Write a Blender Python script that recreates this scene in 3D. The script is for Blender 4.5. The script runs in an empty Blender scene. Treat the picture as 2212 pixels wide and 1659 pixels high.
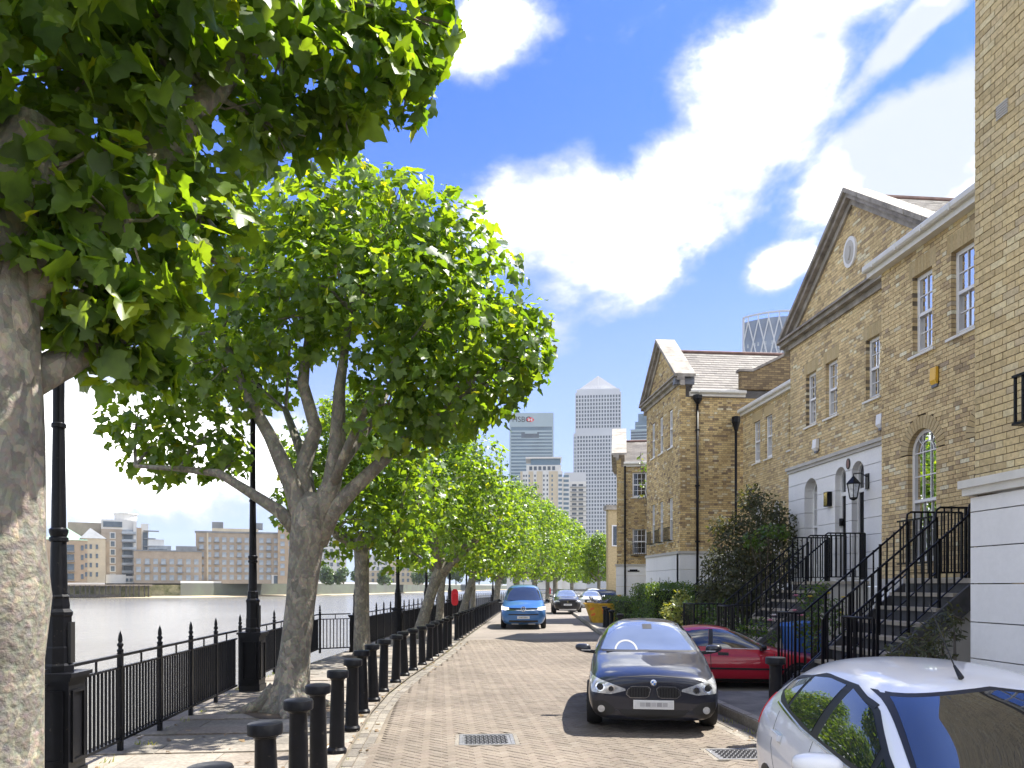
import bpy, bmesh, math, random, bisect
import numpy as np
from mathutils import Vector, Matrix
from mathutils.bvhtree import BVHTree
R = math.radians
rnd = random.Random(7)
nr = np.random.default_rng(7)
sc = bpy.context.scene
C = sc.collection
# ------------------------------------------------------------------ camera, sky, sun, exposure
CAM_H = 1.8
FPX, CXP, CYP = 1660.0, 1106.0, 1267.0          # focal length and vanishing point in a 2212 px wide picture
YAW = math.atan(156 / 1660.0)
cam = bpy.data.cameras.new('camera')
cam.sensor_width = 36.0
cam.lens = 36.0 * FPX / 2212.0
cam.shift_y = (CYP - 829.5) / 2212.0
cam.clip_start = 0.05
cam.clip_end = 6000
camo = bpy.data.objects.new('camera', cam)
camo.location = (0, 0, CAM_H)
camo.rotation_euler = (R(90), 0, -YAW)
C.objects.link(camo)
sc.camera = camo
_s, _c = math.sin(YAW), math.cos(YAW)
def at(x, y, t):
    """point seen at picture position x, y, t metres in front of the lens"""
    a, b = (x - CXP) / FPX, (CYP - y) / FPX
    return Vector((t * (_s + a * _c), t * (_c - a * _s), CAM_H + t * b))
def proj(p):
    f = _s * p[0] + _c * p[1]
    if f < 0.1: return (-9999, -9999)
    r = _c * p[0] - _s * p[1]
    return (CXP + FPX * r / f, CYP - FPX * (p[2] - CAM_H) / f)
def inframe(p, m=0):
    x, y = proj(p)
    return -m < x < 2212 + m and -m < y < 1659 + m

SUN_EL = R(58.5)
SUN_H = Vector((0.92, 0.38, 0)).normalized()
SUN_D = Vector((SUN_H.x * math.cos(SUN_EL), SUN_H.y * math.cos(SUN_EL), math.sin(SUN_EL)))
sun = bpy.data.lights.new('sun', 'SUN')
sun.energy = 2.5
sun.angle = R(0.53)
sun.color = (1.0, 0.95, 0.86)
suno = bpy.data.objects.new('sun', sun)
suno.rotation_euler = SUN_D.to_track_quat('Z', 'Y').to_euler()
suno.location = (30, 20, 60)
C.objects.link(suno)
sc.view_settings.view_transform = 'Standard'
sc.view_settings.look = 'None'
sc.view_settings.gamma = 1
sc.view_settings.exposure = 2.36
sc.view_settings.use_curve_mapping = False
sc.cycles.max_bounces = 6
sc.cycles.diffuse_bounces = 3
sc.cycles.glossy_bounces = 3
sc.cycles.transmission_bounces = 3
sc.cycles.transparent_max_bounces = 8
sc.cycles.caustics_reflective = False
sc.cycles.caustics_refractive = False

def N(nt, typ, **kw):
    n = nt.nodes.new(typ)
    for k, v in kw.items():
        if k.startswith('i_'):
            n.inputs[k[2:].replace('_', ' ')].default_value = v
        else:
            setattr(n, k, v)
    return n
def make_world():
    w = bpy.data.worlds.new('World'); sc.world = w; w.use_nodes = True
    nt = w.node_tree; L = nt.links.new
    bg = nt.nodes['Background']
    sky = N(nt, 'ShaderNodeTexSky', sky_type='NISHITA', sun_disc=False, sun_elevation=SUN_EL,
            sun_rotation=math.atan2(SUN_H.x, SUN_H.y), altitude=0, air_density=1.0, dust_density=0.6, ozone_density=2.2)
    hs = N(nt, 'ShaderNodeHueSaturation'); hs.inputs['Saturation'].default_value = 1.0; hs.inputs['Value'].default_value = 0.9
    tint = N(nt, 'ShaderNodeMixRGB', blend_type='MULTIPLY'); tint.inputs[0].default_value = 1; tint.inputs[2].default_value = (.105, .180, .41, 1)
    L(sky.outputs[0], tint.inputs[1]); L(tint.outputs[0], hs.inputs['Color'])
    tc = N(nt, 'ShaderNodeTexCoord')
    D = tc.outputs['Generated']
    def m(op, a, b=None, c=None):
        n = N(nt, 'ShaderNodeMath', operation=op)
        for i, v in enumerate((a, b, c)):
            if v is None: continue
            if isinstance(v, (int, float)): n.inputs[i].default_value = v
            else: L(v, n.inputs[i])
        return n.outputs[0]
    def dot(v, vec):
        n = N(nt, 'ShaderNodeVectorMath', operation='DOT_PRODUCT'); L(v, n.inputs[0]); n.inputs[1].default_value = vec
        return n.outputs['Value']
    nz = N(nt, 'ShaderNodeTexNoise', noise_dimensions='3D'); nz.inputs['Scale'].default_value = 5.2
    nz.inputs['Detail'].default_value = 9; nz.inputs['Roughness'].default_value = 0.60; nz.inputs['Distortion'].default_value = 0.15
    mp = N(nt, 'ShaderNodeMapping'); mp.inputs['Scale'].default_value = (1, 1, 1.5); mp.inputs['Location'].default_value = (0.3, 0.1, 0.7)
    L(D, mp.inputs['Vector']); L(mp.outputs[0], nz.inputs['Vector'])
    wp = N(nt, 'ShaderNodeTexNoise'); wp.inputs['Scale'].default_value = 1.7; wp.inputs['Detail'].default_value = 3
    L(D, wp.inputs['Vector'])
    # banks of cumulus: direction of the centre, half axes in radians, tilt
    banks = [((1540, 330), .27, .075, 36), ((1230, 460), .15, .065, 8), ((1700, 120), .17, .062, 36), ((1960, 310), .12, .06, 25),
             ((2000, 30), .13, .022, 35), ((1290, 540), .10, .035, 0), ((1045, 80), .066, .042, 20), ((1690, 575), .05, .026, 20),
             ((1950, 420), .09, .035, 25), ((2330, 300), .14, .08, 20), ((300, 960), .30, .12, 0), ((560, 1010), .16, .08, 0), ((-300, 900), .3, .15, 10)]
    tot = None
    for (px, py), r1, r2, tilt in banks:
        c = (at(px, py, 1.0) - Vector((0, 0, CAM_H))).normalized()
        e = Vector((c.y, -c.x, 0)).normalized(); up = e.cross(c).normalized()
        k = math.radians(tilt)
        e1 = e * math.cos(k) + up * math.sin(k); e2 = up * math.cos(k) - e * math.sin(k)
        a = m('POWER', m('ABSOLUTE', m('DIVIDE', dot(D, e1), r1)), 2.0)
        b = m('POWER', m('ABSOLUTE', m('DIVIDE', dot(D, e2), r2)), 2.0)
        v = m('SUBTRACT', 1.0, m('SQRT', m('ADD', a, b)))
        v = m('MULTIPLY', m('MAXIMUM', v, -0.6), 1.0)
        front = m('GREATER_THAN', dot(D, c), 0.2)
        v = m('ADD', m('MULTIPLY', m('ADD', v, 0.6), front), -0.6)
        tot = v if tot is None else m('MAXIMUM', tot, v)
    # scattered cumulus all round the rest of the sky
    ahead = (at(1106, 700, 1.0) - Vector((0, 0, CAM_H))).normalized()
    away = N(nt, 'ShaderNodeMapRange'); away.inputs['From Min'].default_value = 0.70; away.inputs['From Max'].default_value = 0.35
    L(dot(D, ahead), away.inputs['Value'])
    loose = m('SUBTRACT', m('MULTIPLY', wp.outputs['Fac'], 2.6), 0.95)
    loose = m('SUBTRACT', m('MULTIPLY', m('ADD', loose, 0.6), away.outputs[0]), 0.6)
    tot = m('MAXIMUM', tot, loose)
    dens = m('ADD', tot, m('MULTIPLY', m('SUBTRACT', nz.outputs['Fac'], 0.5), 3.0))
    mr = N(nt, 'ShaderNodeMapRange', interpolation_type='SMOOTHSTEP'); mr.inputs['From Min'].default_value = -0.16; mr.inputs['From Max'].default_value = 0.48
    L(dens, mr.inputs['Value'])
    n2 = N(nt, 'ShaderNodeTexNoise'); n2.inputs['Scale'].default_value = 4.5; n2.inputs['Detail'].default_value = 5
    L(mp.outputs[0], n2.inputs['Vector'])
    cr = N(nt, 'ShaderNodeValToRGB'); cr.color_ramp.elements[0].position = 0.43; cr.color_ramp.elements[1].position = 0.70
    cr.color_ramp.elements[0].color = (1.05, 1.15, 1.32, 1); cr.color_ramp.elements[1].color = (7.4, 7.25, 6.95, 1)
    L(n2.outputs['Fac'], cr.inputs[0])
    thick = N(nt, 'ShaderNodeMapRange', interpolation_type='SMOOTHSTEP'); thick.inputs['From Min'].default_value = 0.05; thick.inputs['From Max'].default_value = 0.85; L(dens, thick.inputs['Value'])
    cl = N(nt, 'ShaderNodeMixRGB'); cl.inputs[1].default_value = (1.1, 1.19, 1.32, 1); L(thick.outputs[0], cl.inputs[0]); L(cr.outputs[0], cl.inputs[2])
    sz = N(nt, 'ShaderNodeSeparateXYZ'); L(D, sz.inputs[0])
    hz = N(nt, 'ShaderNodeMapRange', interpolation_type='SMOOTHSTEP'); hz.inputs['From Min'].default_value = 0.56; hz.inputs['From Max'].default_value = -0.02; hz.inputs['To Max'].default_value = 0.85
    L(sz.outputs['Z'], hz.inputs['Value'])
    hm = N(nt, 'ShaderNodeMixRGB'); hm.inputs[2].default_value = (.88, 1.04, 1.3, 1); L(hz.outputs[0], hm.inputs[0]); L(hs.outputs[0], hm.inputs[1])
    mx = N(nt, 'ShaderNodeMixRGB'); L(mr.outputs[0], mx.inputs[0]); L(hm.outputs[0], mx.inputs[1]); L(cl.outputs[0], mx.inputs[2])
    L(mx.outputs[0], bg.inputs['Color'])
    bg.inputs['Strength'].default_value = 0.15
make_world()

# ------------------------------------------------------------------ helpers
def tag(o, label=None, cat=None, group=None, kind=None):
    if label: o['label'] = label
    if cat: o['category'] = cat
    if group: o['group'] = group
    if kind: o['kind'] = kind
    return o
def thing(name, label, cat, loc=(0, 0, 0), rz=0, group=None):
    o = bpy.data.objects.new(name, None); C.objects.link(o)
    o.empty_display_size = 0.2
    o.location = loc; o.rotation_euler = (0, 0, rz)
    return tag(o, label, cat, group)
class MB:
    """collects geometry for one mesh"""
    def __init__(s): s.v = []; s.f = []
    def add(s, vs, fs):
        b = len(s.v); s.v.extend([tuple(p) for p in vs]); s.f.extend([tuple(i + b for i in f) for f in fs]); return s
    def box(s, x0, x1, y0, y1, z0, z1):
        return s.add([(x0, y0, z0), (x1, y0, z0), (x1, y1, z0), (x0, y1, z0), (x0, y0, z1), (x1, y0, z1), (x1, y1, z1), (x0, y1, z1)],
                     [(3, 2, 1, 0), (4, 5, 6, 7), (0, 1, 5, 4), (1, 2, 6, 5), (2, 3, 7, 6), (3, 0, 4, 7)])
    def bar(s, p, q, w, h=None, up=(0, 0, 1)):
        p, q = Vector(p), Vector(q); h = h or w
        d = (q - p).normalized(); u = Vector(up)
        if abs(d.dot(u)) > .99: u = Vector((0, 1, 0))
        a = d.cross(u).normalized() * (w / 2); b = a.cross(d).normalized() * (h / 2)
        vs = [p - a - b, p + a - b, p + a + b, p - a + b, q - a - b, q + a - b, q + a + b, q - a + b]
        return s.add(vs, [(0, 1, 2, 3), (7, 6, 5, 4), (0, 4, 5, 1), (1, 5, 6, 2), (2, 6, 7, 3), (3, 7, 4, 0)])
    def tube(s, pts, rad, n=8, jit=0.0, cap=True):
        pts = [Vector(p) for p in pts]
        if not hasattr(rad, '__len__'): rad = [rad] * len(pts)
        b = len(s.v); ref = None
        for i, p in enumerate(pts):
            d = (pts[min(i + 1, len(pts) - 1)] - pts[max(i - 1, 0)]).normalized()
            if ref is None:
                ref = d.cross(Vector((0.3, 0.9, 0.1))).normalized()
                if ref.length < .1: ref = Vector((1, 0, 0))
            a = (ref - d * ref.dot(d)).normalized(); ref = a; c = d.cross(a)
            for k in range(n):
                t = 2 * math.pi * k / n; r = rad[i] * (1 + jit * (rnd.random() - .5))
                s.v.append(tuple(p + a * (r * math.cos(t)) + c * (r * math.sin(t))))
        for i in range(len(pts) - 1):
            for k in range(n):
                k2 = (k + 1) % n
                s.f.append((b + i * n + k, b + i * n + k2, b + (i + 1) * n + k2, b + (i + 1) * n + k))
        if cap:
            s.f.append(tuple(b + k for k in reversed(range(n)))); e = b + (len(pts) - 1) * n
            s.f.append(tuple(e + k for k in range(n)))
        return s
    def lathe(s, prof, x=0, y=0, n=16, sq=None):
        """profile of (radius, z) turned about the vertical; sq rounds towards a square when n == 4"""
        b = len(s.v); off = math.pi / n if sq else 0
        for r, z in prof:
            for k in range(n):
                t = 2 * math.pi * k / n + off
                s.v.append((x + r * math.cos(t), y + r * math.sin(t), z))
        for i in range(len(prof) - 1):
            for k in range(n):
                k2 = (k + 1) % n
                s.f.append((b + i * n + k, b + i * n + k2, b + (i + 1) * n + k2, b + (i + 1) * n + k))
        s.f.append(tuple(b + k for k in reversed(range(n)))); e = b + (len(prof) - 1) * n
        s.f.append(tuple(e + k for k in range(n)))
        return s
    def prism(s, poly, fn, d0, d1):
        """polygon of (u, z) pushed from depth d0 to d1; fn(u, z, d) -> point"""
        n = len(poly); vs = [fn(u, z, d0) for u, z in poly] + [fn(u, z, d1) for u, z in poly]
        fs = [tuple(range(n)), tuple(reversed(range(n, 2 * n)))] + [(i, n + i, n + (i + 1) % n, (i + 1) % n) for i in range(n)]
        return s.add(vs, fs)
    def mesh(s, name, smooth=False):
        me = bpy.data.meshes.new(name); me.from_pydata(s.v, [], s.f); 
        bm = bmesh.new(); bm.from_mesh(me); bmesh.ops.recalc_face_normals(bm, faces=bm.faces); bm.to_mesh(me); bm.free()
        if smooth: me.polygons.foreach_set('use_smooth', [True] * len(me.polygons))
        return me
def link(name, me, m=None, parent=None, world=True):
    o = bpy.data.objects.new(name, me)
    if m is not None and len(me.materials) == 0: me.materials.append(m)
    C.objects.link(o)
    if parent is not None:
        o.parent = parent
        if world and parent.parent is None and parent.type == 'EMPTY':
            o.matrix_parent_inverse = Matrix.Translation(-Vector(parent.location)) if abs(parent.rotation_euler[2]) < 1e-9 else \
                (Matrix.Translation(parent.location) @ Matrix.Rotation(parent.rotation_euler[2], 4, 'Z')).inverted()
    return o
def obj(name, mb, m, parent=None, world=True, smooth=False):
    return link(name, mb.mesh(name, smooth), m, parent, world)
def autosmooth(o, ang=35):
    me = o.data
    me.polygons.foreach_set('use_smooth', [True] * len(me.polygons))
    try: me.set_sharp_from_angle(angle=R(ang))
    except Exception: pass
    return o
def copy_tree(o, parent=None, loc=None, rz=None):
    c = o.copy(); C.objects.link(c); c.parent = parent
    if loc is not None: c.location = loc
    if rz is not None: c.rotation_euler[2] = rz
    for ch in o.children: copy_tree(ch, c)
    return c
def np_mesh(name, V, F):
    """V (n,3), F (m,3) arrays -> mesh"""
    me = bpy.data.meshes.new(name)
    V = np.ascontiguousarray(V, dtype=np.float32); F = np.ascontiguousarray(F, dtype=np.int32)
    me.vertices.add(len(V)); me.vertices.foreach_set('co', V.ravel())
    me.loops.add(F.size); me.loops.foreach_set('vertex_index', F.ravel())
    me.polygons.add(len(F)); me.polygons.foreach_set('loop_start', np.arange(0, F.size, 3, dtype=np.int32))
    try: me.polygons.foreach_set('loop_total', np.full(len(F), 3, dtype=np.int32))
    except Exception: pass
    me.polygons.foreach_set('use_smooth', np.ones(len(F), dtype=bool))
    me.update(calc_edges=True); me.validate()
    return me

# ------------------------------------------------------------------ materials
def new_mat(name):
    m = bpy.data.materials.new(name); m.use_nodes = True
    return m, m.node_tree, m.node_tree.nodes['Principled BSDF']
def pmat(name, col, rough=.6, metal=0., var=.12, scale=4., bump=0., bscale=40., coat=0., spec=.5, hue=None, detail=6):
    """plain material with mottling: var is the share of light/dark change, hue a second colour mixed in by the noise"""
    m, nt, b = new_mat(name); L = nt.links.new
    b.inputs['Roughness'].default_value = rough; b.inputs['Metallic'].default_value = metal
    b.inputs['Coat Weight'].default_value = coat; b.inputs['Coat Roughness'].default_value = .03
    b.inputs['Specular IOR Level'].default_value = spec
    tc = N(nt, 'ShaderNodeTexCoord')
    nz = N(nt, 'ShaderNodeTexNoise'); nz.inputs['Scale'].default_value = scale; nz.inputs['Detail'].default_value = detail
    nz.inputs['Roughness'].default_value = .6
    L(tc.outputs['Object'], nz.inputs['Vector'])
    mx = N(nt, 'ShaderNodeMixRGB')
    c1 = tuple(c * (1 - var) for c in col); c2 = tuple(min(1, c * (1 + var)) for c in (hue or col))
    mx.inputs[1].default_value = (*c1, 1); mx.inputs[2].default_value = (*c2, 1)
    mr = N(nt, 'ShaderNodeMapRange'); mr.inputs['From Min'].default_value = .3; mr.inputs['From Max'].default_value = .7
    L(nz.outputs['Fac'], mr.inputs['Value']); L(mr.outputs[0], mx.inputs[0]); L(mx.outputs[0], b.inputs['Base Color'])
    if bump:
        n2 = N(nt, 'ShaderNodeTexNoise'); n2.inputs['Scale'].default_value = bscale; n2.inputs['Detail'].default_value = 4
        L(tc.outputs['Object'], n2.inputs['Vector'])
        bp = N(nt, 'ShaderNodeBump'); bp.inputs['Strength'].default_value = bump; bp.inputs['Distance'].default_value = .01
        L(n2.outputs['Fac'], bp.inputs['Height']); L(bp.outputs[0], b.inputs['Normal'])
    return m
def island_mat(name, stops, rough=.85, grain=.25, gscale=30., bump=.4, stain=.25, sscale=.35, spec=.3, spots=0.):
    """colour picked at random for every loose piece (and every object), with grain and large stains"""
    m, nt, b = new_mat(name); L = nt.links.new
    b.inputs['Roughness'].default_value = rough; b.inputs['Specular IOR Level'].default_value = spec
    g = N(nt, 'ShaderNodeNewGeometry'); oi = N(nt, 'ShaderNodeObjectInfo')
    ad = N(nt, 'ShaderNodeMath', operation='ADD'); L(g.outputs['Random Per Island'], ad.inputs[0]); L(oi.outputs['Random'], ad.inputs[1])
    fr = N(nt, 'ShaderNodeMath', operation='FRACT'); L(ad.outputs[0], fr.inputs[0])
    cr = N(nt, 'ShaderNodeValToRGB'); cr.color_ramp.interpolation = 'LINEAR'
    el = cr.color_ramp.elements
    while len(el) < len(stops): el.new(.5)
    for e, (p, c) in zip(el, stops): e.position = p; e.color = (*c, 1)
    L(fr.outputs[0], cr.inputs[0])
    nz = N(nt, 'ShaderNodeTexNoise'); nz.inputs['Scale'].default_value = gscale; nz.inputs['Detail'].default_value = 4
    ns = N(nt, 'ShaderNodeTexNoise'); ns.inputs['Scale'].default_value = sscale; ns.inputs['Detail'].default_value = 5
    L(g.outputs['Position'], nz.inputs['Vector']); L(g.outputs['Position'], ns.inputs['Vector'])
    def rng(src, lo, hi):
        r = N(nt, 'ShaderNodeMapRange'); r.inputs['From Min'].default_value = .3; r.inputs['From Max'].default_value = .7
        r.inputs['To Min'].default_value = lo; r.inputs['To Max'].default_value = hi; L(src, r.inputs['Value']); return r.outputs[0]
    mu = N(nt, 'ShaderNodeMath', operation='MULTIPLY'); L(rng(nz.outputs['Fac'], 1 - grain, 1 + grain), mu.inputs[0]); L(rng(ns.outputs['Fac'], 1 - stain, 1 + stain), mu.inputs[1])
    mp = N(nt, 'ShaderNodeMapping'); mp.inputs['Scale'].default_value = (1.6, 1.6, .22); L(g.outputs['Position'], mp.inputs['Vector'])
    nv = N(nt, 'ShaderNodeTexNoise'); nv.inputs['Scale'].default_value = 1.2; nv.inputs['Detail'].default_value = 7; nv.inputs['Roughness'].default_value = .65; L(mp.outputs[0], nv.inputs['Vector'])
    mv = N(nt, 'ShaderNodeMath', operation='MULTIPLY'); L(mu.outputs[0], mv.inputs[0]); L(rng(nv.outputs['Fac'], 1 - stain * .9, 1 + stain * .5), mv.inputs[1])
    if spots:
        nb = N(nt, 'ShaderNodeTexNoise'); nb.inputs['Scale'].default_value = 1.15; nb.inputs['Detail'].default_value = 6; nb.inputs['Roughness'].default_value = .55; L(g.outputs['Position'], nb.inputs['Vector'])
        rb = N(nt, 'ShaderNodeMapRange', interpolation_type='SMOOTHSTEP'); rb.inputs['From Min'].default_value = .58; rb.inputs['From Max'].default_value = .70; rb.inputs['To Min'].default_value = 1.; rb.inputs['To Max'].default_value = 1 - spots; L(nb.outputs['Fac'], rb.inputs['Value'])
        mo = N(nt, 'ShaderNodeMath', operation='MULTIPLY'); L(mv.outputs[0], mo.inputs[0]); L(rb.outputs[0], mo.inputs[1]); mv = mo
    vm = N(nt, 'ShaderNodeVectorMath', operation='SCALE'); L(cr.outputs[0], vm.inputs[0]); L(mv.outputs[0], vm.inputs['Scale'])
    L(vm.outputs[0], b.inputs['Base Color'])
    bp = N(nt, 'ShaderNodeBump'); bp.inputs['Strength'].default_value = bump; bp.inputs['Distance'].default_value = .004
    L(nz.outputs['Fac'], bp.inputs['Height']); L(bp.outputs[0], b.inputs['Normal'])
    return m
BR = [(0, (0.363, 0.277, 0.167)), (0.14, (0.542, 0.407, 0.221)), (0.38, (0.667, 0.513, 0.272)), (0.62, (0.743, 0.59, 0.321)), (0.82, (0.617, 0.466, 0.252)), (0.9, (0.782, 0.725, 0.511)), (0.95, (0.426, 0.321, 0.213)), (1.0, (0.567, 0.427, 0.228))]
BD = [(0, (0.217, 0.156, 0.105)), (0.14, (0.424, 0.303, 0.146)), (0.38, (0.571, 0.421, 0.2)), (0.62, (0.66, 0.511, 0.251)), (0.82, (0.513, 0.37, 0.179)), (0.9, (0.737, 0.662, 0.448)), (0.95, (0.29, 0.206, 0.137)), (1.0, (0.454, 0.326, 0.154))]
M = {}
M['brick'] = island_mat('yellow_stock_brick', BR, grain=.18, stain=.13)
BN = [(0, (0.513, 0.403, 0.219)), (0.2, (0.648, 0.512, 0.274)), (0.5, (0.707, 0.567, 0.305)), (0.75, (0.638, 0.507, 0.288)), (0.88, (0.756, 0.648, 0.388)), (0.96, (0.541, 0.438, 0.278)), (1.0, (0.657, 0.518, 0.278))]
M['brick_near'] = island_mat('yellow_brick_even', BN, grain=.16, stain=.12)
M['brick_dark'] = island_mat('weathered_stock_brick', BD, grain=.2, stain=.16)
M['arch_brick'] = island_mat('rubbed_brick', [(0, (.46, .36, .19)), (.5, (.52, .41, .23)), (1, (.48, .36, .18))], grain=.1, stain=.1)
M['mortar'] = pmat('mortar', (.17, .135, .088), .9, var=.3, scale=3, bump=.3)
M['slate'] = island_mat('roof_slate', [(0, (.125, .115, .105)), (.3, (.165, .15, .135)), (.7, (.20, .185, .165)), (.93, (.15, .135, .125)), (1, (.27, .25, .22))], rough=.7, grain=.15, stain=.2)
M['stone'] = pmat('coping_stone', (.25, .225, .19), .85, var=.25, scale=2.5, hue=(.36, .33, .29), bump=.3)
M['stone_dark'] = pmat('weathered_stone', (.30, .27, .24), .85, var=.45, scale=3, bump=.3)
M['white'] = pmat('white_paint', (.80, .80, .80), .45, var=.02)
M['stucco'] = island_mat('white_stucco', [(0, (.83, .825, .81)), (1, (.85, .845, .83))], rough=.65, grain=.025, gscale=18, bump=.15, stain=.055, sscale=.6)
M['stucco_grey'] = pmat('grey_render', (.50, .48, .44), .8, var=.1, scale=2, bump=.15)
M['gutter'] = pmat('cream_gutter', (.72, .70, .64), .5, var=.08)
M['lead'] = pmat('lead_flashing', (.16, .17, .2), .6, var=.2)
M['black'] = pmat('black_gloss_iron', (.006, .0065, .009), .3, var=.3, scale=8, spec=.22)
def iron():
    m = pmat('black_gloss_iron', (.006, .0065, .009), .3, var=.3, scale=8, spec=.22); nt = m.node_tree; b = nt.nodes['Principled BSDF']; L = nt.links.new
    src = b.inputs['Base Color'].links[0].from_socket
    g = N(nt, 'ShaderNodeNewGeometry'); nz = N(nt, 'ShaderNodeTexNoise'); nz.inputs['Scale'].default_value = 16; nz.inputs['Detail'].default_value = 8; nz.inputs['Roughness'].default_value = .7; L(g.outputs['Position'], nz.inputs['Vector'])
    mr = N(nt, 'ShaderNodeMapRange'); mr.inputs['From Min'].default_value = .62; mr.inputs['From Max'].default_value = .72; L(nz.outputs['Fac'], mr.inputs['Value'])
    mx = N(nt, 'ShaderNodeMixRGB'); mx.inputs[2].default_value = (.07, .06, .05, 1); L(mr.outputs[0], mx.inputs[0]); L(src, mx.inputs[1]); L(mx.outputs[0], b.inputs['Base Color'])
    m2 = N(nt, 'ShaderNodeMapRange'); m2.inputs['To Min'].default_value = .26; m2.inputs['To Max'].default_value = .5; L(nz.outputs['Fac'], m2.inputs['Value']); L(m2.outputs[0], b.inputs['Roughness'])
    return m
M['black'] = iron()
M['black_matt'] = pmat('black_plastic', (.012, .012, .013), .55, var=.2)
M['rubber'] = pmat('tyre_rubber', (.015, .015, .016), .8, var=.2)
M['alloy'] = pmat('alloy', (.45, .46, .48), .3, metal=.9, var=.1)
M['chrome'] = pmat('chrome', (.75, .76, .78), .12, metal=1., var=.03)
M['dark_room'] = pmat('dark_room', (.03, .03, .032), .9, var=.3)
M['curtain'] = pmat('net_curtain', (.62, .61, .58), .9, var=.15, scale=9)
M['plate'] = pmat('number_plate', (.62, .63, .63), .4, var=.1, scale=14)
M['yellow'] = pmat('yellow_alarm', (.85, .50, .05), .4, var=.05)
def glass_mat(name, tint, rough=.02, trans=.55, f0=.05):
    m, nt, b = new_mat(name); L = nt.links.new
    nt.nodes.remove(b); out = nt.nodes['Material Output']
    gl = N(nt, 'ShaderNodeBsdfGlossy'); gl.inputs['Roughness'].default_value = rough; gl.inputs['Color'].default_value = (1, 1, 1, 1)
    tr = N(nt, 'ShaderNodeBsdfTransparent'); tr.inputs['Color'].default_value = (*[trans * c for c in (1, 1.03, 1.02)], 1)
    df = N(nt, 'ShaderNodeBsdfDiffuse'); df.inputs['Color'].default_value = (*tint, 1)
    tc = N(nt, 'ShaderNodeTexCoord'); nz = N(nt, 'ShaderNodeTexNoise'); nz.inputs['Scale'].default_value = 2.5
    L(tc.outputs['Object'], nz.inputs['Vector'])
    bp = N(nt, 'ShaderNodeBump'); bp.inputs['Strength'].default_value = .03; bp.inputs['Distance'].default_value = .02
    L(nz.outputs['Fac'], bp.inputs['Height']); L(bp.outputs[0], gl.inputs['Normal'])
    m1 = N(nt, 'ShaderNodeMixShader'); m1.inputs[0].default_value = .35; L(tr.outputs[0], m1.inputs[1]); L(df.outputs[0], m1.inputs[2])
    lw = N(nt, 'ShaderNodeFresnel'); lw.inputs['IOR'].default_value = 1.75
    m2 = N(nt, 'ShaderNodeMixShader'); L(lw.outputs[0], m2.inputs[0]); L(m1.outputs[0], m2.inputs[1]); L(gl.outputs[0], m2.inputs[2])
    L(m2.outputs[0], out.inputs['Surface'])
    return m
M['glass'] = glass_mat('window_glass', (.05, .055, .055))
def car_glass(name, col, ior=1.9, rough=.015):
    m, nt, b = new_mat(name)
    b.inputs['Base Color'].default_value = (*col, 1); b.inputs['Roughness'].default_value = rough
    b.inputs['IOR'].default_value = ior; b.inputs['Coat Weight'].default_value = .6; b.inputs['Coat Roughness'].default_value = .01
    tc = N(nt, 'ShaderNodeTexCoord'); nz = N(nt, 'ShaderNodeTexNoise'); nz.inputs['Scale'].default_value = 1.5
    nt.links.new(tc.outputs['Object'], nz.inputs['Vector'])
    mx = N(nt, 'ShaderNodeMixRGB'); mx.inputs[1].default_value = (*[c * .6 for c in col], 1); mx.inputs[2].default_value = (*[c * 1.5 for c in col], 1)
    nt.links.new(nz.outputs['Fac'], mx.inputs[0]); nt.links.new(mx.outputs[0], b.inputs['Base Color'])
    return m
M['cglass'] = car_glass('car_glass', (.018, .022, .026))
M['cglass_sky'] = car_glass('car_glass_sky_tone', (.12, .145, .19), 2.2)  # windscreens: pale blue base colour stands in for the sky reflected in the glass
def paint(name, col, metal=.3, rough=.28):
    m, nt, b = new_mat(name); L = nt.links.new
    tc = N(nt, 'ShaderNodeTexCoord'); nz = N(nt, 'ShaderNodeTexNoise'); nz.inputs['Scale'].default_value = 700; nz.inputs['Detail'].default_value = 1
    L(tc.outputs['Object'], nz.inputs['Vector'])
    mx = N(nt, 'ShaderNodeMixRGB'); mx.inputs[1].default_value = (*[c * .85 for c in col], 1); mx.inputs[2].default_value = (*[min(1, c * 1.15) for c in col], 1)
    L(nz.outputs['Fac'], mx.inputs[0])
    dn = N(nt, 'ShaderNodeTexNoise'); dn.inputs['Scale'].default_value = 1.6; dn.inputs['Detail'].default_value = 8
    L(tc.outputs['Object'], dn.inputs['Vector'])
    dm = N(nt, 'ShaderNodeMapRange'); dm.inputs['From Min'].default_value = .45; dm.inputs['From Max'].default_value = .8; dm.inputs['To Min'].default_value = 0; dm.inputs['To Max'].default_value = .10
    L(dn.outputs['Fac'], dm.inputs['Value'])
    dx = N(nt, 'ShaderNodeMixRGB'); dx.inputs[2].default_value = (.3, .27, .22, 1); L(dm.outputs[0], dx.inputs[0]); L(mx.outputs[0], dx.inputs[1])
    L(dx.outputs[0], b.inputs['Base Color'])
    b.inputs['Metallic'].default_value = metal; b.inputs['Roughness'].default_value = rough
    b.inputs['Coat Weight'].default_value = .8; b.inputs['Coat Roughness'].default_value = .03; b.inputs['Coat IOR'].default_value = 1.5; b.inputs['Specular IOR Level'].default_value = .25
    return m
M['p_black'] = paint('dark_blue_black_paint', (.010, .013, .026), .0)
M['p_white'] = paint('white_car_paint', (.88, .885, .89), .0, .3)
M['p_blue'] = paint('blue_metallic_paint', (.055, .17, .42), .45)
M['p_red'] = paint('red_car_paint', (.50, .012, .035), .0, .35)
M['p_black2'] = paint('black_car_paint', (.008, .008, .009), .1)
M['p_silver'] = paint('pale_silver_paint', (.6, .62, .64), .3)
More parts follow.
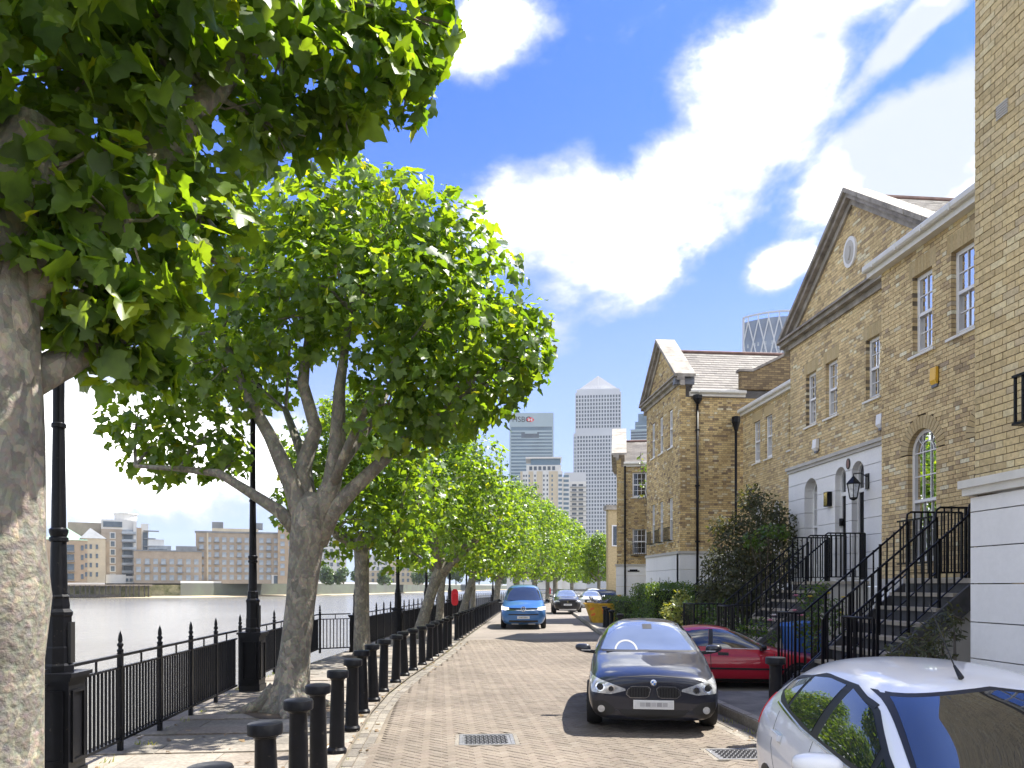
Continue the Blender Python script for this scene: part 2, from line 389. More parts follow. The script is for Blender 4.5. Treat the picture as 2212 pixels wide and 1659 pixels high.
def lamp_mat(name, col, e):
    m, nt, b = new_mat(name)
    b.inputs['Base Color'].default_value = (.6, .6, .6, 1); b.inputs['Roughness'].default_value = .1
    b.inputs['Emission Color'].default_value = (*col, 1); b.inputs['Emission Strength'].default_value = e
    return m
M['lamp_on'] = lamp_mat('headlamp_lit', (1, .96, .88), .45)
M['lamp_off'] = pmat('headlamp_clear', (.52, .54, .56), .12, metal=.35, var=.35, scale=14, coat=1)
# ------------------------------------------------------------------ the ground: river, land, road, pavements
KY = [-20, 5, 11, 13, 15.4, 18.4, 21.5, 25.35, 56, 72, 84, 96, 120, 150]
KX = [-1.12, -1.12, -1.07, -.96, -.69, -.25, .14, .57, 4.4, 7.9, 10.7, 13.9, 20.4, 29.5]
def x0(Y):
    """line of the bollards along the river side of the road"""
    i = min(max(bisect.bisect(KY, Y) - 1, 0), len(KY) - 2)
    t = (Y - KY[i]) / (KY[i + 1] - KY[i]); return KX[i] + t * (KX[i + 1] - KX[i])
def heading(Y):
    return math.atan2(x0(Y + .6) - x0(Y - .6), 1.2)
ROAD_W = 5.05
def strip(name, a, b, z, m, y0=-12., y1=150., step=1.0, kind='structure', zfn=None):
    """sheet between two offsets from the bollard line"""
    mb = MB(); ys = np.arange(y0, y1 + .01, step)
    for y in ys:
        xa = x0(y) + (a(y) if callable(a) else a); xb = x0(y) + (b(y) if callable(b) else b)
        mb.v += [(xa, y, z), (xb, y, z)]
    for i in range(len(ys) - 1): mb.f.append((2 * i, 2 * i + 1, 2 * i + 3, 2 * i + 2))
    o = obj(name, mb, m); tag(o, kind=kind); return o
def ground_mats():
    m, nt, b = new_mat('river_water'); L = nt.links.new
    b.inputs['Base Color'].default_value = (.17, .155, .14, 1); b.inputs['Roughness'].default_value = .16; b.inputs['IOR'].default_value = 1.33
    tc = N(nt, 'ShaderNodeTexCoord'); mp = N(nt, 'ShaderNodeMapping'); mp.inputs['Scale'].default_value = (.35, 1., 1)
    L(tc.outputs['Object'], mp.inputs['Vector'])
    n1 = N(nt, 'ShaderNodeTexNoise'); n1.inputs['Scale'].default_value = .45; n1.inputs['Detail'].default_value = 8; n1.inputs['Roughness'].default_value = .65
    n2 = N(nt, 'ShaderNodeTexNoise'); n2.inputs['Scale'].default_value = .05; n2.inputs['Detail'].default_value = 3
    L(mp.outputs[0], n1.inputs['Vector']); L(mp.outputs[0], n2.inputs['Vector'])
    mx = N(nt, 'ShaderNodeMixRGB'); mx.inputs[1].default_value = (.145, .135, .11, 1); mx.inputs[2].default_value = (.215, .21, .185, 1)
    L(n2.outputs['Fac'], mx.inputs[0]); L(mx.outputs[0], b.inputs['Base Color'])
    bp = N(nt, 'ShaderNodeBump'); bp.inputs['Strength'].default_value = 1.; bp.inputs['Distance'].default_value = .5
    L(n1.outputs['Fac'], bp.inputs['Height']); L(bp.outputs[0], b.inputs['Normal'])
    M['water'] = m
    M['land'] = pmat('far_ground', (.16, .15, .12), .95, var=.3, scale=.05)
    # far stretch of the paving, where single blocks can no longer be told apart
    m, nt, b = new_mat('block_paving_far'); L = nt.links.new
    b.inputs['Roughness'].default_value = .9
    tc = N(nt, 'ShaderNodeTexCoord'); mp = N(nt, 'ShaderNodeMapping'); mp.inputs['Rotation'].default_value = (0, 0, R(45))
    L(tc.outputs['Object'], mp.inputs['Vector'])
    bk = N(nt, 'ShaderNodeTexBrick'); bk.inputs['Scale'].default_value = 5; bk.inputs['Color1'].default_value = (.205, .178, .15, 1); bk.inputs['Color2'].default_value = (.175, .152, .13, 1)
    bk.inputs['Mortar'].default_value = (.17, .14, .11, 1); bk.inputs['Mortar Size'].default_value = .014
    L(mp.outputs[0], bk.inputs['Vector'])
    nz = N(nt, 'ShaderNodeTexNoise'); nz.inputs['Scale'].default_value = .45; nz.inputs['Detail'].default_value = 6
    L(tc.outputs['Object'], nz.inputs['Vector'])
    mr = N(nt, 'ShaderNodeMapRange'); mr.inputs['From Min'].default_value = .3; mr.inputs['From Max'].default_value = .7; mr.inputs['To Min'].default_value = .8; mr.inputs['To Max'].default_value = 1.2
    L(nz.outputs['Fac'], mr.inputs['Value'])
    vm = N(nt, 'ShaderNodeVectorMath', operation='SCALE'); L(bk.outputs['Color'], vm.inputs[0]); L(mr.outputs[0], vm.inputs['Scale'])
    L(vm.outputs[0], b.inputs['Base Color'])
    M['road_far'] = m
    M['paver'] = island_mat('clay_paver', [(0, (0.160, 0.135, 0.108)), (0.25, (0.178, 0.149, 0.119)), (0.5, (0.190, 0.161, 0.129)), (0.75, (0.173, 0.142, 0.116)), (0.9, (0.199, 0.172, 0.140)), (1, (0.170, 0.141, 0.114))], rough=.9, grain=.13, gscale=45, stain=.2, sscale=.35, bump=.5, spots=.22)
    M['joint'] = pmat('sand_joint', (.15, .125, .095), .95, var=.3, scale=2)
    M['flag'] = island_mat('concrete_flag', [(0, (0.201, 0.184, 0.156)), (.4, (0.246, 0.223, 0.190)), (.7, (0.283, 0.252, 0.211)), (1, (0.223, 0.191, 0.159))], rough=.9, grain=.22, gscale=25, stain=.28, sscale=.8, bump=.5, spots=.3)
    M['sett'] = island_mat('granite_sett', [(0, (0.179, 0.163, 0.139)), (.5, (0.235, 0.212, 0.175)), (1, (0.156, 0.141, 0.121))], rough=.9, grain=.25, gscale=40, stain=.2)
    M['kerb'] = island_mat('kerb_stone', [(0, (0.296, 0.267, 0.226)), (1, (0.352, 0.324, 0.274))], rough=.85, grain=.2, gscale=40, stain=.2)
    M['tarmac'] = pmat('forecourt_tarmac', (.20, .185, .165), .95, var=.3, scale=3, bump=.8, bscale=180)
    M['quay'] = pmat('quay_wall', (.16, .15, .13), .9, var=.4, scale=.5, bump=.4, bscale=6)
    M['earth'] = pmat('garden_earth', (.10, .075, .05), .95, var=.4, scale=3, bump=.6)
    M['iron'] = pmat('cast_iron_cover', (.20, .20, .205), .5, metal=.4, var=.3, scale=10, bump=.2)
ground_mats()
# river to the horizon, and the land the street stands on
mb = MB(); mb.add([(-2500, -300, -3.0), (2500, -300, -3.0), (2500, 4000, -3.0), (-2500, 4000, -3.0)], [(0, 1, 2, 3)])
river = obj('river', mb, M['water']); tag(river, 'wide grey brown river beyond the black railings', 'river', kind='structure')
mb = MB(); ys = list(np.arange(-12, 151, 3.)); n = len(ys)
for y in ys: mb.v += [(x0(y) - 2.75, y, -.03), (400, y, -.03)]
for i in range(n - 1): mb.f.append((2 * i, 2 * i + 1, 2 * i + 3, 2 * i + 2))
b0 = len(mb.v)
for y in ys: mb.v += [(x0(y) - 2.75, y, -.03), (x0(y) - 2.75, y, -5.)]
for i in range(n - 1): mb.f.append((b0 + 2 * i, b0 + 2 * i + 1, b0 + 2 * i + 3, b0 + 2 * i + 2))
b1 = len(mb.v)
e = x0(150) - 2.75
mb.add([(e, 150, -.03), (400, 150, -.03), (420, 1500, -.03), (120, 1500, -.03), (150, 600, -.03), (75, 260, -.03)], [(0, 1, 2, 3, 4, 5)])
mb.add([(e, 150, -.03), (e, 150, -5), (75, 260, -5), (75, 260, -.03), (150, 600, -5), (150, 600, -.03), (120, 1500, -5), (120, 1500, -.03)], [(0, 1, 2, 3), (3, 2, 4, 5), (5, 4, 6, 7)])
ground = obj('ground', mb, M['land']); tag(ground, kind='structure')
PAVE_END = 26.0
road = strip('road', .16, ROAD_W - .1, -.008, M['road_far'], PAVE_END - .5, 150)
bed = strip('road_bed', .10, ROAD_W, -.012, M['joint'], -12, PAVE_END)
def pave_road():
    """herringbone of clay pavers, 200 x 100, laid at 45 degrees to the kerb"""
    near, rest = [], MB()
    l, w, g, h = .20, .10, .0035, .02
    cand = []
    c45 = math.sqrt(.5)
    # herringbone tile: rows step (0.1, 0.1), pairs step (0.2, -0.2) / (0.2+..)
    for i in range(-95, 110):
        for j in range(-22, 24):
            ox = i * w + j * l; oy = i * w - j * l
            for hor in (True, False):
                u0, v0 = (ox, oy) if hor else (ox + l, oy - w)
                du, dv = (l, w) if hor else (w, l)
                cu, cv = u0 + du / 2, v0 + dv / 2
                X = (cu - cv) * c45 + 1.5; Y = (cu + cv) * c45 + 14
                if Y < 3.3 or Y > PAVE_END: continue
                xb = x0(Y)
                if X < xb + .36 or X > xb + ROAD_W - .42: continue
                cand.append((X, Y, hor))
    def covered(X, Y):
        return (.16 < X < .94 and 8.68 < Y < 9.40) or (2.84 < X < 3.64 and 7.69 < Y < 8.31)
    cand = [c for c in cand if not covered(c[0], c[1])]
    cand.sort(key=lambda c: c[0] ** 2 + c[1] ** 2 if inframe((c[0], c[1], 0), -15) else 1e9)
    def bevbox(x, y, ang, L_, W_, zt):
        a, b_ = L_ / 2 - g, W_ / 2 - g; q = .006
        vs = []
        for sx, sy in ((-1, -1), (1, -1), (1, 1), (-1, 1)): vs.append((sx * a, sy * b_, zt - h))
        for sx, sy in ((-1, -1), (1, -1), (1, 1), (-1, 1)): vs.append((sx * a, sy * b_, zt - q))
        for sx, sy in ((-1, -1), (1, -1), (1, 1), (-1, 1)): vs.append((sx * (a - q), sy * (b_ - q), zt))
        ca, sa = math.cos(ang), math.sin(ang)
        vs = [(x + p[0] * ca - p[1] * sa, y + p[0] * sa + p[1] * ca, p[2]) for p in vs]
        fs = [(8, 9, 10, 11)]
        for k in range(4):
            k2 = (k + 1) % 4
            fs += [(k, k2, 4 + k2, 4 + k), (4 + k, 4 + k2, 8 + k2, 8 + k)]
        return vs, fs
    vs, fs = bevbox(0, 0, 0, l, w, 0)
    one = MB(); one.add(vs, fs); me = one.mesh('paver'); me.materials.append(M['paver'])
    for k, (X, Y, hor) in enumerate(cand):
        ang = R(45) + (0 if hor else R(90)) + rnd.uniform(-.012, .012); dz = rnd.uniform(-.0022, .0022)
        if k < 300:
            o = bpy.data.objects.new('paver', me); C.objects.link(o); o.location = (X, Y, dz); o.rotation_euler = (0, 0, ang)
            o.parent = bed
        else:
            v_, f_ = bevbox(X, Y, ang, l, w, dz); rest.add(v_, f_)
    o = link('paving_blocks', fast_mesh('paving_blocks', rest), M['paver'], bed); tag(o, kind='stuff')
def fast_mesh(name, mb):
    me = bpy.data.meshes.new(name); me.from_pydata(mb.v, [], mb.f); return me
pave_road()
# a course of edging blocks down each side of the road
def edging(off, w, l, m, name, parent, z=0., y0=3.2, y1=PAVE_END, limit=300, h=.03):
    Y = y0; me = MB().box(-w / 2 + .004, w / 2 - .004, -l / 2 + .004, l / 2 - .004, -h, 0).mesh(name); me.materials.append(m)
    while Y < y1:
        o = bpy.data.objects.new(name, me); C.objects.link(o); o.parent = parent
        o.location = (x0(Y) + off, Y, z + rnd.uniform(-.003, .003)); o.rotation_euler = (0, 0, -heading(Y) + rnd.uniform(-.02, .02))
        Y += l
for k, off in enumerate((.285, .165)):
    edging(off, .115, .215, M['sett'], 'edging_block', bed, z=-.001)
edging(ROAD_W - .36, .115, .215, M['sett'], 'edging_block', bed, z=-.001)
edging(ROAD_W - .235, .115, .215, M['sett'], 'edging_block', bed, z=-.004)
# riverside pavement of concrete flags
pave = strip('pavement', -2.72, .11, .022, M['joint'], -12, 150)
def flags():
    seen = 0; Y = 2.4; row = 0
    cache = {}
    while Y < 27:
        d = .45 + .15 * (row % 2)
        x = -2.68 + (0 if row % 2 else -.0); k = 0
        while x < .02:
            w = (.75, .6, .9)[(row * 2 + k) % 3]; w = min(w, .09 - x)
            if w > .2:
                key = (round(w, 3), d)
                if key not in cache:
                    me = MB().box(-w / 2 + .005, w / 2 - .005, -d / 2 + .005, d / 2 - .005, -.02, 0).mesh('flagstone'); me.materials.append(M['flag']); cache[key] = me
                o = bpy.data.objects.new('flagstone', cache[key]); C.objects.link(o); o.parent = pave
                o.location = (x0(Y) + x + w / 2, Y, .034 + rnd.uniform(-.004, .004)); o.rotation_euler = (rnd.uniform(-.004, .004), rnd.uniform(-.004, .004), -heading(Y))
            x += w; k += 1
        Y += d; row += 1
flags()
# far run of the pavement is one sheet over the bed
far = strip('pavement_far', -2.70, .09, .032, M['flag'], 27.2, 150); 
# raised forecourts on the house side behind a kerb
def forecourt():
    """raised behind the kerb, falling into a shallow parking bay between the two flights of stairs"""
    mb = MB(); ys = list(np.arange(-12, 24, .4)) + list(np.arange(24, 151, 2.)); offs = [.13, .25, .5, .8, 1.2, 1.7, 2.5, 3.5, 6, 10, 34]
    sm = lambda t: (lambda q: q * q * (3 - 2 * q))(max(0, min(1, t)))
    for y in ys:
        for o in offs:
            dip = .21 * sm((o - .25) / .9) * sm((y - 12.0) / .6) * sm((16.2 - y) / .7)
            mb.v.append((x0(y) + ROAD_W + o, y, .11 - dip))
    n = len(offs)
    for i in range(len(ys) - 1):
        for k in range(n - 1): mb.f.append((i * n + k, i * n + k + 1, (i + 1) * n + k + 1, (i + 1) * n + k))
    return tag(obj('forecourt', mb, M['tarmac'], smooth=True), kind='structure')
fore = forecourt()
def kerbs():
    me = MB().box(-.075, .075, -.445, .445, -.15, 0).mesh('kerb_stone'); me.materials.append(M['kerb'])
    bm = bmesh.new(); bm.from_mesh(me); bmesh.ops.bevel(bm, geom=bm.edges[:], offset=.015, segments=2, affect='EDGES'); bm.to_mesh(me); bm.free()
    Y = 3.
    while Y < 75:
        if not (16.0 < Y < 0):
            o = bpy.data.objects.new('kerb_stone', me); C.objects.link(o); o.parent = fore
            o.location = (x0(Y) + ROAD_W + .07, Y, .125 + rnd.uniform(-.004, .004)); o.rotation_euler = (0, 0, -heading(Y) + rnd.uniform(-.008, .008))
        Y += .9
kerbs()
def manhole(name, label, cx, cy, w, d, rz):
    t = thing(name, label, 'drain cover', (cx, cy, 0), rz)
    fr = MB()
    for a, b_, c, e in ((-w / 2, w / 2, -d / 2, -d / 2 + .04), (-w / 2, w / 2, d / 2 - .04, d / 2), (-w / 2, -w / 2 + .04, -d / 2 + .04, d / 2 - .04), (w / 2 - .04, w / 2, -d / 2 + .04, d / 2 - .04)):
        fr.box(a, b_, c, e, -.015, .004)
    obj('frame', fr, M['iron'], t, False)
    obj('plate', MB().box(-w / 2 + .043, w / 2 - .043, -d / 2 + .043, d / 2 - .043, -.015, -.002), M['iron'], t, False)
    ribs = MB(); nx = int((w - .1) / .05); ny = int((d - .1) / .045)
    for i in range(nx):
        for j in range(ny):
            x = -w / 2 + .06 + i * .05 + (.02 if j % 2 else 0); y = -d / 2 + .06 + j * .045
            ribs.box(x, x + .033, y, y + .02, -.0025, .004)
    o = obj('tread_studs', ribs, M['black_matt'], t, False); tag(o, kind='stuff')
    # surround of pale concrete
    s = MB(); m = .05
    for a, b_, c, e in ((-w / 2 - m, w / 2 + m, -d / 2 - .035, -d / 2 - .004), (-w / 2 - m, w / 2 + m, d / 2 + .004, d / 2 + .035), (-w / 2 - m, -w / 2 - .004, -d / 2, d / 2), (w / 2 + .004, w / 2 + m, -d / 2, d / 2)):
        s.box(a, b_, c, e, -.02, .001)
    obj('surround', s, M['sett'], t, False)
    return t
manhole('drain_cover', 'rectangular iron drain cover set in the paving in front of the bollards', 0.55, 9.04, .64, .62, R(-2))
manhole('drain_cover', 'worn iron drain cover in the paving beside the white hatchback', 3.24, 8.0, .66, .52, R(-3))
# ------------------------------------------------------------------ bollards, railings, lamp posts
def bollard_mesh(n=20):
    mb = MB(); mb.lathe([(.105, 0), (.105, .035), (.085, .06), (.082, .09), (.074, .55), (.068, .76), (.070, .775), (.082, .785), (.084, .79), (.110, .797), (.114, .803), (.115, .862), (.110, .872), (.10, .876), (.0, .880)], n=n)
    me = mb.mesh('bollard'); me.materials.append(M['black'])
    me.polygons.foreach_set('use_smooth', [True] * len(me.polygons))
    try: me.set_sharp_from_angle(angle=R(32))
    except Exception: pass
    return me
bol_me, bol_far = bollard_mesh(), bollard_mesh(10)
ORD = ['first', 'second', 'third', 'fourth', 'fifth', 'sixth', 'seventh', 'eighth', 'ninth', 'tenth', 'eleventh', 'twelfth', 'thirteenth', 'fourteenth', 'fifteenth', 'sixteenth', 'seventeenth', 'eighteenth', 'nineteenth', 'twentieth']
def bollards():
    Ys = [3.95, 5.16, 6.21, 7.15, 8.32, 9.61, 10.87, 12.0, 13.08, 14.31, 15.36, 16.32, 17.44, 18.41, 19.49, 20.45, 21.51, 22.7]
    Y = 25.2
    while Y < 56: Ys.append(Y); Y += 1.28
    n = len(Ys)
    for i, Y in enumerate(Ys):
        o = bpy.data.objects.new('bollard', bol_me if Y < 20 else bol_far); C.objects.link(o)
        o.location = (x0(Y), Y, .034); o.rotation_euler = (rnd.uniform(-.03, .03), rnd.uniform(-.03, .03), rnd.uniform(0, 6))
        if i == 0: lab = 'black iron bollard nearest the camera, only its flat cap showing at the bottom edge'
        elif i < 18: lab = 'black iron bollard on the river side, %s whole one along the row' % ORD[i - 1] if i > 1 else 'black iron bollard with a flat cap, front one of the row by the trees'
        else:
            k = n - 1 - i
            lab = ('black iron bollard, last of the riverside row beside the blue van' if k == 0 else 'black iron bollard in the close set far stretch of the riverside row')
        tag(o, lab, 'bollard', 'bollards along the river side of the road')
    spots = [(3.86, 8.55, .11, 'black iron bollard standing on the forecourt kerb behind the white hatchback'),
             (6.8, 31.3, .1, 'black bollard in front of the yellow skip, tallest of the four'), (6.45, 29.2, .1, 'black bollard in front of the yellow skip, second from its left'),
             (6.0, 26.5, .1, 'black bollard in front of the yellow skip, third from its left'), (5.4, 22.7, .1, 'black bollard just above the roof of the dark blue car, lowest of the four')]
    for x, y, z, lab in spots:
        o = bpy.data.objects.new('bollard', bol_me if y < 20 else bol_far); C.objects.link(o); o.location = (x, y, z)
        tag(o, lab, 'bollard', 'bollards on the house side')
bollards()
FOFF = -2.34
def fp(Y, off=FOFF, z=0.): return Vector((x0(Y) + off, Y, z))
def post_mesh():
    mb = MB(); mb.box(-.025, .025, -.025, .025, 0, 1.06)
    mb.lathe([(.028, 1.06), (.036, 1.075), (.036, 1.09), (.022, 1.10), (.022, 1.12), (.034, 1.135), (.034, 1.15), (.018, 1.17), (.026, 1.19), (.020, 1.24), (.0, 1.30)], n=8)
    me = mb.mesh('post'); me.materials.append(M['black']); return me
post_me = post_mesh()
def railing(a, b, label, gap, first=True, detail=True, bay=1.13):
    """one run of railings between two lamp plinths: posts with spear heads, three rails, pickets"""
    a, b = Vector(a), Vector(b); d = b - a; Ln = d.length; d.normalize(); ang = math.atan2(d.y, d.x)
    t = thing('riverside_railing', label, 'railing', a, 0, 'railings along the river')
    for z, w, h in ((1.03, .045, .03), (.90, .04, .022), (.12, .04, .03)):
        obj('rail', MB().bar(a + Vector((0, 0, z)), b + Vector((0, 0, z)), w, h), M['black'], t)
    nb = max(1, round(Ln / bay)); st = Ln / nb
    pk = MB().box(-.0105, .0105, -.0105, .0105, .12, .90).mesh('picket'); pk.materials.append(M['black'])
    sp = MB().box(-.009, .009, -.009, .009, .90, 1.03).mesh('spacer'); sp.materials.append(M['black'])
    def put(nm, me, s):
        o = bpy.data.objects.new(nm, me); C.objects.link(o); o.parent = t; o.location = d * s; o.rotation_euler = (0, 0, ang)
    many = MB()
    for i in range(nb + 1):
        if 0 < i < nb or (i == 0 and first): put('post', post_me, i * st)
        if i < nb:
            put('spacer', sp, (i + .5) * st)
            n = max(2, round(st / gap))
            for k in range(1, n):
                if detail: put('picket', pk, i * st + k * st / n)
                else:
                    p = a + d * (i * st + k * st / n); many.box(p.x - .011, p.x + .011, p.y - .011, p.y + .011, .12, .9)
    if not detail:
        o = obj('pickets', many, M['black'], t); tag(o, kind='stuff')
    return t
def lamp_parts():
    t = thing('lamp_post', '', 'lamp post')
    mb = MB(); mb.box(-.175, .175, -.175, .175, 0, .12); mb.box(-.16, .16, -.16, .16, .12, .93); mb.box(-.185, .185, -.185, .185, .93, .965); mb.box(-.205, .205, -.205, .205, .965, 1.0)
    obj('plinth', mb, M['black'], t, False)
    fr = MB()
    for s in (-1, 1):
        for (u0, u1, z0, z1) in ((-.12, .12, .2, .225), (-.12, .12, .82, .845), (-.12, -.095, .225, .82), (.095, .12, .225, .82)):
            fr.box(u0, u1, s * .172 - .008, s * .172 + .008, z0, z1); fr.box(s * .172 - .008, s * .172 + .008, u0, u1, z0, z1)
    obj('plinth_moulding', fr, M['black'], t, False)
    b = MB().lathe([(0.1305, 1.0), (0.1305, 1.06), (0.1175, 1.08), (0.1175, 1.22), (0.1114, 1.235), (0.1114, 1.50), (0.1218, 1.515), (0.1218, 1.54), (0.0957, 1.57), (0.0957, 1.60), (0.0870, 1.66), (0.0914, 1.68), (0.0740, 1.70)], n=8)
    obj('base', b, M['black'], t, False)
    s = MB().lathe([(0.0722, 1.70), (0.0653, 2.1), (0.0626, 2.17), (0.0783, 2.18), (0.0783, 2.21), (0.0644, 2.22), (0.0783, 2.26), (0.0783, 2.285), (0.0609, 2.30), (0.0505, 3.2), (0.0609, 3.205), (0.0609, 3.24), (0.0487, 3.25), (0.0435, 4.6), (0.0566, 4.62), (0.0566, 4.66), (0.0348, 4.7), (0.0348, 4.8)], n=14)
    autosmooth(obj('shaft', s, M['black'], t, False))
    obj('access_door', MB().box(.09, .124, -.04, .04, 1.08, 1.45), M['black_matt'], t, False)
    ln = MB().lathe([(.06, 4.8), (.10, 4.83), (.17, 5.2), (.18, 5.22), (.18, 5.25), (.10, 5.36), (.04, 5.40), (.04, 5.46), (.0, 5.5)], n=6)
    obj('lantern', ln, M['black'], t, False)
    gl = MB().lathe([(.095, 4.85), (.165, 5.18)], n=6); obj('lantern_glass', gl, M['lamp_off'], t, False)
    return t
LY = [7.3, 13.4, 21.2, 27.6, 34.7, 44., 54.6, 68., 83., 100.]
lamp0 = lamp_parts()
LLAB = ['tall black lamp post on a square plinth beside the nearest trunk', 'black lamp post on a plinth behind the big plane tree', 'black lamp post beside the straight second trunk, where the railing turns',
        'slim black lamp post between the straight trunk and the forked leaning trunk', 'slim black lamp post just behind the forked leaning trunk', 'slim black lamp post beyond the red lifebuoy cabinet, behind two crossing trunks',
        'thin far lamp post left of the blue van', 'thin far lamp post above the bollards end, touching the blue van', 'thin far lamp post above the roof of the blue van', 'thinnest far lamp post between the van and the black car']
for i, Y in enumerate(LY):
    o = lamp0 if i == 0 else copy_tree(lamp0)
    p = fp(Y); o.location = (p.x, p.y, .03); o.rotation_euler[2] = -heading(Y); tag(o, LLAB[i], group='lamp posts along the river')
RUNS = [(2.2, 7.1, 'black railing at the left edge behind the nearest trunk', .09, True), (7.5, 13.2, 'black spear topped railing from the nearest lamp post to the big plane tree', .09, True),
        (13.6, 20.4, 'black railing running behind the big plane tree', .09, True), (21.4, 27.4, 'black railing between the straight trunk and the next lamp post', .10, True),
        (27.8, 34.5, 'black railing behind the forked leaning trunk', .10, False), (34.9, 43.8, 'black railing beside the red lifebuoy cabinet', .12, False),
        (44.2, 54.4, 'distant black railing left of the blue van', .16, False), (54.8, 67.8, 'distant black railing hidden in part by the blue van', .2, False), (68.2, 99.8, 'farthest black railing along the river behind the parked cars', .3, False)]
for y0_, y1_, lab, gap, det in RUNS:
    if y1_ < 21:
        xa, xb = -3.44, (-3.40 if y1_ < 14 else -3.30)
        if y1_ > 14: railing((-3.42, y0_, .03), (-3.2, 20.75, .03), lab, gap, True, det)
        else: railing((-3.44, y0_, .03), (-3.38 if y1_ > 10 else -3.44, y1_, .03), lab, gap, True, det)
    else: railing(fp(y0_, z=.03), fp(y1_, z=.03), lab, gap, True, det)
railing((-3.17, 20.8, .03), (-2.42, 21.2, .03), 'short return of black railing set across the path beside the straight trunk', .10, True, True, .8)
# pull the first lamp posts onto the straight run of railing
lam = [o for o in C.objects if o.name.startswith('lamp_post')]
for o in lam:
    if o.location.y < 15: o.location.x = -3.43 if o.location.y < 10 else -3.16
def lifebuoy(x, y, lab):
    t = thing('lifebuoy_cabinet', lab, 'lifebuoy', (x, y, .03), R(8), 'red lifebuoy cabinets')
    obj('post', MB().box(-.05, .05, -.04, .04, 0, 1.25), M['black'], t, False)
    mb = MB(); pr = [(-.30, 1.12), (-.34, 1.3), (-.34, 1.62), (-.30, 1.80), (-.16, 1.92), (.16, 1.92), (.30, 1.80), (.34, 1.62), (.34, 1.3), (.30, 1.12), (.16, 1.02), (-.16, 1.02)]
    mb.prism(pr, lambda u, z, d: (u * .62, d, z), -.11, -.02)
    obj('housing', mb, M['red'], t, False)
    ring = MB(); pts = [(.15 * math.cos(k * math.pi / 9), -.135, 1.47 + .2 * math.sin(k * math.pi / 9)) for k in range(19)]
    ring.tube(pts, .035, 8); obj('ring', ring, M['red'], t, False, True)
    t.scale = (.78, .78, .86)
    return t
M['red'] = pmat('red_plastic', (.62, .015, .03), .4, var=.08)
lifebuoy(.70, 36.5, 'red lifebuoy cabinet on a black post beside the two crossing trunks')
lifebuoy(5.9, 62., 'small red lifebuoy cabinet seen between the blue van and the black car')
lifebuoy(12.6, 88., 'tiny red lifebuoy cabinet above the white car')
# ------------------------------------------------------------------ brick houses
COURSE = .075
class Face:
    """a wall face: plane 'x' stands at x = pos and looks to -x (u runs along y); plane 'y' stands at y = pos and looks to -y (u runs along x)"""
    def __init__(s, plane, pos): s.plane, s.pos = plane, pos
    def p(s, u, z, d=0.):
        return (s.pos + d, u, z) if s.plane == 'x' else (u, s.pos + d, z)
    def box(s, mb, u0, u1, z0, z1, d0, d1):
        return mb.box(s.pos + d0, s.pos + d1, u0, u1, z0, z1) if s.plane == 'x' else mb.box(u0, u1, s.pos + d0, s.pos + d1, z0, z1)
    def fn(s): return lambda u, z, d: s.p(u, z, d)
def cut(a, b, holes):
    out = [(a, b)]
    for h0, h1 in holes:
        nx = []
        for p, q in out:
            if h1 <= p or h0 >= q: nx.append((p, q)); continue
            if h0 > p: nx.append((p, h0))
            if h1 < q: nx.append((h1, q))
        out = nx
    return out
def hole_at(o, z):
    """interval taken by an opening at height z (arched heads narrow towards the crown)"""
    u0, u1, z0, z1 = o['u0'], o['u1'], o['z0'], o['z1']
    if not z0 - .001 <= z <= z1: return None
    if o.get('arch'):
        r = (u1 - u0) / 2; zs = z1 - r; ro = r + o.get('ring', 0)
        c = (u0 + u1) / 2
        if z > zs:
            k = math.sqrt(max(0, ro * ro - (z - zs) ** 2)); return (c - k, c + k)
    return (u0, u1)
BRICKS_SOLO = 300
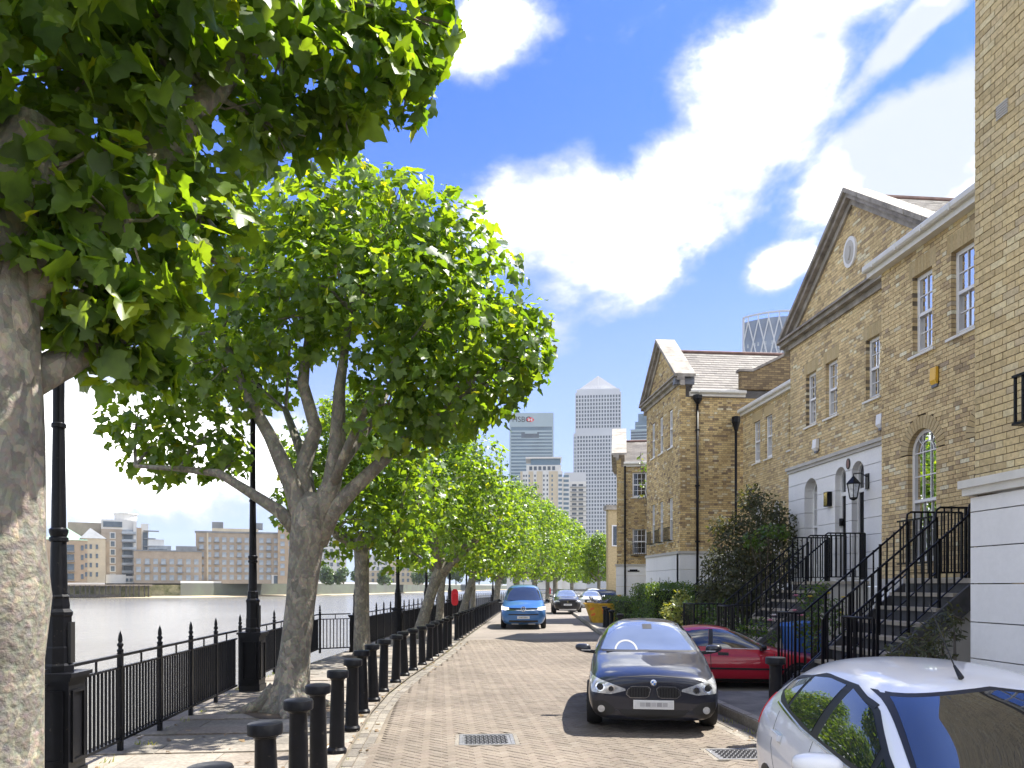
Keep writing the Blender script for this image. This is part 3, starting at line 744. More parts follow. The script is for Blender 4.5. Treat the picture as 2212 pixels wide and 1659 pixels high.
def brick_wall(house, F, u0, u1, z0, z1, openings=(), mat='brick', top=None, solo=300, thick=.22):
    """real bricks in Flemish bond on a mortar backing; the nearest become parts of their own"""
    ops = list(openings)
    n = int(round((z1 - z0) / COURSE))
    full, rest = [], MB()
    core = MB(); run = None
    for k in range(n):
        za, zb = z0 + k * COURSE, z0 + (k + 1) * COURSE; zm = (za + zb) / 2
        hs = []
        for o in ops:
            if o.get('arch'):
                h = hole_at(dict(o, z1=o['z1'] + o.get('ring', 0)) if False else o, zm)
                rr = (o['u1'] - o['u0']) / 2
                zs = o['z1'] - rr
                ro = rr + o.get('ring', 0)
                if zm > zs and zm < zs + ro:
                    c = (o['u0'] + o['u1']) / 2; kk = math.sqrt(ro * ro - (zm - zs) ** 2); h = (c - kk, c + kk)
            else: h = hole_at(o, zm)
            if h: hs.append(h)
        a, b = u0, u1
        if top:
            # clip to the gable slope at this height
            a, b = top(zm)
            if b - a < .05: continue
        iv = cut(a, b, hs)
        # mortar
        key = tuple((round(p, 4), round(q, 4)) for p, q in iv)
        if run and run[0] == key: run[2] = zb
        else:
            if run:
                for p, q in run[0]: F.box(core, p + .004, q - .004, run[1], run[2], .007, thick + .02)
            run = [key, za, zb]
        # bricks
        u = u0 - (.0 if k % 2 == 0 else .16875) - .3; st = (k // 2) % 2 == 0; i = 0
        u += (rnd.random() - .5) * .012
        while u < b:
            L = .225 if (i % 2 == 0) else .1125
            e = u + L
            for p, q in iv:
                s_, t_ = max(u, p), min(e, q)
                if t_ - s_ > .03:
                    w = t_ - s_ - (.01 if t_ == e else .0) ; whole = (s_ == u and t_ == e)
                    pr = rnd.uniform(-.003, .003)
                    full.append((s_, s_ + w, za + .005, zb - .005, pr, whole and True, L))
            u = e; i += 1
    if run:
        for p, q in run[0]: F.box(core, p + .004, q - .004, run[1], run[2], .007, thick + .02)
    w_ = link('wall', fast_mesh('wall', core), M['mortar'], house)
    # nearest whole bricks in the picture
    def dist(b_):
        p = F.p((b_[0] + b_[1]) / 2, b_[2], 0); 
        return (p[0] ** 2 + p[1] ** 2 + (p[2] - CAM_H) ** 2) if inframe(p, -6) else 1e9
    idx = sorted((i for i in range(len(full)) if full[i][5]), key=lambda i: dist(full[i]))[:solo]
    idx = set(i for i in idx if dist(full[i]) < 1e8)
    meshes = {}
    for i, (a, b, c, d, pr, whole, L) in enumerate(full):
        if i in idx:
            if L not in meshes:
                q = MB(); G = Face(F.plane, 0); G.box(q, 0, L - .01, 0, COURSE - .01, 0, thick); me = q.mesh('brick'); me.materials.append(M[mat]); meshes[L] = me
            o = bpy.data.objects.new('brick', meshes[L]); C.objects.link(o); o.parent = w_
            o.location = F.p(a, c, pr)
        else:
            # front and four sides only
            P = [F.p(a, c, pr), F.p(b, c, pr), F.p(b, d, pr), F.p(a, d, pr), F.p(a, c, thick), F.p(b, c, thick), F.p(b, d, thick), F.p(a, d, thick)]
            rest.add(P, [(0, 1, 2, 3), (0, 4, 5, 1), (1, 5, 6, 2), (2, 6, 7, 3), (3, 7, 4, 0)])
    if rest.v:
        o = link('brickwork', fast_mesh('brickwork', rest), M[mat], house); tag(o, kind='stuff')
    return w_
def arc(c, r, zs, n=14, a0=0., a1=math.pi):
    return [(c + r * math.cos(a0 + (a1 - a0) * k / n), zs + r * math.sin(a0 + (a1 - a0) * k / n)) for k in range(n + 1)]
def voussoirs(house, F, o, name='arch_brick'):
    """ring of rubbed bricks round an arched head, plus the brick soffit"""
    c = (o['u0'] + o['u1']) / 2; r = (o['u1'] - o['u0']) / 2; zs = o['z1'] - r; ro = r + o['ring']; n = 19
    par = None
    for k in range(n):
        a, b = math.pi * k / n + .012, math.pi * (k + 1) / n - .012
        poly = [(c + r * math.cos(a), zs + r * math.sin(a)), (c + ro * math.cos(a), zs + ro * math.sin(a)), (c + ro * math.cos(b), zs + ro * math.sin(b)), (c + r * math.cos(b), zs + r * math.sin(b))]
        mb = MB(); mb.prism(poly, F.fn(), -.004, .22)
        obj(name, mb, M['arch_brick'], house)
    mb = MB()
    outer, inner = arc(c, ro - .004, zs), arc(c, r + .006, zs)
    for k in range(14):
        mb.prism([outer[k], outer[k + 1], inner[k + 1], inner[k]], F.fn(), .006, .21)
    obj('arch_mortar', mb, M['mortar'], house)
def sash(house, F, o, set_=.09, cols=2, rows=2, sill=True, lower=None, curtain=True, fr=.07, label=None, wide_sill=.09):
    """sliding sash window filling an opening: frame > panes, bars, sill"""
    u0, u1, z0, z1 = o['u0'], o['u1'], o['z0'], o['z1']; c = (u0 + u1) / 2; r = (u1 - u0) / 2
    arch = o.get('arch'); zt = z1 - r if arch else z1; zm = z0 + (zt - z0) * .5 if not arch else z0 + (z1 - z0) * .46
    d0, d1 = set_, set_ + .075
    fm = MB()
    F.box(fm, u0, u0 + fr, z0, zt, d0, d1); F.box(fm, u1 - fr, u1, z0, zt, d0, d1)
    F.box(fm, u0 + fr, u1 - fr, z0, z0 + fr * 1.25, d0, d1)
    if arch:
        A, B = arc(c, r, zt), arc(c, r - fr, zt)
        for k in range(14): fm.prism([A[k], A[k + 1], B[k + 1], B[k]], F.fn(), d0, d1)
    else: F.box(fm, u0 + fr, u1 - fr, z1 - fr, z1, d0, d1)
    win = obj('window', fm, M['white'], house)
    if label: tag(win, label)
    rail = MB(); F.box(rail, u0 + fr, u1 - fr, zm - .025, zm + .03, d0 - .012, d1 - .02); obj('meeting_rail', rail, M['white'], win)
    bars = MB()
    g0, g1 = u0 + fr, u1 - fr
    for i in range(1, cols):
        x = g0 + (g1 - g0) * i / cols
        F.box(bars, x - .009, x + .009, z0 + fr * 1.25, zm - .025, d0 + .028, d0 + .046)
        zt2 = (zt + math.sqrt(max(0, (r - fr) ** 2 - (x - c) ** 2)) if arch else z1 - fr)
        F.box(bars, x - .009, x + .009, zm + .03, zt2, d0 + .010, d0 + .028)
    for i in range(1, rows):
        z = z0 + fr * 1.25 + (zm - .025 - z0 - fr * 1.25) * i / rows; F.box(bars, g0, g1, z - .009, z + .009, d0 + .030, d0 + .048)
        zz = zm + .03 + ((zt if arch else z1 - fr) - zm - .03) * i / rows; F.box(bars, g0, g1, zz - .009, zz + .009, d0 + .012, d0 + .030)
    if arch:
        F.box(bars, g0, g1, zt - .009, zt + .009, d0 + .012, d0 + .03)
        A, B = arc(c, r * .5, zt), arc(c, r * .5 - .018, zt)
        for k in range(14): bars.prism([A[k], A[k + 1], B[k + 1], B[k]], F.fn(), d0 + .011, d0 + .029)
        for sgn in (-1, 1):
            bars.prism([(c + sgn * r * .33 - .008, zt + r * .33), (c + sgn * r * .33 + .008, zt + r * .33), (c + sgn * r * .62 + .008, zt + r * .66), (c + sgn * r * .62 - .008, zt + r * .66)], F.fn(), d0 + .013, d0 + .027)
    obj('glazing_bar', bars, M['white'], win)
    pn = MB(); pn.add([F.p(g0 - .005, z0 + fr, d0 + .05), F.p(g1 + .005, z0 + fr, d0 + .05), F.p(g1 + .005, zm, d0 + .05), F.p(g0 - .005, zm, d0 + .05)], [(0, 1, 2, 3)]); obj('pane', pn, M['glass'], win)
    pn = MB()
    if arch:
        poly = [(g0, zm), (g1, zm)] + arc(c, r - fr + .005, zt)
        pn.add([F.p(u, z, d0 + .032) for u, z in poly], [tuple(range(len(poly)))])
    else: pn.add([F.p(g0 - .005, zm, d0 + .032), F.p(g1 + .005, zm, d0 + .032), F.p(g1 + .005, z1 - fr, d0 + .032), F.p(g0 - .005, z1 - fr, d0 + .032)], [(0, 1, 2, 3)])
    obj('pane', pn, M['glass'], win)
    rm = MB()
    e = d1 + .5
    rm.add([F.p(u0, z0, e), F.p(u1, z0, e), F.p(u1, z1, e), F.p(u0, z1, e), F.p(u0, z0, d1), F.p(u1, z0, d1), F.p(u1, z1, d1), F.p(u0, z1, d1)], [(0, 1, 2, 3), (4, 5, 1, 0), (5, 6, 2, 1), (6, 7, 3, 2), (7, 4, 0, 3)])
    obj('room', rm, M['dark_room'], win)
    if curtain:
        cu = MB(); n = 7
        for s in (-1, 1):
            a = u0 if s < 0 else u1; w = r * rnd.uniform(.35, .6)
            pts = [(a - s * w * k / n, d1 + .07 + (.018 if k % 2 else -.018)) for k in range(n + 1)]
            vs = [F.p(u, z0 + .05, d) for u, d in pts] + [F.p(u, z1 - .03, d) for u, d in pts]
            cu.add(vs, [(k, k + 1, n + 2 + k, n + 1 + k) for k in range(n)])
        obj('curtain', cu, M['curtain'], win, smooth=False)
    if sill:
        sl = MB(); sl.prism([(0, 0), (.16, 0), (.16, .06), (0, .045)], lambda u, z, d: F.p(d, z0 - .06 + z, -.05 + u), u0 - wide_sill, u1 + wide_sill)
        obj('sill', sl, M['gutter'], win)
    return win
def panels(house, F, u0, u1, z0, z1, hs, openings=(), d=-.03, name='stucco_panel', m='stucco', split=None):
    """stucco cut into courses by recessed grooves"""
    back = MB()
    zs = [z0]
    for h in hs: zs.append(h)
    zs.append(z1); zs = sorted(set(round(z, 3) for z in zs))
    for k in range(len(zs) - 1):
        a, b = zs[k], zs[k + 1]
        # cut each course into strips where an opening starts or ends
        lv = sorted(set([a, b] + [v for o in openings for v in (o['z0'], o['z1'] - (o['u1'] - o['u0']) / 2 if o.get('arch') else o['z1']) if a < v < b] +
                        [o['z1'] - (o['u1'] - o['u0']) / 2 * (1 - math.sin(math.pi / 2 * q / 8)) for o in openings if o.get('arch') for q in range(1, 9) if a < o['z1'] - (o['u1'] - o['u0']) / 2 * (1 - math.sin(math.pi / 2 * q / 8)) < b]))
        mb = MB(); parts = {}; cnt = set()
        for s in range(len(lv) - 1):
            zm = (lv[s] + lv[s + 1]) / 2
            hl = [h for h in (hole_at(dict(o, ring=0), zm) for o in openings) if h]
            za = lv[s] + (.006 if s == 0 else 0); zb = lv[s + 1] - (.006 if s == len(lv) - 2 else 0)
            iv = [x for x in cut(u0, u1, hl) if x[1] - x[0] > .01]; cnt.add(len(iv))
            for i_, (p, q) in enumerate(iv):
                F.box(mb, p, q, za, zb, d, d + .3); F.box(parts.setdefault(i_, MB()), p, q, za, zb, d, d + .3)
        if len(cnt) == 1 and len(parts) > 1:
            for q in parts.values(): obj(name, q, M[m], house)
        else: obj(name, mb, M[m], house)
def gutter(house, F, u0, u1, z, out=.22, name='gutter'):
    """moulded eaves gutter with a white soffit board, u along the wall"""
    mb = MB(); pr = [(-out, z), (-out - .0, z + .07), (-out + .015, z + .10), (-out + .03, z + .10), (-out + .03, z + .03), (-out + .10, z + .0), (-out + .12, z - .03), (-out + .03, z - .03)]
    mb.prism([(d, zz) for d, zz in pr], lambda a, zz, u: F.p(u, zz, a), u0, u1)
    g = obj(name, mb, M['gutter'], house)
    bd = MB(); F.box(bd, u0, u1, z - .13, z + .03, -out + .1, -.0); F.box(bd, u0, u1, z - .05, z + .05, -.004, .05); obj('soffit_board', bd, M['gutter'], house)
    br = MB(); u = u0 + .3
    while u < u1:
        F.box(br, u - .015, u + .015, z - .04, z + .075, -out - .008, -out + .1); u += .75
    obj('gutter_brackets', br, M['gutter'], house)
    return g
def slates(house, P00, P10, P01, name='slates', sw=.28, sh=.19):
    """pitched slate roof on the parallelogram P00 (eaves start), P10 (eaves end), P01 (ridge start)"""
    a, b, c = Vector(P00), Vector(P10), Vector(P01); eu = b - a; ev = c - a
    Lu, Lv = eu.length, ev.length; eu.normalize(); ev.normalize(); nn = eu.cross(ev).normalized()
    if nn.z < 0: nn = -nn
    mb = MB()
    rows = int(Lv / sh) + 1
    for j in range(rows):
        v = j * sh; v1 = min(v + sh * 1.25, Lv)
        u = -sw * .5 * (j % 2)
        while u < Lu:
            p, q = max(u, 0), min(u + sw - .006, Lu)
            if q - p > .02:
                h = rnd.uniform(.0, .004)
                A = a + eu * p + ev * v + nn * (.018 + h); B = a + eu * q + ev * v + nn * (.018 + h)
                D = a + eu * p + ev * v1 + nn * (.004); E = a + eu * q + ev * v1 + nn * (.004)
                A2 = A - nn * .012; B2 = B - nn * .012
                mb.add([A, B, E, D, A2, B2], [(0, 1, 2, 3), (0, 4, 5, 1)])
            u += sw
    o = link(name, fast_mesh(name, mb), M['slate'], house); tag(o, kind='stuff')
    # boarding under the slates
    d = c + (b - a); un = MB(); k = nn * .06
    un.add([a, b, d, c, a - k, b - k, d - k, c - k], [(0, 1, 2, 3), (7, 6, 5, 4), (0, 4, 5, 1), (1, 5, 6, 2), (2, 6, 7, 3), (3, 7, 4, 0)])
    obj('roof', un, M['lead'], house)
def pediment(house, F, u0, u1, zc, za, deep=.32, rise_in=.20, side_mat='stone_dark'):
    """classical gable: horizontal cornice at zc, raking cornices rising to za, stone copings"""
    c = (u0 + u1) / 2; hw = (u1 - u0) / 2; sl = (za - zc) / (hw + .30)
    # horizontal cornice in three steps
    for nm, dz0, dz1, out, m in (('frieze_band', -.22, -.08, .06, 'stone'), ('cornice', -.08, .02, .20, 'stone'), ('cornice_cap', .02, .07, .28, 'stone_dark')):
        mb = MB(); F.box(mb, u0 - out, u1 + out, zc + dz0, zc + dz1, -out, .10); obj(nm, mb, M[m], house)
    n = math.hypot(1, sl)
    def rake(s, off0, off1, d0, d1, nm, m, seg=1):
        # band lying along the slope between two heights measured square to it
        e = (c + s * (hw + .30), zc + .07); t = (c, zc + .07 + sl * (hw + .30))
        for k in range(seg):
            f0, f1 = k / seg + (.004 if k else 0), (k + 1) / seg
            A = (e[0] + (t[0] - e[0]) * f0, e[1] + (t[1] - e[1]) * f0); B = (e[0] + (t[0] - e[0]) * f1, e[1] + (t[1] - e[1]) * f1)
            mb = MB(); mb.prism([(A[0], A[1] + off0 * n), (B[0], B[1] + off0 * n), (B[0], B[1] + off1 * n), (A[0], A[1] + off1 * n)], F.fn(), d0, d1)
            obj(nm, mb, M[m], house)
    for s in (-1, 1):
        rake(s, -.30, -.16, -.06, .10, 'raking_band', 'stone')
        rake(s, -.16, -.06, -.18, .10, 'raking_cornice', 'stone_dark')
        rake(s, -.06, .03, -.26, deep, 'coping_stone', 'stone', 6)
    return sl
# ---- the tall end house close on the right, brick over a stucco base
def end_house():
    t = thing('brick_house', 'near end of the yellow brick terrace at the right edge, white stucco below', 'house', (5.75, 5., 0))
    F = Face('x', 5.75)
    brick_wall(t, F, 2.4, 7.79, 2.93, 9.6, [dict(u0=5.3, u1=6.7, z0=3.30, z1=5.25)], 'brick_near', solo=300)
    # its far end wall, seen only from beside
    e = MB(); e.box(5.76 + .01, 8.6, 7.56, 7.775, 0, 9.6); obj('return_wall', e, M['mortar'], t)
    panels(t, F, 2.4, 7.79, .05, 2.76, [.62, 1.03, 1.42, 1.83, 2.225, 2.6], d=-.05)
    mb = MB(); F.box(mb, 2.4, 7.86, 2.78, 2.86, -.10, .1); obj('stucco_band', mb, M['gutter'], t)
    mb = MB(); F.box(mb, 2.4, 7.89, 2.86, 2.945, -.13, .1); obj('stucco_cap', mb, M['gutter'], t)
    sash(t, F, dict(u0=5.3, u1=6.7, z0=3.30, z1=5.25), cols=3, sill=False)
    # balconette at the picture's edge
    bal = MB(); F.box(bal, 5.2, 6.98, 3.36, 3.385, -.22, -.03); F.box(bal, 5.2, 6.98, 3.82, 3.845, -.22, -.17)
    b = obj('balconette', bal, M['black'], t)
    u = 6.96
    while u > 5.3:
        q = MB(); F.box(q, u - .011, u + .011, 3.385, 3.82, -.206, -.184); obj('baluster', q, M['black'], b); u -= .10
    q = MB(); F.box(q, 5.1, 6.86, 3.22, 3.30, -.07, .02); obj('sill', q, M['stone'], t)
    q = MB()
    for i in range(6): F.box(q, 7.30, 7.46, 6.62 + i * .026, 6.636 + i * .026, -.014, .01)
    obj('air_vent', q, M['stucco_grey'], t)
    return t
end_house()
XB, XA, XC, X2 = 8.55, 9.66, 10.76, 8.6
# ---- lower wing with the eaves gutter (projects in front of the pedimented house)
def wing_house():
    t = thing('brick_house', 'yellow brick wing with white eaves gutter, two sash windows and a tall arched window', 'house', (XB, 11, 0))
    F = Face('x', XB)
    ops = [dict(u0=12.66, u1=13.21, z0=5.98, z1=7.40), dict(u0=11.61, u1=12.16, z0=5.98, z1=7.40),
           dict(u0=12.55, u1=13.36, z0=2.25, z1=4.62, arch=True, ring=.23), dict(u0=10.75, u1=11.58, z0=2.25, z1=4.62, arch=True, ring=.23)]
    brick_wall(t, F, 7.8, 14.2, 1.95, 7.95, ops, 'brick')
    q = MB(); F.box(q, 7.8, 14.2, 0, 1.80, .0, .24); obj('base_wall', q, M['stucco'], t)
    q = MB(); F.box(q, 7.8, 14.22, 1.80, 1.95, -.05, .2); obj('base_moulding', q, M['stucco_grey'], t)
    q = MB(); q.box(XB + .01, XA + .4, 13.97, 14.19, 0, 7.9); obj('return_wall', q, M['mortar'], t)
    for o in ops[:2]:
        sash(t, F, o)
        lt = MB()
        w = (o['u1'] - o['u0'] + .22); n = 9
        for k in range(n):
            a = o['u0'] - .11 + w * k / n; F.box(lt, a + .003, a + w / n - .003, o['z1'] + .004, o['z1'] + .30, -.003, .15)
        obj('flat_arch', lt, M['arch_brick'], t)
    for o in ops[2:]:
        voussoirs(t, F, o); sash(t, F, o, cols=3, rows=2, sill=False)
    # window guard rail before the arched window
    g = MB()
    F.box(g, 12.45, 13.45, 2.98, 3.01, -.16, -.13); F.box(g, 12.45, 13.45, 2.2, 2.23, -.16, -.13)
    gd = obj('window_guard', g, M['black'], t)
    u = 12.47
    while u < 13.45:
        q = MB(); F.box(q, u - .008, u + .008, 2.22, 2.98, -.153, -.137); obj('baluster', q, M['black'], gd); u += .1
    gutter(t, F, 7.8, 14.45, 8.0, .26)
    slates(t, (XB - .2, 7.8, 8.06), (XB - .2, 14.3, 8.06), (XB + 3., 7.8, 9.2))
    return t
wing_house()
# ---- the pedimented house
def pediment_house():
    t = thing('brick_house', 'pedimented yellow brick house with white stucco door storey and oval plaque in its gable', 'house', (XA, 17.2, 0))
    F = Face('x', XA)
    ops = [dict(u0=19.0, u1=19.53, z0=6.02, z1=7.39), dict(u0=17.95, u1=18.50, z0=6.02, z1=7.39), dict(u0=16.13, u1=16.66, z0=6.02, z1=7.39), dict(u0=14.9, u1=15.43, z0=6.02, z1=7.39)]
    y0, y1 = 13.95, 20.45
    brick_wall(t, F, y0, y1, 5.07, 8.37, ops)
    c = 17.2; hw = 3.25; zc, za = 8.55, 11.05; sl = (za - zc) / (hw + .30)
    def top(z):
        k = hw + .28 - (z - zc) / sl
        return (max(y0, c - k), min(y1, c + k))
    brick_wall(t, F, y0, y1, zc + .05, za - .2, [], top=top, solo=120)
    pediment(t, F, y0, y1, zc, za)
    for o in ops[:3]:
        sash(t, F, o)
        lt = MB(); w = (o['u1'] - o['u0'] + .22); n = 9
        for k in range(n):
            a = o['u0'] - .11 + w * k / n; F.box(lt, a + .003, a + w / n - .003, o['z1'] + .004, o['z1'] + .30, -.003, .15)
        obj('flat_arch', lt, M['arch_brick'], t)
    sash(t, F, ops[3])
    # oval plaque
    ov = MB(); poly = [(17.3 + .27 * math.cos(k * math.pi / 14), 9.69 + .36 * math.sin(k * math.pi / 14)) for k in range(28)]; ov.prism(poly, F.fn(), -.05, .02)
    pl = obj('oval_plaque', ov, M['stucco'], t)
    ov = MB(); poly = [(17.3 + .19 * math.cos(k * math.pi / 14), 9.69 + .27 * math.sin(k * math.pi / 14)) for k in range(28)]; ov.prism(poly, F.fn(), -.062, -.048); obj('plaque_field', ov, M['stucco_grey'], pl)
    ov = MB(); poly = [(17.3 + .09 * math.cos(k * math.pi / 8), 9.69 + .16 * math.sin(k * math.pi / 8) + .03 * math.cos(k * math.pi / 4)) for k in range(16)]; ov.prism(poly, F.fn(), -.085, -.06); obj('plaque_relief', ov, M['stucco_grey'], pl)
    # stucco storey
    so = [dict(u0=18.85, u1=19.55, z0=2.30, z1=4.62, arch=True), dict(u0=17.46, u1=17.96, z0=1.95, z1=4.68, arch=True), dict(u0=16.68, u1=17.20, z0=1.95, z1=4.70, arch=True)]
    panels(t, F, y0, y1 + .02, 2.2, 4.90, [2.58, 2.97, 3.35, 3.75, 4.14, 4.54], so, d=-.04)
    panels(t, F, y0, y1 + .02, .05, 2.2, [.6, 1.0, 1.4, 1.8], [dict(o, z1=9, arch=False) for o in so[1:]], d=-.04)
    q = MB(); F.box(q, y0, y1 + .05, 4.90, 4.98, -.08, .1); obj('stucco_band', q, M['stucco_grey'], t)
    q = MB(); F.box(q, y0, y1 + .08, 4.98, 5.06, -.12, .1); obj('stucco_cap', q, M['stucco_grey'], t)
    sash(t, F, so[0], set_=.20, sill=False, cols=2)
    for o, lit in ((so[1], 1), (so[2], 0)):
        r = (o['u1'] - o['u0']) / 2; zt = o['z1'] - r; c_ = (o['u0'] + o['u1']) / 2
        d = MB(); F.box(d, o['u0'] + .03, o['u1'] - .03, 1.97, 4.0, .15, .20); dr = obj('door', d, M['black'], t, smooth=False)
        for (a, b, z0_, z1_) in ((.08, .2, 2.1, 2.8), (.27, .40, 2.1, 2.8), (.08, .2, 2.95, 3.85), (.27, .40, 2.95, 3.85)):
            q = MB(); F.box(q, o['u0'] + a, o['u0'] + b, z0_, z1_, .138, .15); obj('door_panel', q, M['black'], dr)
        q = MB(); F.box(q, o['u0'] + .04, o['u0'] + .09, 2.9, 3.02, .11, .138); obj('handle', q, M['chrome'], dr)
        fr = MB(); F.box(fr, o['u0'], o['u0'] + .03, 1.95, zt, .11, .21); F.box(fr, o['u1'] - .03, o['u1'], 1.95, zt, .11, .21); F.box(fr, o['u0'] + .03, o['u1'] - .03, 4.0, 4.09, .11, .21)
        A, B = arc(c_, r, zt), arc(c_, r - .035, zt)
        for k in range(14): fr.prism([A[k], A[k + 1], B[k + 1], B[k]], F.fn(), .11, .21)
        fo = obj('door_frame', fr, M['white'], t)
        pn = MB(); poly = [(o['u0'] + .03, 4.09), (o['u1'] - .03, 4.09)] + arc(c_, r - .03, zt); pn.add([F.p(u, z, .16) for u, z in poly], [tuple(range(len(poly)))]); obj('fanlight', pn, M['cglass'], fo)
        th = MB(); F.box(th, o['u0'], o['u1'], 1.90, 1.965, -.02, .3); obj('threshold', th, M['stone'], t)
    # slate roof behind the gable
    rz = za - .12
    for s in (-1, 1):
        e = (XA + .32, c + s * (hw + .25), zc - .0); slates(t, e, (XA + 9, c + s * (hw + .25), zc - .0), (XA + .32, c, zc + (hw + .25) * sl * .97))
    q = MB(); q.tube([(XA + .3, c, zc + (hw + .25) * sl * .97 + .02), (XA + 9, c, zc + (hw + .25) * sl * .97 + .02)], .07, 8); obj('ridge_tile', q, M['brick_red'], t)
    return t
M['brick_red'] = pmat('ridge_tile', (.20, .12, .10), .8, var=.3)
pediment_house()
# ---- recessed wing between the pedimented house and the next gable
def recessed_wing():
    t = thing('brick_house', 'recessed yellow brick wing with a pale gutter behind the dark shrub', 'house', (XC, 23.5, 0))
    F = Face('x', XC)
    ops = [dict(u0=25.03, u1=25.57, z0=6.03, z1=7.46), dict(u0=24.09, u1=24.60, z0=6.03, z1=7.46), dict(u0=22.4, u1=22.9, z0=6.03, z1=7.46),
           dict(u0=24.9, u1=25.6, z0=2.4, z1=4.6, arch=True, ring=.22), dict(u0=23.5, u1=24.2, z0=2.0, z1=4.6, arch=True, ring=.22)]
    brick_wall(t, F, 20.4, 26.5, 1.95, 7.95, ops, solo=60)
    q = MB(); F.box(q, 20.4, 26.5, 0, 1.95, -.02, .24); obj('base_wall', q, M['stucco'], t)
    for o in ops[:3]:
        sash(t, F, o, set_=.06)
        lt = MB(); F.box(lt, o['u0'] - .1, o['u1'] + .1, o['z1'] + .003, o['z1'] + .28, -.003, .15); obj('flat_arch', lt, M['arch_brick'], t)
    for o in ops[3:]:
        voussoirs(t, F, o); sash(t, F, o, sill=False)
    gutter(t, F, 20.4, 26.48, 7.98, .22)
    slates(t, (XC - .15, 20.5, 8.04), (XC - .15, 26.48, 8.04), (XC + 2.6, 20.5, 9.6))
    # stepped party wall rising over the roof beside the pedimented house
    q = MB()
    for a, b, z in ((XA + .35, XC, 8.2), ):
        pass
    return t
recessed_wing()
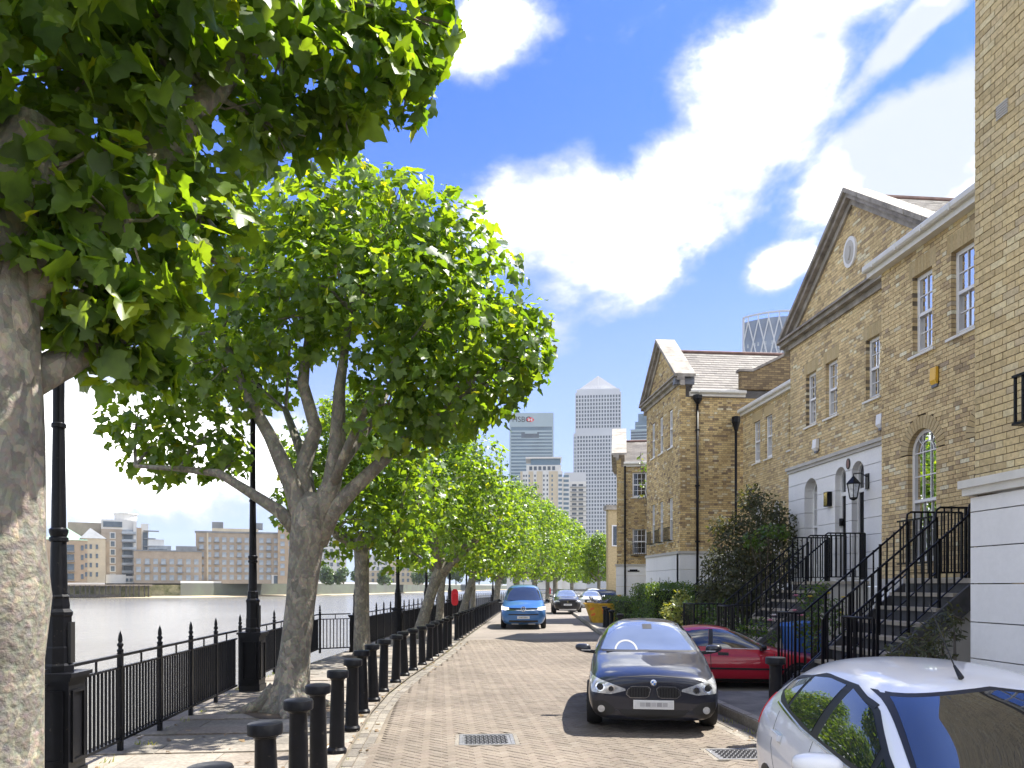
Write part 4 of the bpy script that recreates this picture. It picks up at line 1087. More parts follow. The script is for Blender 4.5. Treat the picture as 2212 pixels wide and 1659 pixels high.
# ---- the next gabled house, its flank wall facing the camera
def gabled_house():
    t = thing('brick_house', 'gabled yellow brick house with a slate roof, its flank wall carrying a black downpipe', 'house', (X2, 29, 0))
    F = Face('x', X2); y0, y1 = 27.0, 31.4
    up = [dict(u0=a, u1=a + .46, z0=7.0, z1=8.4) for a in (27.83, 29.07, 30.2)]
    lo = [dict(u0=a, u1=a + .46, z0=3.5, z1=5.13) for a in (27.83, 29.07, 30.2)]
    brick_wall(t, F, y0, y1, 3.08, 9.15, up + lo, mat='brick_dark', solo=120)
    zc, za = 9.30, 11.3; c = (y0 + y1) / 2; hw = (y1 - y0) / 2; sl = (za - zc) / (hw + .3)
    def top(z):
        k = hw + .28 - (z - zc) / sl; return (max(y0, c - k), min(y1, c + k))
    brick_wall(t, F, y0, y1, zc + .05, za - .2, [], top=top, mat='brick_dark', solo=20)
    pediment(t, F, y0, y1, zc, za, deep=.5)
    for o in up + lo: sash(t, F, o, set_=.045)
    for o in lo:
        q = MB(); F.box(q, o['u0'] - .08, o['u1'] + .08, 3.5, 3.53, -.2, -.04); F.box(q, o['u0'] - .08, o['u1'] + .08, 3.98, 4.0, -.2, -.17); g = obj('window_guard', q, M['black'], t)
        for k in range(7):
            u = o['u0'] - .07 + k * .1; q = MB(); F.box(q, u - .008, u + .008, 3.53, 3.98, -.19, -.175); obj('baluster', q, M['black'], g)
    panels(t, F, y0, y1, .05, 2.98, [.6, 1.2, 1.84, 2.42], [dict(u0=a, u1=a + .14, z0=1.2, z1=2.16, arch=True) for a in (28.1, 29.3, 30.5)], d=-.04)
    for a in (28.1, 29.3, 30.5):
        q = MB(); F.box(q, a - .02, a + .16, 1.15, 2.2, .1, .14); obj('slit_window', q, M['cglass'], t)
    q = MB(); F.box(q, y0 - .08, y1, 2.98, 3.08, -.08, .1); obj('stucco_cap', q, M['stucco_grey'], t)
    # flank wall towards the camera
    S = Face('y', 26.96)
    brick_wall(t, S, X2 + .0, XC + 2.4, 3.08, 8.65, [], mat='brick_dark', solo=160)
    panels(t, S, X2 - .04, XC + .4, .05, 2.98, [.6, 1.2, 1.84, 2.42], [], d=-.04)
    q = MB(); S.box(q, X2 - .1, XC + .4, 2.98, 3.078, -.085, .1); obj('stucco_cap', q, M['stucco_grey'], t)
    gutter(t, S, X2 + .35, XC + .25, 8.78, .2)
    rdg = zc + hw * sl * .92
    slates(t, (X2 + .45, y0 - .15, 8.86), (XC + 4, y0 - .15, 8.86), (X2 + .45, c, rdg))
    slates(t, (X2 + .45, y1 + .15, 8.86), (XC + 4, y1 + .15, 8.86), (X2 + .45, c, rdg))
    q = MB(); q.tube([(X2 + .4, c, rdg + .03), (XC + 4, c, rdg + .03)], .07, 8); obj('ridge_tile', q, M['brick_red'], t)
    # cheek of the pediment cornice above the corner
    q = MB(); q.box(X2 - .22, X2 + .5, y0 - .16, y0 + .1, 9.06, 9.36); obj('cornice_return', q, M['lead'], t)
    dp = MB(); dp.tube([(X2 + .62, 26.88, 8.55), (X2 + .62, 26.88, .2)], .045, 10); dpo = obj('downpipe', dp, M['black'], t, smooth=True)
    q = MB(); q.lathe([(.06, 8.35), (.15, 8.5), (.17, 8.52), (.17, 8.66), (.14, 8.68)], X2 + .62, 26.85, n=8); obj('hopper', q, M['black'], dpo)
    q = MB()
    for z in (3.4, 5.4, 7.4): q.box(X2 + .55, X2 + .69, 26.81, 26.95, z, z + .05)
    obj('pipe_clips', q, M['black'], dpo)
    dp = MB(); dp.tube([(XC - .12, 26.86, 7.9), (XC - .12, 26.86, .2)], .045, 10); dpo = obj('downpipe', dp, M['black'], t, smooth=True)
    q = MB(); q.lathe([(.06, 7.4), (.14, 7.7), (.16, 7.72), (.16, 7.9), (.13, 7.93)], XC - .12, 26.84, n=8); obj('hopper', q, M['black'], dpo)
    # stepped flank parapet at the back of the roof
    q = MB(); q.prism([(XC - .0, 8.9), (XC + 4.5, 8.9), (XC + 4.5, 11.3), (XC + 1.9, 10.25), (XC + .45, 9.52), (XC, 9.52)], lambda u, z, d: (u, d, z), 26.72, 26.93)
    obj('parapet_wall', q, M['brick_flat'], t)
    q = MB(); q.prism([(XC - .08, 9.52), (XC + .45, 9.53), (XC + 1.9, 10.26), (XC + 4.5, 11.31), (XC + 4.5, 11.40), (XC + 1.9, 10.35), (XC + .42, 9.61), (XC - .08, 9.61)], lambda u, z, d: (u, d, z), 26.66, 26.98)
    obj('parapet_coping', q, M['stone_dark'], t)
    return t
def brick_flat():
    m, nt, b = new_mat('brickwork_flat'); L = nt.links.new; b.inputs['Roughness'].default_value = .9
    tc = N(nt, 'ShaderNodeTexCoord'); mp = N(nt, 'ShaderNodeMapping'); mp.inputs['Rotation'].default_value = (R(90), 0, 0); L(tc.outputs['Object'], mp.inputs['Vector'])
    bk = N(nt, 'ShaderNodeTexBrick'); bk.inputs['Scale'].default_value = 1; bk.inputs['Brick Width'].default_value = .225; bk.inputs['Row Height'].default_value = .075; bk.inputs['Mortar Size'].default_value = .008
    bk.inputs['Color1'].default_value = (.38, .28, .14, 1); bk.inputs['Color2'].default_value = (.17, .12, .07, 1); bk.inputs['Mortar'].default_value = (.12, .09, .06, 1); bk.inputs['Bias'].default_value = 0
    L(mp.outputs[0], bk.inputs['Vector']); L(bk.outputs['Color'], b.inputs['Base Color'])
    M['brick_flat'] = m
brick_flat()
gabled_house()
# ---- the third house down the street, flank towards the camera
def third_house():
    t = thing('brick_house', 'farthest brick house of the terrace, white coped gable edge and sash window over stucco', 'house', (9.1, 39, 0))
    S = Face('y', 39.0)
    ops = [dict(u0=9.9, u1=10.62, z0=3.45, z1=4.78), dict(u0=9.9, u1=10.62, z0=6.4, z1=7.68)]
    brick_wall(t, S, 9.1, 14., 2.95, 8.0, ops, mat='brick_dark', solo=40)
    for o in ops: sash(t, S, o, cols=3, rows=2)
    q = MB(); S.box(q, 9.8, 10.7, 3.4, 3.43, -.2, -.05); S.box(q, 9.8, 10.7, 3.98, 4.0, -.2, -.17); g = obj('window_guard', q, M['black'], t)
    for k in range(9):
        u = 9.82 + k * .11; q = MB(); S.box(q, u - .01, u + .01, 3.43, 3.98, -.195, -.175); obj('baluster', q, M['black'], g)
    panels(t, S, 9.06, 14., .05, 2.86, [.7, 1.25, 1.8, 2.35], d=-.04)
    q = MB(); S.box(q, 9.0, 14., 2.86, 2.95, -.09, .1); obj('stucco_cap', q, M['stucco_grey'], t)
    F = Face('x', 9.1)
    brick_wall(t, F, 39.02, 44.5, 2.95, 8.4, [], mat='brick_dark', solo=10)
    panels(t, F, 39.02, 44.5, .05, 2.86, [.7, 1.25, 1.8, 2.35], d=-.04)
    pediment(t, F, 39.0, 44.5, 8.55, 10.4, deep=.5)
    q = MB(); q.add([(9.15, 39.1, 8.5), (9.15, 44.4, 8.5), (9.15, 41.75, 10.1)], [(0, 1, 2)]); obj('gable_wall', q, M['brick_flat'], t)
    gutter(t, S, 9.45, 14., 8.1, .18)
    slates(t, (9.5, 38.85, 8.16), (16, 38.85, 8.16), (9.5, 41.75, 9.75))
    q = MB(); q.tube([(9.5, 41.75, 9.78), (16, 41.75, 9.78)], .08, 8); obj('ridge_tile', q, M['brick_red'], t)
    dp = MB(); dp.tube([(9.52, 38.92, 8.), (9.52, 38.92, .2)], .05, 8); obj('downpipe', dp, M['black'], t)
    q = MB(); S.box(q, 9.66, 10.25, 2.56, 2.62, -.06, -.03); S.box(q, 9.76, 10.15, 2.62, 2.68, -.06, -.03); obj('name_board', q, M['black'], t)
    q = MB(); S.box(q, 9.14, 9.32, 1.15, 1.38, -.06, -.035); obj('orange_notice', q, M['yellow'], t)
    t.rotation_euler[2] = R(-13.4)
    return t
third_house()
def rear_block():
    # rendered link between the second and third house, and a far cream house end beyond
    t = thing('brick_house', 'recessed brick range between the two gabled houses, half hidden by climber', 'house', (11.2, 35, 0))
    F = Face('x', 11.2); brick_wall(t, F, 31.45, 39., .1, 7.9, [], solo=0)
    slates(t, (11.1, 31.45, 7.95), (11.1, 39., 7.95), (13.8, 31.45, 9.3))
    t = thing('brick_house', 'small pale yellow house end beyond the third brick house, with a white window', 'house', (14.5, 66, 0))
    q = MB(); q.box(14.2, 20, 64, 64.8, 0, 8.3); obj('wall', q, M['brick_pale'], t)
    q = MB(); q.box(14.0, 20, 63.8, 65, 8.3, 8.7); obj('cornice', q, M['stone'], t)
    q = MB(); q.box(14.5, 15.3, 63.93, 64.02, 5.2, 7.0); w = obj('window', q, M['white'], t)
    q = MB(); q.box(14.6, 15.2, 63.915, 63.93, 5.3, 6.9); obj('pane', q, M['cglass'], w)
M['brick_pale'] = pmat('pale_brick', (.48, .38, .22), .9, var=.2, scale=8)
rear_block()
# ------------------------------------------------------------------ entrance stairs, their railings and wall fittings
M['tread'] = pmat('stone_tread', (.42, .37, .30), .85, var=.2, scale=4, bump=.3)
M['riser'] = pmat('dark_painted_riser', (.07, .07, .075), .7, var=.35, scale=5, bump=.2)
def stair(rails, xw, label, rlabs, ext, foot_return=(1.0, 1.0), land=1.0, steps=9, top=1.92, under=True):
    """flight rising towards the wall at x = xw, between the outermost rails (y values, far to near)"""
    ya, yb = max(rails), min(rails)
    xe = xw - land - .05; run = .252; rise = top / (steps + .0)
    t = thing('entrance_stairs', label, 'stairs', (xe - 1, (ya + yb) / 2, 0), 0, 'entrance stairs of the terrace')
    for k in range(steps):
        z = top - k * rise; x = xe - k * run
        if k == 0:
            obj('landing', MB().box(x - .03, xw - .06, yb - .06, ya + .06, z - .07, z), M['tread'], t)
            obj('riser', MB().box(x, x + .05, yb, ya, z - rise, z - .07), M['riser'], t)
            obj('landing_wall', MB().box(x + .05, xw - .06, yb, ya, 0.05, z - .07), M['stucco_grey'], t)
        else:
            obj('step', MB().box(x - .03, x + run + .0, yb - .04, ya + .04, z - .055, z), M['tread'], t)
            obj('riser', MB().box(x, x + .05, yb, ya, z - rise, z - .055), M['riser'], t)
    for y, nm in ((yb - .09, 'stringer'), (ya + .045, 'stringer')):
        mb = MB(); x1 = xe - (steps - 1) * run
        mb.prism([(xe, top - .05), (xe, top - .42), (x1 + .1, .0), (x1 - .28, .0), (x1 - .06, rise * .9)], lambda u, z, d: (u, d, z), y, y + .045)
        obj(nm, mb, M['riser'], t)
    if under:
        mb = MB(); x1 = xe - (steps - 1) * run
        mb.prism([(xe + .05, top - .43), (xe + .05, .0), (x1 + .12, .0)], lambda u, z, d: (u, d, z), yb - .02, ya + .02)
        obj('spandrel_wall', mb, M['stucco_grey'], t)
    sl = rise / run
    for i, y in enumerate(rails):
        r = thing('stair_railing', rlabs[i], 'railing', (xe, y, top), 0, 'black stair railings')
        zr = top + 1.08; xf = xe - (top - .43) / sl     # foot of the sloping rail
        zf = .43 + .95
        pts = [(xw - .12, y, zr - .05), (xw - .12, y, zr), (xe + .06, y, zr), (xe + .0, y, zr - .04), (xe - .02, y, top + .90), (xe - .10, y, top + .82), (xf, y, zf)]
        ex = ext
        ret = 0
        if i == 0: ret = foot_return[0]
        if i == len(rails) - 1: ret = -foot_return[1]
        if ret: pts += [(xf - ex, y, zf), (xf - ex, y + ret, zf)]
        else: pts += [(xf - .04, y, zf - .1)]
        obj('handrail', MB().tube(pts, .017, 8), M['black'], r, smooth=True)
        # bottom rail
        b = MB(); b.bar((xe, y, top + .10), (xf, y, .43 + .06), .03, .014); b.bar((xe, y, top + .10), (xw - .1, y, top + .10), .03, .014)
        obj('bottom_rail', b, M['black'], r)
        me = {}
        def baluster(x, yy, z0, z1, thick=.0095):
            o = obj('baluster', MB().box(x - thick, x + thick, yy - thick, yy + thick, z0, z1), M['black'], r)
        x = xw - .12; k = 0
        while x > xe + .03:
            baluster(x, y, top + .10 if k % 4 else top, zr, .0095 if k % 4 else .016); x -= .115; k += 1
        baluster(xe, y, top - .02, top + .93, .018)
        x = xe - .115; k = 1
        while x > xf - .02:
            zc = top - (xe - x) * sl
            baluster(x, y, zc + .09 if k % 4 else zc - .15, zc + (zf - .43) + .0, .0095 if k % 4 else .017); x -= .115; k += 1
        if ret:
            x = xf - .05
            while x > xf - ex + .03: baluster(x, y, .12, zf); x -= .10
            n = int(abs(ret) / .10)
            for q in range(n + 1): baluster(xf - ex, y + ret * q / n, .12, zf, .016 if q in (0, n) else .0095)
            bb = MB(); bb.bar((xf - ex, y, .22), (xf - ex, y + ret, .22), .03, .014); obj('bottom_rail', bb, M['black'], r)
        else: baluster(xf - .04, y, .12, zf - .08, .018)
    return t
stair([11.73, 11.0, 10.27], XB, 'stone flight rising to the arched window wing, nearest of the entrance stairs',
      ['far railing of the nearest entrance stairs, beside the nose of the red car', 'middle railing of the nearest entrance stairs', 'near railing of the nearest entrance stairs, closest to the white stucco wall'], .12, (.6, .75))
stair([18.1, 17.32, 16.5], XA, 'stone flight rising to the doors of the pedimented house, pink roses at its foot',
      ['far railing of the stairs to the pedimented house, next to the dark shrub', 'middle railing of the stairs between the two arched doors', 'near railing of the stairs below the black lantern'], .72, (.8, .8))
stair([25.2, 24.5, 23.8], XC, 'stone flight behind the dark shrub, farthest of the entrance stairs',
      ['far railing of the farthest stairs, against the white plinth', 'middle railing of the farthest stairs behind the dark shrub', 'near railing of the farthest stairs behind the dark shrub'], .3, (.6, .6))
# ---- things fixed to the walls
def wallbox(name, lab, cat, F, u, z, w, h, d, m, grp=None, taper=.75):
    t = thing(name, lab, cat, F.p(u, z, 0), 0, grp)
    mb = MB(); v = []
    for zz, ww, dd in ((z, w * taper, d * .55), (z + h * .25, w, d), (z + h, w, d * .8)):
        v += [F.p(u - ww / 2, zz, 0), F.p(u - ww / 2, zz, -dd), F.p(u + ww / 2, zz, -dd), F.p(u + ww / 2, zz, 0)]
    mb.add(v, [(3, 2, 1, 0), (8, 9, 10, 11)] + [(4 * r + k, 4 * r + (k + 1) % 4, 4 * r + 4 + (k + 1) % 4, 4 * r + 4 + k) for r in (0, 1) for k in range(4)])
    obj('case', mb, m, t)
    b = MB(); F.box(b, u - w * taper * .5, u + w * taper * .5, z - .05, z - .001, -d * .55, 0); obj('strobe', b, M['lead'], t)
    b = MB(); F.box(b, u - w * .5 - .012, u + w * .5 + .012, z - .02, z + h + .01, -.006, 0.002); obj('back_plate', b, M['black_matt'], t)
    return t
FB, FA = Face('x', XB), Face('x', XA)
wallbox('alarm_box', 'yellow burglar alarm box on the brick wall above the arched window', 'alarm box', FB, 12.56, 5.30, .16, .29, .065, M['yellow'], 'alarm boxes', .9)
wallbox('alarm_box', 'white burglar alarm box at the corner beside the yellow one', 'alarm box', FA, 16.02, 5.28, .20, .30, .10, M['white'], 'alarm boxes', .6)
wallbox('alarm_box', 'white burglar alarm box above the stucco, over the arched window', 'alarm box', FA, 18.93, 5.28, .20, .30, .10, M['white'], 'alarm boxes', .6)
t = thing('wall_light', 'brass box wall light between the arched window and the black door', 'wall light', FA.p(18.2, 3.8, -.04))
q = MB(); FA.box(q, 18.10, 18.30, 3.78, 4.14, -.16, -.045); obj('case', q, M['black'], t)
M['brass'] = pmat('brass', (.5, .38, .16), .25, metal=1, var=.15)
q = MB(); FA.box(q, 18.12, 18.28, 3.80, 4.12, -.17, -.16); obj('brass_face', q, M['brass'], t)
t = thing('round_plaque', 'small dark round plaque between the two arched doors', 'plaque', FA.p(17.34, 4.73, -.04))
q = MB(); poly = [(17.34 + .085 * math.cos(k * math.pi / 10), 4.70 + .13 * math.sin(k * math.pi / 10)) for k in range(20)]; q.prism(poly, FA.fn(), -.06, -.042); obj('disc', q, M['black'], t)
q = MB(); poly = [(17.34 + .06 * math.cos(k * math.pi / 10), 4.70 + .10 * math.sin(k * math.pi / 10)) for k in range(20)]; q.prism(poly, FA.fn(), -.064, -.06); obj('field', q, M['brick_red'], t)
def lantern():
    t = thing('wall_lantern', 'black wall lantern with glass panes beside the right hand door', 'lantern', FA.p(16.52, 3.9, -.04))
    q = MB(); FA.box(q, 16.45, 16.58, 4.0, 4.35, -.07, -.042); obj('back_plate', q, M['black'], t)
    x, y = XA - .38, 16.52
    q = MB(); q.tube([(XA - .06, y, 4.28), (XA - .2, y, 4.36), (x, y, 4.34), (x, y, 4.27)], .014, 6); obj('bracket', q, M['black'], t)
    q = MB().lathe([(.03, 4.28), (.05, 4.25), (.16, 4.13), (.17, 4.11), (.15, 4.10)], x, y, 6); obj('cap', q, M['black'], t)
    q = MB().lathe([(.085, 3.80), (.14, 4.10)], x, y, 6); obj('glass', q, M['lamp_off'], t)
    q = MB()
    for k in range(6):
        a = math.pi * 2 * k / 6; q.bar((x + .088 * math.cos(a), y + .088 * math.sin(a), 3.80), (x + .145 * math.cos(a), y + .145 * math.sin(a), 4.11), .016)
    obj('ribs', q, M['black'], t)
    q = MB().lathe([(.02, 3.74), (.095, 3.78), (.095, 3.805), (.02, 3.81)], x, y, 6); obj('base', q, M['black'], t)
lantern()
t = thing('entry_phone', 'small black entry phone beside the left door of the pedimented house', 'entry phone', FA.p(17.8, 3.3, 0))
q = MB(); q.box(XA + .06, XA + .16, 17.90, 17.955, 3.28, 3.46); obj('case', q, M['black_matt'], t)
q = MB(); q.box(XA + .08, XA + .13, 17.893, 17.90, 3.40, 3.44); obj('speaker', q, M['chrome'], t)
# potted plant on the landing
# ------------------------------------------------------------------ trees, hedges, shrubs
def leaf_mat(name, dark, light, back, yellow, trans=.45, rough=.36):
    m, nt, b = new_mat(name); L = nt.links.new
    g = N(nt, 'ShaderNodeNewGeometry'); oi = N(nt, 'ShaderNodeObjectInfo')
    ad = N(nt, 'ShaderNodeMath', operation='ADD'); L(g.outputs['Random Per Island'], ad.inputs[0]); L(oi.outputs['Random'], ad.inputs[1])
    fr = N(nt, 'ShaderNodeMath', operation='FRACT'); L(ad.outputs[0], fr.inputs[0])
    cr = N(nt, 'ShaderNodeValToRGB'); el = cr.color_ramp.elements
    el[0].position = 0; el[0].color = (*dark, 1); el[1].position = .97; el[1].color = (*light, 1)
    e = el.new(.995); e.color = (*yellow, 1)
    L(fr.outputs[0], cr.inputs[0])
    tc = N(nt, 'ShaderNodeTexCoord'); nz = N(nt, 'ShaderNodeTexNoise'); nz.inputs['Scale'].default_value = 14; nz.inputs['Detail'].default_value = 3
    L(g.outputs['Position'], nz.inputs['Vector'])
    mr = N(nt, 'ShaderNodeMapRange'); mr.inputs['From Min'].default_value = .3; mr.inputs['From Max'].default_value = .7; mr.inputs['To Min'].default_value = .8; mr.inputs['To Max'].default_value = 1.2
    L(nz.outputs['Fac'], mr.inputs['Value'])
    vm = N(nt, 'ShaderNodeVectorMath', operation='SCALE'); L(cr.outputs[0], vm.inputs[0]); L(mr.outputs[0], vm.inputs['Scale'])
    mx = N(nt, 'ShaderNodeMixRGB'); mx.inputs[0].default_value = .3; mx.inputs[2].default_value = (*back, 1); L(vm.outputs[0], mx.inputs[1])
    sel = N(nt, 'ShaderNodeMixRGB'); L(g.outputs['Backfacing'], sel.inputs[0]); L(vm.outputs[0], sel.inputs[1]); L(mx.outputs[0], sel.inputs[2])
    L(sel.outputs[0], b.inputs['Base Color']); b.inputs['Roughness'].default_value = rough; b.inputs['Specular IOR Level'].default_value = .5
    tr = N(nt, 'ShaderNodeBsdfTranslucent')
    ts = N(nt, 'ShaderNodeVectorMath', operation='MULTIPLY'); ts.inputs[1].default_value = (3.7, 3.1, .5); L(vm.outputs[0], ts.inputs[0]); L(ts.outputs[0], tr.inputs['Color'])
    ms = N(nt, 'ShaderNodeMixShader'); ms.inputs[0].default_value = trans
    out = nt.nodes['Material Output']; L(b.outputs[0], ms.inputs[1]); L(tr.outputs[0], ms.inputs[2]); L(ms.outputs[0], out.inputs['Surface'])
    return m
M['leaf'] = leaf_mat('plane_leaf', (.048, .105, .022), (.115, .187, .029), (.115, .175, .055), (.22, .25, .03), .5)
M['leaf_hedge'] = leaf_mat('hedge_leaf', (.03, .075, .012), (.085, .15, .025), (.07, .12, .03), (.2, .22, .04), .3)
M['leaf_dark'] = leaf_mat('shrub_leaf', (.034, .044, .026), (.078, .088, .052), (.08, .08, .05), (.16, .16, .07), .25, .7)
M['leaf_pale'] = leaf_mat('pale_leaf', (.10, .15, .04), (.26, .28, .10), (.2, .22, .1), (.4, .38, .15), .3)
M['leaf_far'] = leaf_mat('far_leaf', (.035, .075, .03), (.075, .125, .05), (.07, .1, .05), (.1, .14, .05), .35)
def bark_mat():
    m, nt, b = new_mat('plane_bark'); L = nt.links.new
    tc = N(nt, 'ShaderNodeTexCoord'); mp = N(nt, 'ShaderNodeMapping'); mp.inputs['Scale'].default_value = (1, 1, .62); L(tc.outputs['Object'], mp.inputs['Vector'])
    wz = N(nt, 'ShaderNodeTexNoise'); wz.inputs['Scale'].default_value = 6; L(mp.outputs[0], wz.inputs['Vector'])
    av = N(nt, 'ShaderNodeMixRGB', blend_type='ADD'); av.inputs[0].default_value = .16; L(mp.outputs[0], av.inputs[1]); L(wz.outputs['Color'], av.inputs[2])
    vo = N(nt, 'ShaderNodeTexVoronoi'); vo.inputs['Scale'].default_value = 11; L(av.outputs[0], vo.inputs['Vector'])
    v2 = N(nt, 'ShaderNodeTexVoronoi'); v2.inputs['Scale'].default_value = 27; L(av.outputs[0], v2.inputs['Vector'])
    cr = N(nt, 'ShaderNodeValToRGB'); el = cr.color_ramp.elements; cr.color_ramp.interpolation = 'CONSTANT'
    st = [(0, (0.227, 0.210, 0.172)), (.22, (0.260, 0.244, 0.202)), (.42, (0.290, 0.273, 0.227)), (.58, (0.206, 0.193, 0.160)), (.72, (0.336, 0.311, 0.252)), (.84, (0.260, 0.244, 0.202)), (.93, (0.403, 0.361, 0.286))]
    while len(el) < len(st): el.new(.5)
    for e, (p, c) in zip(el, st): e.position = p; e.color = (*c, 1)
    sp = N(nt, 'ShaderNodeSeparateColor'); L(vo.outputs['Color'], sp.inputs[0]); L(sp.outputs[0], cr.inputs[0])
    c2 = N(nt, 'ShaderNodeValToRGB'); c2.color_ramp.interpolation = 'CONSTANT'; e2 = c2.color_ramp.elements; e2[0].color = (.86, .86, .87, 1); e2[1].position = .5; e2[1].color = (1.08, 1.07, 1.04, 1); e3 = e2.new(.88); e3.color = (1.28, 1.24, 1.15, 1)
    s2 = N(nt, 'ShaderNodeSeparateColor'); L(v2.outputs['Color'], s2.inputs[0]); L(s2.outputs[1], c2.inputs[0])
    mu = N(nt, 'ShaderNodeMixRGB', blend_type='MULTIPLY'); mu.inputs[0].default_value = 1; L(cr.outputs[0], mu.inputs[1]); L(c2.outputs[0], mu.inputs[2])
    nz = N(nt, 'ShaderNodeTexNoise'); nz.inputs['Scale'].default_value = 25; nz.inputs['Detail'].default_value = 6; L(tc.outputs['Object'], nz.inputs['Vector'])
    m3 = N(nt, 'ShaderNodeMixRGB', blend_type='MULTIPLY'); m3.inputs[0].default_value = .45; L(mu.outputs[0], m3.inputs[1]); L(nz.outputs['Color'], m3.inputs[2])
    L(m3.outputs[0], b.inputs['Base Color']); b.inputs['Roughness'].default_value = .85
    ad = N(nt, 'ShaderNodeMath', operation='ADD'); L(sp.outputs[0], ad.inputs[0]); L(s2.outputs[1], ad.inputs[1])
    a2 = N(nt, 'ShaderNodeMath', operation='ADD'); L(ad.outputs[0], a2.inputs[0]); L(nz.outputs['Fac'], a2.inputs[1])
    bp = N(nt, 'ShaderNodeBump'); bp.inputs['Strength'].default_value = .8; bp.inputs['Distance'].default_value = .02; L(a2.outputs[0], bp.inputs['Height']); L(bp.outputs[0], b.inputs['Normal'])
    return m
M['bark'] = bark_mat()
M['twig'] = pmat('twig', (.09, .075, .055), .85, var=.2)
# plane leaf: five lobes round a fold, base at the origin, tip at y = 1
_o = [(0, 0), (.20, -.09), (.42, -.06), (.40, .11), (.56, .25), (.63, .46), (.45, .48), (.34, .55), (.33, .70), (.15, .82), (0, 1.02)]
_ol = _o + [(-x, y) for x, y in reversed(_o[1:-1])]
LEAF_V = np.array([(0, .34, 0)] + [(x, y, .20 * abs(x) - .22 * y * y + (.05 if i % 3 == 1 else 0)) for i, (x, y) in enumerate(_ol)], dtype=np.float32)
LEAF_F = np.array([(0, 1 + (k + 1) % len(_ol), 1 + k) for k in range(len(_ol))], dtype=np.int32)
_s6 = [(0, 0), (.46, .05), (.54, .46), (.2, .6), (0, 1.0), (-.2, .6), (-.54, .46), (-.46, .05)]
LEAF2_V = np.array([(x, y, .18 * abs(x) - .2 * y * y) for x, y in _s6], dtype=np.float32)
LEAF2_F = np.array([(0, 1, 7), (1, 2, 7), (2, 6, 7), (2, 3, 6), (3, 5, 6), (3, 4, 5)], dtype=np.int32)
OVAL_V = np.array([(0, 0, 0), (.28, .35, .05), (.22, .7, .03), (0, 1, -.1), (-.22, .7, .03), (-.28, .35, .05)], dtype=np.float32)
OVAL_F = np.array([(0, 1, 5), (1, 2, 4), (1, 4, 5), (2, 3, 4)], dtype=np.int32)
NEED_V = np.array([(-.08, 0, 0), (.08, 0, 0), (0, 1, 0)], dtype=np.float32); NEED_F = np.array([(0, 1, 2)], dtype=np.int32)
def nrm(a): return a / np.maximum(np.linalg.norm(a, axis=1, keepdims=True), 1e-6)
def leaf_frames(clumps, dens, size, inner=.35, up=.55, droop=.55, sj=.5, flat=1.0):
    """positions, tip directions, normals and sizes of leaves over a set of ellipsoid clumps (centre, radius or radii)"""
    P, T, Nn = [], [], []
    for c, r in clumps:
        r3 = np.array(r if hasattr(r, '__len__') else (r, r, r * flat)); n = max(6, int(dens * (r3[0] * r3[1] + r3[0] * r3[2] + r3[1] * r3[2]) / 3))
        d = nrm(nr.normal(size=(n, 3)))
        rad = np.where(nr.random(n) < inner, nr.random(n) ** .4, nr.uniform(.82, 1.12, n))[:, None]
        P.append(np.array(c) + d * r3 * rad)
        rr = nr.normal(size=(n, 3))
        Nn.append(d * .55 + np.array([0, 0, up]) + rr * .42)
        T.append(d * .55 + np.array([0, 0, -droop]) + nr.normal(size=(n, 3)) * .55)
    P, T, Nn = np.vstack(P), np.vstack(T), np.vstack(Nn)
    Nn = nrm(Nn); T = nrm(T - Nn * np.sum(T * Nn, axis=1, keepdims=True))
    S = size * nr.uniform(1 - sj, 1 + sj, len(P))
    return P, T, Nn, S
def leaves_mesh(name, fr, V, F, mats):
    P, T, Nn, S = fr; B = np.cross(T, Nn)
    n = len(P); k = len(V)
    curl = nr.uniform(-.4, 2.6, n)[:, None, None]; wide = nr.uniform(.75, 1.1, n)[:, None, None]
    W = P[:, None, :] + S[:, None, None] * (wide * V[None, :, 0:1] * B[:, None, :] + V[None, :, 1:2] * T[:, None, :] + curl * V[None, :, 2:3] * Nn[:, None, :])
    FF = (F[None, :, :] + (np.arange(n) * k)[:, None, None]).reshape(-1, 3)
    me = np_mesh(name, W.reshape(-1, 3), FF); me.materials.append(mats); return me
_leaf_me = np_mesh('leaf', LEAF_V, LEAF_F); _leaf_me.materials.append(M['leaf'])
